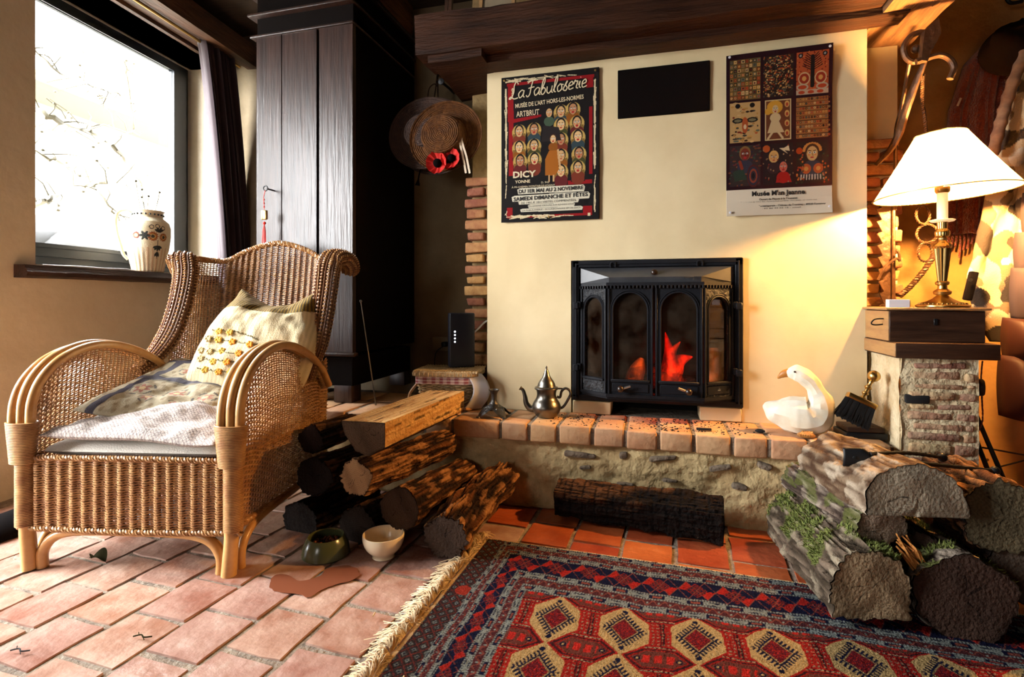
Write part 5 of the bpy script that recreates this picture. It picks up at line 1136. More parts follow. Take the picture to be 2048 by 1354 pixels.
NAVY = np.array((.012,.014,.045)); GREY = np.array(srgb(150,156,150)); REDB = np.array((.50,.030,.022)); REDD = np.array((.105,.012,.018)); CREAM = np.array(srgb(204,172,118)); MUR = np.array((.11,.03,.035)); SALM = np.array(srgb(150,84,72))
C = np.ones(S.shape+(3,))*REDD
def put(m, c): C[m] = c
def stripes(lo, hi):
    q = (d-lo)/(hi-lo); inb = (q >= 0) & (q < 1); put(inb, MUR)
    put(inb & (((q > .02) & (q < .30)) | ((q > .70) & (q < .98))), NAVY)
    for c0 in (.04, .30, .70, .96): put(inb & (np.abs(q-c0) < .045) & (np.sin(run*900) > -.55), GREY)
    for c0 in (.17, .83):
        zig = np.abs(((run*11+(0 if c0 < .5 else .5)) % 1)-.5)*2; put(inb & (np.abs(q-c0) < .11*(zig > .42)*(1.35-zig)) , GREY); put(inb & (np.abs(q-c0) < .05) & (zig < .25), SALM)
    wig = .5+.11*np.sin(run*2*PI*36); put(inb & (np.abs(q-wig) < .035), SALM); put(inb & (np.abs(q-.5) < .05) & (np.sin(run*2*PI*36) > .9), GREY)
stripes(0, .078); stripes(.160, .253)
q = (d-.078)/.082; inb = (q >= 0) & (q < 1); put(inb, NAVY); pr_ = (run/.092) % 1
put(inb & (q < .5) & (np.abs(pr_-.25)*2.0 < q*1.0+.02), REDB); put(inb & (q >= .5) & (np.abs(pr_-.75)*2.0 < (1-q)+.02), REDB)
dia = np.abs(pr_-.5)*1.35+np.abs(q-.5)*1.0; k = inb & (dia < .42); put(k, MUR); put(k & (np.abs((dia*9) % 1-.5) < .14), REDB*.8); put(k & (np.sin(run*420)*np.sin(q*22) > .6), NAVY)
lw_ = np.abs(((pr_+q*.5) % .5)-.25) < .012; put(inb & lw_, SALM); lw_ = np.abs(((pr_-q*.5) % .5)-.25) < .012; put(inb & lw_, SALM)
# end skirt with diamond lattice at the left
k = (sv < .045) & (lm < 0.0) & (sv > -.013) ; put(k, np.array((.05,.04,.035)))
k = (sv < .058) & (d < 0) | (sv < .045); put(k, np.array((.05,.035,.035)))
a_ = (wv/.034+sv/.03) % 1; b2 = (wv/.034-sv/.03) % 1; put(k & ((a_ < .10) | (b2 < .10)), np.array((.20,.04,.03))); put(k & (np.abs(a_-.55) < .20) & (np.abs(b2-.55) < .20), GREY*.75); put(k & (np.abs(a_-.55) < .10) & (np.abs(b2-.55) < .10), NAVY)
put(k & (np.hypot(sv-.028, wv-.30) < .022), np.array((.42,.05,.03)))
# field of cream medallions and red cartouches
fld = (d >= .253) & (sv > .16); put(fld, REDD)
put(fld & (np.abs((wv/.0125) % 1-.5) < .16) & (np.sin(sv*1000) > -.3), MUR); put(fld & (np.abs(((sv-.2)/.0125) % 1-.5) < .14), MUR*1.1)
dots = (np.abs((sv/.0105) % 1-.5) < .24) & (np.abs((wv/.0125) % 1-.5) < .22); put(fld & (d < .268), REDB*.85)
put(fld & (np.abs(((sv-.277+.079) % .158)-.0) < .010) & (np.abs(((wv-.343+.0915) % .183)-.0915) < .05), MUR*.5); g8 = np.abs((((sv-.277+.079) % .158)+.025) % .158-.025); put(fld & (g8 < .024) & (np.abs((g8/.0085) % 1-.5) < .17), REDB*.7)
put(fld & dots & (rs_.random(S.shape) < .62), np.array(srgb(170,146,120)))
mp_, rp_ = .158, .183; ds = ((sv-.277+mp_/2) % mp_)-mp_/2; dw = ((wv-.343+rp_/2) % rp_)-rp_/2
def oct_(x, y, hx, hy): return np.maximum(np.maximum(np.abs(x)/hx*.0+np.abs(x)/hx, np.abs(y)/hy*.0), (np.abs(x)/hx*.62+np.abs(y)/hy))
o1 = oct_(ds, dw, .055, .094); ring = fld & (o1 < 1.10); put(ring, REDB*.9); M1 = fld & (o1 < 1.0); put(M1, CREAM)
rh = np.abs(ds)/.036+np.abs(dw)/.052; comb = ((np.abs(ds)*120) % 1 < .5) ; comb = (np.sin((ds-dw*np.sign(ds*dw+1e-9)*.7)*560) > -.1)
put(M1 & (rh > 1.0) & (rh < 1.42) & comb, NAVY); put(M1 & (rh > .88) & (rh < 1.02), NAVY); put(M1 & (rh < .88), REDD*1.5); put(M1 & (rh > .80) & (rh < .88), CREAM*.9); put(M1 & (rh < .75) & (rs_.random(S.shape) < .25), REDB)
put(M1 & (np.hypot(ds, np.abs(dw)-.070) < .0065), NAVY)
cs = ((sv-.277) % mp_)-mp_/2; cw = ((wv-.343) % rp_)-rp_/2
o2 = np.maximum(np.abs(cw)/.034, np.abs(cs)/.072*.55+np.abs(cw)/.034*.45+.0*cs); o2 = np.maximum(np.abs(cw)/.036, (np.abs(cs)/.075+np.abs(cw)/.036*.5))
C2 = fld & (o2 < 1.35) & ~M1 & (o1 > 1.06); put(C2, REDD*.9); put(C2 & (np.abs(o2-1.27) < .06), REDB*.85); put(C2 & (np.abs(o2-1.12) < .06) & (np.sin(sv*640)*np.sin(wv*640) > -.2), np.array(srgb(176,156,126))); put(C2 & (np.abs(o2-1.0) < .045), REDB*.85); put(C2 & (np.abs(o2-.88) < .06), MUR*.6); put(C2 & (np.abs(o2-.80) < .035), REDB*.8); put(C2 & (o2 < .76), SALM*.6)
put(C2 & (o2 < .70) & (np.abs(cw) < .013) & (np.abs(cs) < .032) & (np.sin(sv*260) > -.4), REDB*1.2); put(C2 & (np.hypot(np.abs(cs)-.042, cw) < .007), NAVY); put(C2 & (np.hypot(np.abs(cs)-.042, cw) < .003), CREAM)
C *= .62*np.clip(1+nzA*.16, .5, 1.5)[..., None]; C = np.clip(C, 0, 1)**1.06
Wf = Wv*np.where(Wv > .18, 1-.17*np.clip(S-.3, 0, 1)*np.clip((Wv-.18)/.1, 0, 1), 1)*1.0
Wf = np.minimum(Wf, Wv)
P = np.stack([rc0[0]+S*RU[0]+Wf*RW[0], rc0[1]+S*RU[1]+Wf*RW[1], .0105+.0016*nzA*.35+.003*np.sin(S*9)*np.sin(Wv*7)+.0*S], -1)
P[..., 2] = np.maximum(P[..., 2], .008)
rug = thing('rug', 'red and navy oriental rug with cream medallions and fringed end on the tiles', 'rug', (rc0[0], rc0[1], 0))
off = np.array([rc0[0], rc0[1], 0])
m_ = MB(); m_.grid((P-off)[:, ::-1]); m_.build('pile', M['colrug'], rug, col=C[:, ::-1].reshape(-1, 3), smooth=80)
def rp(s_, w_, z_): return (s_*RU[0]+w_*RW[0], s_*RU[1]+w_*RW[1], z_)
m_ = MB(); V = [rp(a, c, z_) for a in (-.012, RLs) for c in (0, RLw) for z_ in (.0005, .0085)]; m_.add(V, [(0,1,3,2),(4,6,7,5),(0,4,5,1),(2,3,7,6),(0,2,6,4)]); m_.build('backing', M['kilim'], rug, smooth=False)
m_ = MB(); V = np.array([[rp(-.030+.018*a+.002*math.sin(c*40), c, .003+.004*math.sin(PI*a)) for a in np.linspace(0, 1, 5)] for c in np.linspace(-.004, RLw, 120)]); m_.grid(V); m_.build('webbing', M['kilim'], rug)
m_ = MB(); m_.tube([rp(a, -.001, .008) for a in np.linspace(-.02, RLs, 60)], .0035, 6); m_.build('selvedge', M['kilim'], rug)
m_ = MB(); random.seed(2)
wpos = 0
while wpos < RLw:
    an = random.gauss(.25, .45); Lf = random.uniform(.040, .075); n = 30
    for k in range(n):
        b0 = wpos+random.gauss(0, .006); a2 = an+random.gauss(0, .38); l = Lf*random.uniform(.7, 1.1)
        p = [rp(-.030, b0, .006), rp(-.030-l*.4*math.cos(a2), b0-l*.4*math.sin(a2), .010+random.random()*.014), rp(-.030-l*math.cos(a2+.3*random.gauss(0, 1)), b0-l*math.sin(a2), .003+random.random()*.004)]
        m_.tube(spline(p, 4), .0010, 3, caps=False)
    wpos += random.uniform(.014, .026)
m_.build('fringe', M['fringe'], rug, kind='stuff')
# ================================================================== pewter things on the hearth
HZ = .307
tp_ = onZ(1093, 833, HZ); tp = thing('teapot', 'dented pewter teapot with long spout and tall pointed lid on the hearth', 'teapot', tp_, rad(8))
bp_ = spline([(0,0,0),(.032,0,.0),(.040,0,.004),(.052,0,.022),(.056,0,.038),(.050,0,.056),(.040,0,.072),(.037,0,.088),(.040,0,.104),(.042,0,.108)], 5)[:, [0, 2]]
MB().lathe([(max(a, 0), c) for a, c in bp_]+[(.040,.110),(.036,.108)], 40).build('body', M['pewter'], tp)
lp_ = [(.0455,.106),(.0465,.110),(.044,.114),(.036,.117),(.034,.122),(.033,.128),(.026,.140),(.018,.150),(.013,.160),(.010,.170),(.007,.178),(.0035,.184),(.0035,.187)]
MB().lathe(lp_, 36).build('lid', M['pewter'], tp); MB().sphere((0,0,.191), .0045, 12, 8).build('lid_finial', M['pewter'], tp)
m_ = MB(); m_.tube(spline([(-.040,0,.030),(-.062,0,.030),(-.078,0,.048),(-.083,0,.075),(-.090,0,.098),(-.099,0,.107)], 6), np.interp(np.linspace(0,1,31), [0,.3,.7,1], [.016,.012,.007,.006]), 12); m_.tube([(-.097,0,.105),(-.103,0,.109)], [.006,.0095], 10); m_.build('spout', M['pewter'], tp)
m_ = MB(); m_.tube(spline([(.040,0,.078),(.052,-.0,.076),(.058,0,.098),(.072,0,.110),(.088,0,.103),(.092,0,.088),(.082,0,.066),(.070,0,.046),(.060,0,.036),(.050,0,.034)], 6), .0050, 10, flat=1.4); m_.bbox(.045,.062,-.004,.004,.106,.112,.002,2); m_.build('handle', M['bronze'], tp)

cd_ = onZ(988, 832, HZ); cs_ = thing('candlestick_foot', 'dark bronze candle stand with splayed openwork feet, left of the teapot', 'candlestick', cd_, rad(20))
prf = [(0,.028),(.034,.026),(.036,.032),(.030,.038),(.020,.046),(.013,.056),(.0105,.066),(.0115,.084),(.015,.094),(.020,.100),(.021,.103),(.017,.103),(.010,.094),(0,.092)]
MB().lathe(prf, 32).build('stem', M['bronze'], cs_)
for k in range(4):
    a = k*PI/2+.5; P = np.zeros((14, 9, 3)); 
    for i, u in enumerate(np.linspace(0, 1, 14)):
        for j, v in enumerate(np.linspace(-1, 1, 9)):
            r_ = .018+.052*u; wd_ = (.024*(1-u)**.6+.0065); z_ = .036-.034*u**1.5+.004*(1-v*v); x, y = r_, v*wd_; P[i, j] = (x*math.cos(a)-y*math.sin(a), x*math.sin(a)+y*math.cos(a), max(.002, z_))
    m_ = MB(); m_.grid(P); rot = lambda x, y, z_: (x*math.cos(a)-y*math.sin(a), x*math.sin(a)+y*math.cos(a), z_)
    for s_ in (-1, 1): m_.tube(spline([rot(.022, s_*.020, .034), rot(.040, s_*.013, .028), rot(.056, s_*.006, .014), rot(.070, s_*.003, .004)], 5), .003, 6); m_.tube(spline([rot(.030, s_*.004, .036), rot(.034, s_*.011, .033), rot(.042, s_*.008, .027), rot(.038, s_*.002, .030)], 5), .0018, 5)
    m_.sphere(rot(.071, 0, .004), .007, 10, 6, (1.2,1,.6)); m_.build('foot', M['bronze'], cs_)

# ================================================================== logs
def cap_colors(R, TH, warm, seed, crack=9):
    rn = random.Random(seed); b0 = np.array(warm); rings = .5+.5*np.sin(R*60+1.5*np.sin(TH*3+seed)+seed); c = b0*(0.78+.28*rings)[..., None]
    c *= (1-.35*np.clip((R-.88)/.12, 0, 1))[..., None]; c *= (.86+.14*np.sin(R*np.cos(TH-seed)*70+np.sin(R*np.sin(TH)*9)))[..., None]; c *= (1-.25*np.clip(np.sin(R*np.sin(TH+1)*5+seed*2), 0, 1))[..., None]
    for _ in range(max(2, crack//2)):
        a = rn.uniform(0, 2*PI); r0 = rn.uniform(0, .35); r1 = rn.uniform(.5, 1); dt = np.abs((TH-a-.12*np.sin(R*9+a)+PI) % (2*PI)-PI)*R; c[(dt < .009*(1.2-R)+.003) & (R > r0) & (R < r1)] *= .22
    return c
BARKS = {'bark': [(.035,.022,.016), (.17,.12,.09), (.36,.30,.23)], 'moss': [(.035,.024,.014), (.16,.115,.08), (.30,.25,.17)], 'or': [(.010,.004,.002), (.13,.045,.014), (.42,.20,.075)],
 'dk': [(.006,.003,.002), (.045,.019,.009), (.13,.06,.028)], 'birch': [(.07,.035,.018), (.26,.18,.11), (.46,.38,.28)], 'split': [(.03,.012,.006), (.42,.19,.05), (.70,.42,.16)], 'char': [(.002,.0015,.0015), (.010,.005,.003), (.11,.045,.016)]}
def mk_log(name, label, p0, p1, r, prof, bark, warm=(.42,.28,.15), roll=0.0, seed=0, rough_=.10, r1k=.92, n_th=104, n_l=90, cat='log', group=None, moss=0, flatcap=1.0, bend=0.0):
    p0 = np.array(p0, float); p1 = np.array(p1, float); Lg = np.linalg.norm(p1-p0); ax = (p1-p0)/Lg; up = np.array([0,0,1.]); sd = np.cross(ax, up); sd /= np.linalg.norm(sd); up = np.cross(sd, ax)
    t = thing(name, label, cat, (p0+p1)/2, 0, group); o_ = (p0+p1)/2
    th = np.arange(n_th)*2*PI/n_th; base = np.array([prof((a-roll) % (2*PI)) for a in th])
    P = np.zeros((n_l, n_th, 3)); CL = np.zeros((n_l, n_th, 3)); dk, md, lt = [np.array(q) for q in BARKS[bark]]
    for i, s_ in enumerate(np.linspace(0, 1, n_l)):
        c = p0+(p1-p0)*s_+sd*bend*math.sin(PI*s_); k = (1-(1-r1k)*s_)
        for j in range(n_th):
            X_, Y_, Z_ = math.cos(th[j])*1.6, math.sin(th[j])*1.6, s_*Lg*9+seed*5.1
            big = noise.noise(Vector((X_*1.1, Y_*1.1, Z_*1.1))); rid = abs(noise.noise(Vector((X_*3.6, Y_*3.6, Z_*.9)))); fin = noise.noise(Vector((X_*9, Y_*9, Z_*2.6))); sc_ = noise.noise(Vector((X_*2.2+7, Y_*2.2, Z_*1.7)))
            if bark == 'split':
                top = math.sin(th[j]) > -.45; g_ = noise.noise(Vector((X_*14, Y_*14, Z_*.5))); rr = r*k*base[j]*(1+big*.03+g_*.02+(0 if top else rid*.12))
                kn = noise.noise(Vector((X_*4, Y_*4, Z_*1.2+3))); f = min(1, max(0, .55+g_*1.1+sc_*.4)); CL[i, j] = (md*(1-f)+lt*f)*(.25 if kn < -.42 else 1) if top else dk*(1+rid*2)
            else:
                e_ = rid*1.9-.35+fin*.45+(.35 if sc_ > .12 else 0); rr = r*k*base[j]*(1+big*.10+e_*rough_)
                f = min(1, max(0, e_*1.1+.12)); CL[i, j] = dk*(1-f)+md*f; g_ = max(0, min(1, (sc_-.02)*5))*f; CL[i, j] = CL[i, j]*(1-g_*.8)+lt*g_*.8  # crevice shade and ridge highlights put into the bark colour by its relief
                if bark == 'char': gx = abs(((s_*Lg+.004*big)/.021) % 1-.5); gy = abs((th[j]*r/.013+.3*fin) % 1-.5); q_ = (gx > .42) or (gy > .40); rr *= .97 if q_ else 1; CL[i, j] = (np.array(md)+(np.array(lt)-np.array(md))*max(0., min(1., (s_-.42+.5*big)*5))*max(0., min(1., math.sin(th[j])*2.2+.3*fin))+np.array(lt)*.5*max(0., 1-abs(s_-.08+.1*fin)*14)*max(0., math.sin(th[j]+.9)))*(.15 if q_ else 1)*(.6+.6*f)  # half-burnt brown with dark cracks; light from above put into its upper side
            P[i, j] = c+sd*rr*math.cos(th[j])+up*rr*math.sin(th[j])
            if moss and fbm(P[i, j], 14, 2) > .0 and math.sin(th[j]) > .1: CL[i, j] = CL[i, j]*.5+np.array((.10,.12,.02))*.5
    m_ = MB(); m_.grid(P-o_, cv=True); m_.build('bark', M['barkv'], t, smooth=70, col=CL.reshape(-1, 3))
    for e, pc_, ring in ((0, p0, P[0]), (1, p1, P[-1])):
        nr = 26; G = np.zeros((nr, n_th, 3)); Rg = np.zeros((nr, n_th)); cen = ring.mean(0)
        for i, q in enumerate(np.linspace(0.0, 1, nr)):
            G[i] = cen+(ring-cen)*(max(q, 1e-4))*(.985 if i == nr-1 else 1)-ax*(1 if e == 0 else -1)*(.0015+.0015*np.sin(th*3+q*5)[:, None]*q); Rg[i] = q
        TH_ = np.broadcast_to(th, (nr, n_th)); m_ = MB(); m_.grid(G-o_, cv=True); m_.build('cut_face', M['colwood'], t, col=cap_colors(Rg, TH_, warm, seed+e).reshape(-1, 3))
    if moss:
        rn = random.Random(seed+50); m_ = MB(); cnt = 0
        while cnt < moss:
            i = rn.randrange(2, n_l-2); j = rn.randrange(n_th); p = P[i, j]; nn_ = P[i, j]-(p0+(p1-p0)*i/n_l); nn_ = nn_/np.linalg.norm(nn_)
            if nn_[2] < .15 or fbm(p, 14, 2) < .05: cnt += .2; continue
            for _ in range(4):
                e = p+nn_*rn.uniform(.003, .010)+np.array([rn.uniform(-.005,.005) for _ in range(3)]); b1 = p+np.array([rn.uniform(-.004,.004) for _ in range(3)]); w_ = np.cross(nn_, [rn.uniform(-1,1) for _ in range(3)]); w_ = w_/np.linalg.norm(w_)*.0022
                m_.add([b1-w_-o_, b1+w_-o_, e-o_], [(0,1,2)])
            cnt += 1
        m_.build('moss', M['moss'], t, kind='stuff', smooth=False)
    return t
rnd_p = lambda a: 1+.05*math.sin(2*a+1)+.03*math.sin(5*a)
def half_p(h):    # flat below
    def f(a):
        s_ = math.sin(a); return min(1.0, h/abs(s_)) if s_ < -1e-3 else 1.0+.03*math.sin(3*a)
    return f
def wedge_p(pts):
    def f(a):
        dx, dy = math.cos(a), math.sin(a); best = 2
        n = len(pts)
        for i in range(n):
            x1, y1 = pts[i]; x2, y2 = pts[(i+1) % n]; ex, ey = x2-x1, y2-y1; den = dx*ey-dy*ex
            if abs(den) < 1e-9: continue
            t = (x1*ey-y1*ex)/den; u = (x1*dy-y1*dx)/den
            if t > 0 and -1e-6 <= u <= 1+1e-6: best = min(best, t)
        return best
    return f
def cpt(px, py, depth):       # a point seen at that pixel at that distance in front of the camera
    d_ = ray(px, py); return np.array([d_[0]*depth, d_[1]*depth, CAM_H+d_[2]*depth])
GL, GRp = 'firewood logs stacked at the left of the hearth', 'firewood logs stacked at the right of the hearth'
# left pile
mk_log('firewood_log', 'bright orange split log lying on top of the left woodpile', cpt(727,868,1.60), cpt(893,800,2.12), .083, wedge_p([(-.95,.42),(.92,.48),(.92,-.40),(.25,-.78),(-.35,-.62),(-.8,-.1)]), 'split', warm=(.10,.055,.03), seed=1, rough_=.03, r1k=1.0, group=GL)
mk_log('firewood_log', 'brown barked log with a pale half-moon cut end below the orange split log', cpt(712,955,1.60), cpt(890,885,2.02), .055, rnd_p, 'or', warm=(.40,.22,.10), seed=2, rough_=.14, group=GL)
mk_log('firewood_log', 'smooth barked log with a broad dark end, lower middle of the left woodpile', cpt(800,1017,1.60), cpt(925,950,1.98), .064, rnd_p, 'or', warm=(.07,.038,.022), seed=3, rough_=.07, group=GL)
mk_log('firewood_log', 'rough crusted log on the floor, rightmost of the left woodpile', cpt(890,1075,1.53), cpt(1003,958,1.93), .062, rnd_p, 'or', warm=(.06,.034,.022), seed=4, rough_=.20, group=GL, bend=-.012)
mk_log('firewood_log', 'dark log at the floor beneath the smooth barked log, behind the two bowls', cpt(715,1055,1.66), cpt(860,990,2.0), .068, rnd_p, 'dk', warm=(.03,.018,.012), seed=5, rough_=.12, group=GL)
mk_log('firewood_log', 'dark log low in the left woodpile right behind the armchair front leg', cpt(600,1045,1.74), cpt(735,990,2.05), .066, rnd_p, 'dk', warm=(.02,.013,.01), seed=6, rough_=.12, group=GL)
mk_log('firewood_log', 'shadowed log at mid height between the armchair and the half-moon cut log', cpt(628,955,1.72), cpt(745,905,2.05), .062, rnd_p, 'dk', warm=(.02,.013,.01), seed=7, rough_=.12, group=GL)
mk_log('firewood_log', 'shadowed log at the upper left of the left woodpile close to the armchair side', cpt(622,880,1.80), cpt(705,850,2.0), .048, rnd_p, 'dk', warm=(.03,.016,.012), seed=8, rough_=.12, group=GL)
# right pile
mk_log('firewood_log', 'big pale half-round log lying flat side down on top of the right woodpile', cpt(1833,1022,1.235), cpt(1672,938,1.60), .112, half_p(.12), 'birch', warm=(.50,.42,.30), seed=9, rough_=.05, group=GRp, r1k=.95)
mk_log('firewood_log', 'orange barked log with dark cut end at the right edge, beside the big half-round log', cpt(2010,1035,1.22), cpt(1880,960,1.55), .082, rnd_p, 'or', warm=(.10,.075,.04), seed=10, rough_=.14, group=GRp)
mk_log('firewood_log', 'small grey barked log with notched round end, under the big half-round log', cpt(1763,1070,1.27), cpt(1603,960,1.66), .064, wedge_p([(-1,0),(-.7,.75),(0,1),(.75,.72),(1,.1),(.3,-.25),(.25,-.95),(-.6,-.8)]), 'bark', warm=(.36,.26,.18), seed=11, rough_=.10, group=GRp, moss=60, r1k=1.0)
mk_log('firewood_log', 'thick mossy log on the rug, bottom left of the right woodpile', cpt(1745,1180,1.20), cpt(1588,1035,1.62), .092, wedge_p([(-.9,-.68),(-.98,.1),(-.6,.75),(0,1),(.65,.75),(.85,.1),(.80,-.68)]), 'moss', warm=(.40,.28,.16), seed=12, rough_=.10, group=GRp, moss=2600, r1k=.9)
mk_log('firewood_log', 'wide dark-faced log with moss on top, lying on the rug under the right woodpile', cpt(1932,1198,1.175), cpt(1790,1085,1.5), .095, rnd_p, 'bark', warm=(.06,.032,.022), seed=13, rough_=.08, group=GRp, moss=900)
mk_log('firewood_log', 'splintered split log wedged in the middle of the right woodpile', cpt(1850,1110,1.27), cpt(1760,1030,1.6), .058, wedge_p([(-.9,-.1),(-.2,.9),(.9,.5),(.6,-.6),(-.1,-1)]), 'dk', warm=(.07,.04,.03), seed=14, rough_=.14, group=GRp)
mk_log('firewood_log', 'shadowed log at the right edge between the floor log and the dark-ended top log', cpt(2068,1140,1.20), cpt(1930,1060,1.5), .078, rnd_p, 'dk', warm=(.10,.07,.05), seed=15, rough_=.10, group=GRp)
m_ = MB(); rn = random.Random(5)
for k in range(16):
    a = cpt(1800+rn.uniform(-8,25), 1085+rn.uniform(-20,20), 1.24); m_.tube([a, a+np.array([.02+rn.random()*.02, -.01, -.02-rn.random()*.03]), a+np.array([.035+rn.random()*.02, -.015, -.055-rn.random()*.025])], [.0022,.003,.0006], 4)
tag(m_.build('splinters', M['split'], kind='stuff'), 'pale wood splinters on the split log in the right woodpile', 'splinters')
# charred log in front of the hearth
A_0 = onZ(1285, 1035, .052); mk_log('charred_log', 'long half-burnt black log with cracked embers pattern lying before the hearth wall', (.200,1.792,.066), (-.335,1.842,.072), .070, wedge_p([(-.85,-.85),(-.95,.55),(-.1,1.0),(.6,.72),(.8,-.1),(.72,-.88)]), 'char', warm=(.035,.015,.009), seed=16, rough_=.12, r1k=.82)
for (px, py, l) in [(1282,1054,.018),(1240,1050,.008),(750,1225,.014),(808,1352,.014)]:
    c = onZ(px, py, .012 if py < 1340 else .015); o = MB().tube([(0,0,0),(l*.2,-l,0)], .0018, 5).build('wood_chip', M['wicklid'], loc=tuple(c)); tag(o, {1282:'pale upright wood chip on the tiles before the charred log', 1240:'tiny pale chip on the tiles left of the larger one by the charred log', 750:'small white chip on a tile left of the rug fringe', 808:'small white chip on the rug corner at the bottom of the photo'}[px], 'wood chip', 'wood chips on the floor')

# ================================================================== bowls, leaf, spill, mat
b1 = thing('pet_bowl', 'olive green glazed pet bowl of kibble on the tiles behind the armchair leg', 'bowl', onZ(652, 1108, 0))
prf = [(0,0),(.062,0),(.066,.004),(.062,.030),(.052,.052),(.049,.056),(.045,.054),(.046,.045),(.048,.030),(0,.026)]
MB().lathe([(a*1.05, c*1.0) for a, c in prf], 44).build('bowl', M['green'], b1); m_ = MB(); rn = random.Random(3)
for k in range(60): a = rn.random()*6.3; r_ = .040*math.sqrt(rn.random()); m_.sphere((r_*math.cos(a), r_*math.sin(a), .031+.006*rn.random()), .0045, 6, 4)
m_.build('kibble', M['kib'], b1, kind='stuff')
b2 = thing('bowl', 'cream ceramic bowl on a low foot, on the tiles right of the green pet bowl', 'bowl', onZ(767, 1113, 0))
prf = [(0,.0),(.030,0),(.031,.006),(.034,.012),(.050,.028),(.059,.048),(.0605,.066),(.0595,.0685),(.057,.067),(.054,.05),(.044,.028),(.026,.014),(0,.012)]
s_ = spline([(a, 0, c) for a, c in prf], 3)[:, [0, 2]]; s_[:, 0] = np.maximum(s_[:, 0], 0); MB().lathe(s_, 52).build('ceramic', M['bowl'], b2)
lf = onZ(197, 1120, 0.012); m_ = MB(); P = np.zeros((12, 9, 3))
for i, u in enumerate(np.linspace(0, 1, 12)):
    for j, v in enumerate(np.linspace(-1, 1, 9)): wd_ = .020*math.sin(PI*min(1, u*.95+.03))**.8; P[i, j] = ((u-.5)*.052, v*wd_, .002+abs(v)*wd_*1.1+.004*math.sin(u*5))
m_.grid(P); m_.tube([(-.026,0,.002),(-.04,.004,.001)], .0009, 4); o = m_.build('leaf', M['leaf'], loc=tuple(lf)); tag(o, 'small dry folded green-brown leaf on the tiles under the armchair front', 'leaf')
for (px, py, lb, cat, m0) in [(285,1274,'dark dried twig fragment on the tiles below the armchair','twig','leaf'),(40,1302,'pale dried leaf scrap with black edge near the bottom left corner','leaf','crumb')]:
    c = onZ(px, py, .006); m_ = MB(); m_.tube(spline([(-.022,-.004,0),(-.006,.002,.003),(.006,-.002,.002),(.02,.006,.001)], 4), .0016, 5); m_.tube([(.0,0,.002),(.014,-.008,.001)], .001, 4); m_.tube([(-.01,0,.002),(-.018,.006,.004)], .001, 4); o = m_.build('twig' if cat == 'twig' else 'leaf_scrap', M[m0], loc=tuple(c)); tag(o, lb, cat)
poly = [(548,1150),(575,1148),(600,1160),(640,1150),(655,1135),(700,1130),(720,1145),(700,1160),(668,1168),(640,1180),(618,1192),(596,1186),(560,1182),(540,1172)]
pc_ = [onZ(x, y, .0045)[:2] for x, y in poly]; cc_ = np.mean(pc_, 0); sp = spline([(a[0], a[1], 0) for a in pc_], 6, closed=True)[:, :2]
sp = cc_+(sp-cc_)*(1+.06*np.array([noise.noise(Vector((p[0]*60, p[1]*60, 1))) for p in sp]))[:, None]
m_ = MB(); m_.prism([tuple(q) for q in sp][::-1], .0012, .0024); o = m_.build('water_spill', M['wet'], smooth=False); tag(o, 'dark wet water spill on the tiles in front of the two bowls', 'water')
m_ = MB(); m_.lathe([(0,0),(.16,0),(.165,.003),(.16,.006),(0,.006)], 40, ax=.8); o = m_.build('floor_mat', M['mat_grey'], loc=(-1.62, 1.50, .002)); tag(o, 'round grey felt mat on the tiles beneath the armchair', 'mat')
m_ = MB(); P = np.zeros((30, 14, 3))
for i, u in enumerate(np.linspace(0, 1, 30)):
    for j, v in enumerate(np.linspace(0, PI, 14)): P[i, j] = (-2.06+.09*math.cos(v), 1.05+.62*u, .002+.055*math.sin(v)*(math.sin(PI*min(.98, u+.02)))**.3)
m_.grid(P); o = m_.build('draught_excluder', M['blackcloth']); tag(o, 'black cloth draught roll on the floor against the window wall behind the armchair', 'draught roll')

# ================================================================== right side: plank, chest, lamp
pk = MB().bbox(.700, .965, 1.865, 2.20, .580, .627, .003, 2); pko = pk.build('shelf_plank', M['boxw']); tag(pko, 'dark wooden plank capping the brick pier at the right', 'shelf')
m_ = MB().bbox(.698, .7015, 1.866, 2.19, .584, .624, .001, 1); m_.build('lit_end', M['boxe'], pko, label='lighter orange-brown plank end')  # end face paler than the plank: light on it put into the colour
cx_ = thing('wooden_chest', 'small dark wooden chest on the plank, carrying the lamp', 'chest', (.705, 1.925, .627))
MB().bbox(.0, .252, 0, .26, 0, .096, .002, 1).build('carcass', M['boxw'], cx_); MB().bbox(-.003, .001, .002, .26, 0.001, .095, .001, 1).build('end_board', M['boxe'], cx_, label='pale dovetailed end board')  # left end paler than the front: side light put into its colour
MB().bbox(-.012, .264, -.010, .27, .098, .106, .003, 3).build('lid', M['boxe'], cx_)
MB().bbox(.118, .128, -.003, .0, .052, .072, .001, 1).build('keyhole_plate', M['black'], cx_)
m_ = MB(); m_.tube(spline([(-.006,.03,.07),(-.030,.03,.068),(-.040,.03,.055),(-.030,.03,.050),(-.008,.03,.052)], 4), .0022, 6); m_.build('hook', M['black'], cx_)
mb_ = onZ(1786, 611, .733)
o = thing('matchbox', 'white-topped matchbox beside the lamp on the wooden chest', 'matchbox', (.742, 1.965, .733), rad(-4)); MB().bbox(-.028, .028, -.017, .017, 0, .026, .0008, 1).build('sleeve', M['paperw'], o); MB().bbox(.0265, .030, -.016, .016, .002, .024, .0008, 1).build('tray', M['boxe'], o)

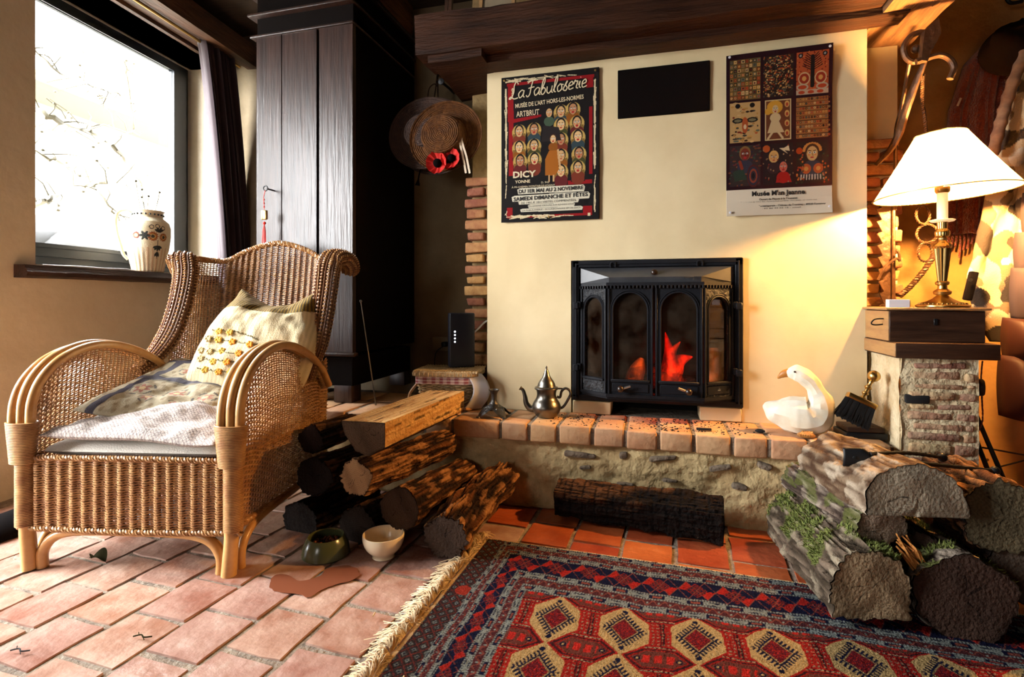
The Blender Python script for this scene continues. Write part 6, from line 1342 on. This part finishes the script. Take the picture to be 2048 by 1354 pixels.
LX, LY, LZ = .879, 2.000, .733
lamp = thing('table_lamp', 'lit brass candlestick lamp with pleated cream shade on the wooden chest', 'lamp', (LX, LY, LZ))
fp = [(0,0),(.066,0),(.070,.003),(.070,.007),(.064,.010),(.056,.014),(.040,.020),(.026,.028),(.018,.036),(.013,.040)]
MB().lathe(fp, 48).build('base', M['brass'], lamp)
m_ = MB(); [m_.sphere((.060*math.cos(a), .060*math.sin(a), .011), .0042, 6, 4) for a in np.linspace(0, 2*PI, 33)[:-1]]; m_.build('beading', M['brass'], lamp)
st1 = [(.013,.038),(.022,.042),(.024,.050),(.019,.056),(.013,.060),(.012,.070),(.018,.074),(.019,.080),(.014,.084)]
MB().lathe(st1, 36).build('knop', M['brass'], lamp)
MB().lathe([(.011,.082),(.014,.11),(.018,.150),(.021,.182),(.022,.190)], 48, flute=12, fd=.07).build('fluted_column', M['brassd'], lamp)
MB().lathe([(.022,.188),(.025,.194),(.022,.202),(.014,.208),(.010,.214),(.010,.222),(.018,.228),(.020,.238),(.018,.246),(.013,.252),(.014,.272),(.016,.274),(.012,.276)], 40, flute=20, fd=.03).build('capital', M['brass'], lamp)
MB().lathe([(.010,.272),(.030,.275),(.034,.279),(.030,.281),(.010,.281)], 36).build('drip_pan', M['candle'], lamp)
MB().lathe([(.0145,.281),(.0145,.365),(.012,.368),(0,.368)], 24).build('candle_sleeve', M['candle'], lamp)
MB().lathe([(.016,.366),(.020,.372),(.020,.384),(.014,.390)], 24).build('bulb_holder', M['brass'], lamp)
bulbm = mat('bulb_glow', (1,.8,.5), emit=(1.0,.50,.145), estr=7500)
bl = MB().sphere((0,0,.420), .020, 16, 12, (1,1,1.35)).build('bulb', bulbm, lamp)
shm = bpy.data.materials.new('pleated_shade'); shm.use_nodes = True; nt = shm.node_tree; nt.nodes.clear(); L = nt.links.new
o_ = _n(nt, 'ShaderNodeOutputMaterial'); df = _n(nt, 'ShaderNodeBsdfDiffuse'); tl = _n(nt, 'ShaderNodeBsdfTranslucent'); mx = _n(nt, 'ShaderNodeMixShader'); df.inputs[0].default_value = (.85,.72,.5,1); tl.inputs[0].default_value = (.90,.66,.36,1); mx.inputs[0].default_value = .5
L(df.outputs[0], mx.inputs[1]); L(tl.outputs[0], mx.inputs[2]); L(mx.outputs[0], o_.inputs[0])
sz0, sz1, sr0, sr1 = .362, .555, .188, .066; tilt = rad(3.0)
P = np.zeros((360, 24, 3))
for i, a in enumerate(np.arange(360)*2*PI/360):
    for j, v in enumerate(np.linspace(0, 1, 24)):
        r_ = sr0+(sr1-sr0)*v+.0012*math.cos(a*90)*(1-.3*v)+.002*math.sin(PI*v)*-1; P[i, j] = (r_*math.cos(a), r_*math.sin(a), sz0+(sz1-sz0)*v)
Mt = Matrix.Rotation(-tilt, 3, 'Y'); cz = np.array([0,0,.45]); P = (P-cz) @ np.array(Mt).T+cz
m_ = MB(); m_.grid(P, cu=True); sh_ = m_.build('shade', shm, lamp, smooth=60)
for r_, z_, nm in ((sr0+.001, sz0, 'shade_trim'), (sr1+.001, sz1, 'shade_trim')):
    th = np.linspace(0, 2*PI, 121)[:-1]; R3 = np.stack([r_*np.cos(th), r_*np.sin(th), z_+0*th], 1); R3 = (R3-cz) @ np.array(Mt).T+cz; m_ = MB()
    for q in (0, 1): ph = th*60+q*PI; m_.tube(R3+np.stack([.0014*np.cos(ph)*np.cos(th), .0014*np.cos(ph)*np.sin(th), .0018*np.sin(ph)], 1), .0017, 5, closed=True)
    m_.build(nm, M['brassd'], lamp)
m_ = MB(); th = np.linspace(0, 2*PI, 41)[:-1]; m_.tube([(0,0,.44),(0,0,.46)], .003, 6)
for a in (0, PI*2/3, PI*4/3): m_.tube([(0,0,.545), (.064*math.cos(a), .064*math.sin(a), .552)], .0012, 5)
m_.tube(spline([(.0,-.022,.385),(.0,-.032,.44),(0,-.022,.50),(0,0,.545),(0,.022,.50),(0,.032,.44),(0,.022,.385)], 5), .0014, 5); m_.build('shade_carrier', M['brassd'], lamp)

# ================================================================== goose, box, brush
gz = onZ(1598, 866, HZ); gs = thing('goose_figure', 'white carved goose figure with ochre beak on the right of the hearth', 'goose', (gz[0], gz[1]-.0, HZ))
secs = [(-.098,0,.082,.006,.006),(-.085,0,.074,.018,.022),(-.065,0,.062,.032,.040),(-.035,0,.056,.044,.053),(-.005,0,.055,.050,.056),(.025,0,.056,.050,.056),(.045,0,.064,.044,.058),(.058,0,.088,.037,.040),(.054,0,.115,.030,.031),(.042,0,.142,.026,.025),(.026,0,.164,.025,.025),(.008,0,.178,.025,.025),(-.010,0,.184,.024,.024),(-.026,0,.182,.015,.016),(-.034,0,.180,.006,.007)]
C5 = spline([(a, b_, c) for a, b_, c, _, _ in secs], 5); n = len(C5); tq = np.linspace(0, len(secs)-1, n); ry_ = np.interp(tq, range(len(secs)), [q[3] for q in secs]); rz_ = np.interp(tq, range(len(secs)), [q[4] for q in secs])
T = np.gradient(C5, axis=0); 
for _ in range(6): T[1:-1] = (T[:-2]+T[1:-1]*2+T[2:])/4
T /= np.linalg.norm(T, axis=1, keepdims=True); Yv = np.tile([0,1.,0], (n, 1)); Nn = np.cross(T, Yv); nth = 12; th = np.arange(nth)*2*PI/nth
P = C5[:, None]+ry_[:, None, None]*np.cos(th)[None, :, None]*Yv[:, None]+rz_[:, None, None]*np.sin(th)[None, :, None]*Nn[:, None]; P[..., 2] = np.maximum(P[..., 2], .001)
P += np.array([[[fbm(p, 22, 2)*.004]*3 for p in row] for row in P])
m_ = MB(); m_.grid(P, cv=True); m_.f.append(tuple(range(nth-1, -1, -1))); m_.f.append(tuple(range((n-1)*nth, n*nth))); m_.build('body', M['goose'], gs, smooth=24)
m_ = MB(); m_.tube(spline([(-.026,0,.184),(-.040,0,.180),(-.052,0,.172),(-.060,0,.164)], 4), [.0135,.0135,.013,.0125,.012,.011,.010,.009,.007,.006,.005,.003,.002][:13], 10, flat=.75); m_.build('beak', M['beak'], gs)
for s_ in (-1, 1): MB().sphere((-.012, s_*.023, .190), .0032, 8, 6, (1,.5,1)).build('eye', M['knob'], gs)
m_ = MB(); m_.sphere((.018,-.056,.008), .022, 14, 8, (1.15,.8,.42)); [m_.tube([(.0+.006*k,-.073,.010),(.010+.006*k,-.05,.017)], .0035, 6) for k in range(5)]; m_.build('foot', M['gfoot'], gs)
gs.rotation_euler = (0, 0, rad(-12)); gs.scale = (1.08, 1.08, 1.10)
gb = onZ(1716, 880, HZ)
bk2 = thing('ash_box', 'low black lacquered box on the hearth under the hearth brush', 'box', (.648, 2.005, HZ-.002), rad(6))
MB().bbox(-.062, .062, -.05, .05, 0, .020, .003, 2).build('base', M['black'], bk2); MB().bbox(-.056, .056, -.045, .045, .021, .038, .004, 2).build('lid', M['boxw'], bk2); 
br = thing('hearth_brush', 'black bristle hearth brush with brass ferrule and turned brass handle leaning on the pier', 'brush', onY(1722, 803, 1.955), 0)
br.rotation_euler = (rad(-6), rad(26), 0)
# local: handle up +z, fan wide in x
m_ = MB(); m_.bbox(-.045, .045, -.015, .015, -.006, .012, .004, 2); m_.build('ferrule', M['brass'], br)
hp_ = [(0,.010),(.010,.010),(.011,.014),(.006,.018),(.0055,.024),(.010,.028),(.010,.032),(.006,.036),(.006,.044),(.011,.049),(.011,.053),(.0065,.057),(.0055,.066),(.008,.072),(.006,.076)]
MB().lathe(hp_, 20).build('handle', M['brassd'], br); MB().sphere((0,0,.092), .0185, 18, 12).build('handle_ball', M['brass'], br)
m_ = MB(); rn = random.Random(8)
P = np.stack([np.array([[(-.042+.084*u)*(1+.22*v), y*(1+.3*v), -.004-.072*v-.004*math.sin(u*40)*(v > .9)] for v in np.linspace(0, 1, 6)]) for u in np.linspace(0, 1, 40) for y in (-.012,)]); m_.grid(P)
for k in range(1100):
    x, y = rn.uniform(-.042,.042), rn.uniform(-.013,.013); l = .070+rn.uniform(-.006,.006); m_.tube([(x, y, 0), (x*1.08, y*1.1, -l*.5), (x*1.22+rn.gauss(0,.001), y*1.4, -l)], .0009, 3, caps=False)
m_.build('bristles', M['brist'], br, kind='stuff')

# ================================================================== tongs lying on the right woodpile
A1, A2 = cpt(1688, 912, 1.33), cpt(1880, 915, 1.33)
tg = thing('fire_tongs', 'black iron fire tongs lying across the top of the right woodpile', 'tongs', cpt(1720, 912, 1.32))
o_ = np.array(tg.location); ex_ = cpt(1990, 942, 1.34); e2 = cpt(1885, 915, 1.42)
P = np.zeros((12, 10, 3)); c0, c1 = cpt(1686, 914, 1.36)-o_, cpt(1740, 914, 1.34)-o_
for i, u in enumerate(np.linspace(0, 1, 12)):
    wz = .024 if u < .72 else .024-.014*((u-.72)/.28); 
    for j, v in enumerate(np.linspace(-1, 1, 10)): P[i, j] = c0+(c1-c0)*u+np.array([0, -.006*(1-v*v), v*wz])
m_ = MB(); m_.grid(P); hd_ = m_.build('spring_head', M['black'], tg); hd_.modifiers.new('s', 'SOLIDIFY').thickness = .004
MB().lathe([(0,0),(.0035,0),(.0035,.002),(0,.0025)], 10, M=Matrix.Translation(Vector(c0*.62+c1*.38)+Vector((0,-.0075,.001))) @ Matrix.Rotation(PI/2,4,'X')).build('rivet', M['soot'], hd_)
for (e, b_) in ((ex_, -.004), (e2, .008)):
    pth = spline([c1+np.array([0,0,b_]), c1*.5+(e-o_)*.5+np.array([0,-.004,b_+.004]), e-o_], 20); n = len(pth); rr_ = .0048+.0007*np.sin(np.arange(n)*1.9)
    m_ = MB(); m_.tube(pth, rr_, 8); m_.sphere(pth[-1], .010, 10, 7, (1.2,1,1.2)); m_.build('arm', M['black'], tg)

# ================================================================== ironwork at the right
kr = thing('pot_crane_hook', 'forged iron pot crane pulley with curved hook and long bar hanging from the side beam', 'iron hook', (onY(1835, 100, 2.02)), 0)
o_ = np.array(kr.location)
def q(px, py, Y): return onY(px, py, Y)-o_
m_ = MB(); ring = spline([q(1850,66,2.02), q(1825,70,2.02), q(1808,92,2.02), q(1812,115,2.02), q(1828,124,2.02), q(1846,112,2.02), q(1852,90,2.02)], 6, closed=True); m_.tube(ring, .009, 8, closed=True); m_.sphere(q(1831,98,2.03), .014, 10, 8); m_.build('pulley_ring', M['rust'], kr)
m_ = MB(); pol = [(1850,60),(1878,35),(1883,66),(1862,105),(1856,122),(1843,120),(1846,90)]; cen = np.array([q(x, y, 1.99) for x, y in pol]); V = np.concatenate([cen, cen+np.array([0,.03,0])]); n = len(pol); m_.add(V, [tuple(range(n)), tuple(range(2*n-1, n-1, -1))]+[(i, n+i, n+(i+1) % n, (i+1) % n) for i in range(n)]); m_.build('cheek_plate', M['rust'], kr, smooth=False)
m_ = MB(); m_.tube(spline([q(1832,124,2.0), q(1855,116,2.0), q(1880,110,2.0), q(1899,118,2.0), q(1908,136,2.0), q(1900,158,2.0)], 6), .0095, 8); m_.build('hook', M['rust'], kr)
m_ = MB(); pth = spline([q(1850,122,2.01), q(1832,165,2.05), q(1812,220,2.10), q(1800,262,2.15), q(1780,300,2.19), q(1752,330,2.21)], 8); m_.tube(pth, np.interp(np.linspace(0,1,len(pth)), [0,.3,.6,1], [.010,.017,.018,.010]), 8, flat=.6); m_.build('long_bar', M['rust'], kr)
m_ = MB(); m_.tube(spline([q(1820,122,2.03), q(1812,165,2.09), q(1803,215,2.15), q(1793,255,2.19), q(1791,300,2.21), q(1791,420,2.22)], 6), .0085, 8, flat=.7); m_.build('straight_bar', M['rust'], kr)
th_ = thing('pot_trammel', 'saw-toothed iron pot trammel hanging behind the lamp beside the chimney bricks', 'trammel', tuple(onY(1778, 500, 2.22)), 0); o_ = np.array(th_.location)
pts = []
for k in range(10):
    y0 = 395+k*24; pts += [(1752+3*k*.3, y0), (1764+2*k*.3, y0+20)]
pol = [q(x, y, 2.22) for x, y in pts]+[q(1783, 620, 2.22), q(1783, 392, 2.22)]; cen = np.array(pol); n = len(pol); V = np.concatenate([cen, cen+np.array([0,.008,0])]); m_ = MB(); m_.add(V, [tuple(range(n)), tuple(range(2*n-1, n-1, -1))]+[(i, n+i, n+(i+1) % n, (i+1) % n) for i in range(n)]); m_.build('saw_blade', M['rust'], th_, smooth=False)
m_ = MB(); m_.tube([q(1787, 380, 2.215), q(1787, 625, 2.215)], .006, 8); m_.build('guide_rod', M['rust'], th_)
m_ = MB(); m_.tube(spline([q(1756,560,2.19), q(1770,535,2.19), q(1793,517,2.19), q(1800,522,2.19), q(1797,505,2.19), q(1792,500,2.19)], 6), .0045, 6); m_.build('catch', M['rust'], th_)
ch = thing('iron_ring_chain', 'twisted iron ring chain hanging behind the lamp column', 'chain', tuple(onY(1850, 420, 2.26)), 0); o_ = np.array(ch.location)
def twist(path, r, closed=False, k=26):
    P = np.array(path); n = len(P); T = np.gradient(P, axis=0); T /= np.linalg.norm(T, axis=1, keepdims=True); A = np.tile([0,1.,0], (n,1)); A -= (A*T).sum(1)[:, None]*T; A /= np.linalg.norm(A, axis=1, keepdims=True); B = np.cross(T, A); m_ = MB()
    for s_ in (0, PI): ph = np.linspace(0, 2*PI*k, n)+s_; m_.tube(P+.6*r*(A*np.cos(ph)[:, None]+B*np.sin(ph)[:, None]), r*.72, 6, closed=closed)
    return m_
twist(spline([q(1846,150,2.10), q(1845,200,2.16), q(1852,262,2.22), q(1850,330,2.25), q(1850,392,2.26)], 30), .0055, k=30).build('twisted_rod', M['rust'], ch)
for k, (cx, cy) in enumerate([(1846,392),(1846,430),(1854,467),(1850,505)]):
    th = np.linspace(0, 2*PI, 97)[:-1]; c = q(cx, cy, 2.26); R_ = .033; tl_ = .5 if k % 2 else -.35
    twist(np.stack([c[0]+R_*.85*np.cos(th), c[1]+R_*np.cos(th)*tl_, c[2]+R_*np.sin(th)], 1), .0038, True, 10).build('ring', M['rust'], ch)
twist(spline([q(1868,512,2.24), q(1845,545,2.24), q(1822,572,2.24), q(1800,592,2.24)], 20), .008, k=9).build('twisted_hook', M['rust'], ch)

# ================================================================== coats at the right
def sheet(fn, nu=50, nv=60, th=.012):
    P = np.array([[fn(u, v) for v in np.linspace(0, 1, nv)] for u in np.linspace(0, 1, nu)]); return P
sc = thing('wool_coat', 'rust red wool coat with fringed scarf end hanging on the wall behind the lamp', 'coat', tuple(onY(1960, 120, 2.5))); o_ = np.array(sc.location)
def f(u, v):
    xl = np.interp(v, [0,.10,.35,.6,1], [1965,1930,1898,1890,1895]); xr = np.interp(v, [0,.5,1], [2020,2030,1985]); y = 98+v*372; p = onY(xl+(xr-xl)*u, y-12*math.sin(u*2.2)*(1-v), 2.58)-o_; p[1] -= .05*math.sin(PI*u)**.7+.018*math.sin(u*17+v*2)+.008*math.sin(u*40); return p
m_ = MB(); m_.grid(sheet(f, 70, 60)); g_ = m_.build('cloth', M['wool'], sc); g_.modifiers.new('s','SOLIDIFY').thickness = .012
m_ = MB(); rn = random.Random(4)
for k in range(10): x = 1896+k*8; y = 458+rn.uniform(-10,6); a = q(x, y, 2.57); m_.tube(spline([a, q(x+1, y+25, 2.56), q(x-2, y+45+rn.uniform(-10,12), 2.56)], 4), .004, 6)
m_.build('fringe', M['wool'], sc)
m_ = MB(); m_.tube([q(1922,196,2.48), q(1915,212,2.48)], .004, 6, flat=.4); m_.build('label_tab', M['ribbon'], sc, label='pale label tab')
ht = MB(); o_ = onY(2040, 95, 2.45); P = np.zeros((30, 14, 3))
for i, a in enumerate(np.arange(30)*2*PI/30):
    for j, v in enumerate(np.linspace(0, PI, 14)):
        r_ = .13*(1+.10*math.sin(3*a+2*v)+.05*math.sin(7*a)); P[i, j] = (r_*math.sin(v)*math.cos(a)*1.0, r_*math.sin(v)*math.sin(a)*.55, r_*math.cos(v)*.72)
ht.grid(P, cu=True); tag(ht.build('cap', M['blackcloth'], loc=tuple(o_)), 'soft black cap hung above the rust red coat at the right edge', 'cap')
jk = thing('camouflage_jacket', 'beige and brown camouflage patterned jacket hanging at the right edge beside the lamp', 'jacket', tuple(onY(1990, 300, 2.2))); o_ = np.array(jk.location)
Pj_ = []; nu, nv = 130, 220
def f(u, v):
    xl = np.interp(v, [0,.18,.40,.62,.80,.9,1], [2050,2012,1985,1955,1932,1950,1985]); xr = np.interp(v, [0,.5,.8,1], [2130,2095,2060,2030]); y = 110+v*572; p = onY(xl+(xr-xl)*u, y, 2.24)-o_; p[1] += -.05*math.sin(PI*u)**.6+.012*math.sin(u*11+v*7)+.014*fbm((u*2, v*5, 1), 2, 2); return p
P = sheet(f, nu, nv); col_ = np.zeros((nu, nv, 3))
for i in range(nu):
    for j in range(nv):
        a = noise.noise(Vector((P[i,j,0]*22, 3.1, P[i,j,2]*13))); b_ = noise.noise(Vector((P[i,j,0]*26+9, 7.7, P[i,j,2]*16+4)))
        c = srgb(206,176,132); 
        if b_ > .12: c = srgb(120,96,66)
        if a > .13: c = srgb(44,34,24)
        if a < -.38: c = srgb(236,222,196)
        col_[i, j] = c
m_ = MB(); m_.grid(P); g_ = m_.build('cloth', M['col'], jk, col=col_.reshape(-1, 3)); g_.modifiers.new('s','SOLIDIFY').thickness = .006
m_ = MB(); pth = spline([q(2052,105,2.2), q(2028,160,2.19), q(2010,215,2.19), q(1998,260,2.18), q(1985,310,2.18)], 14); m_.tube(pth, .016*(1-.25*np.abs(np.sin(np.arange(len(pth))*.42)))+.004, 12); m_.build('padded_strap', M['rope'], jk)
m_ = MB(); m_.bbox(-.012,.012,-.01,.01,-.05,.05,.004,2, M=Matrix.Translation(Vector(q(1941,572,2.17))) @ Matrix.Rotation(rad(12),4,'Y')); m_.build('zip_tab', M['blackcloth'], jk); m_ = MB(); m_.lathe([(.003,0),(.006,0),(.006,.002),(.003,.002)], 12, M=Matrix.Translation(Vector(q(1941,560,2.15))) @ Matrix.Rotation(PI/2,4,'X')); m_.build('snap', M['steel'], jk)
pf = thing('puffer_coat', 'quilted coat of mauve and maroon panels at the far right edge of the photo', 'coat', tuple(onY(2040, 600, 2.25))); o_ = np.array(pf.location)
segs_ = [(380,468),(462,540),(534,640),(636,718),(712,836)]
for k, (y0, y1) in enumerate(segs_):
    P = np.zeros((26, 12, 3)); 
    for i, u in enumerate(np.linspace(0, 1, 26)):
        for j, v in enumerate(np.linspace(0, 1, 12)):
            xl = [2068,2052,2044,2026,2018][k]+4*math.sin(v*PI)*-1; xr = 2140; p = onY(xl+(xr-xl)*u, y0+(y1-y0)*v+6*math.sin(u*4), 2.10)-o_; p[1] -= .045*math.sin(PI*v)**.6*min(1, u*6)**.5*(1-.0*u)-.05*(1-min(1, u*5))**2; P[i, j] = p
    m_ = MB(); m_.grid(P); g_ = m_.build('quilted_panel', M['puffer'] if k < 3 else M['pufferd'], pf); g_.modifiers.new('s','SOLIDIFY').thickness = .004
o_ = onY(2033, 4, 2.55); m_ = MB(); m_.tube(spline([(.03,.1,.06),(-.02,.02,.06),(-.035,0,.03),(-.02,0,.0),(.02,0,.0)], 6), .007, 8); tag(m_.build('coat_hook', M['black'], loc=tuple(o_)), 'black curled coat hook at the top right corner of the photo', 'hook')
# cord with wooden toggle, folded iron stand behind the pier
cg = thing('toggle_cord', 'twisted red cord with a round wooden toggle hanging at the right of the pier', 'cord', tuple(onY(1962, 790, 1.97))); o_ = np.array(cg.location)
twist(spline([q(1965,722,1.97), q(1962,760,1.97), q(1964,800,1.97), q(1965,840,1.97), q(1955,865,1.97)], 20), .0022, k=30).build('cord', M['wool'], cg)
MB().lathe([(0,-.008),(.022,-.008),(.026,-.004),(.026,.004),(.022,.008),(0,.008)], 24, c=tuple(q(1962,775,1.955)), M=Matrix.Rotation(rad(90),4,'Y') @ Matrix.Rotation(rad(20),4,'X')).build('toggle', M['boxw'], cg)
fs = thing('folding_iron_stand', 'black folded iron stand leaning behind the brick pier at the right', 'stand', (1.08, 2.18, 0)); o_ = np.array(fs.location)
def qq(px, py, Y): return onY(px, py, Y)-o_
for (a, b_) in [((1948,820),(2016,978)),((1938,842),(1990,978))]: MB().tube([qq(*a, 2.14), qq(*b_, 2.02)], .007, 8).build('leg', M['black'], fs)
for (a, b_) in [((1965,895),(2060,912)),((1975,940),(2060,918))]: MB().tube([qq(*a, 2.10), qq(*b_, 2.16)], .0028, 6).build('crossbar', M['black'], fs)
m_ = MB(); [m_.sphere(qq(x, y, 2.09), .005, 8, 6) for x, y in ((1985,905),(1995,935),(1975,920))]; m_.build('rivets', M['brass'], fs)
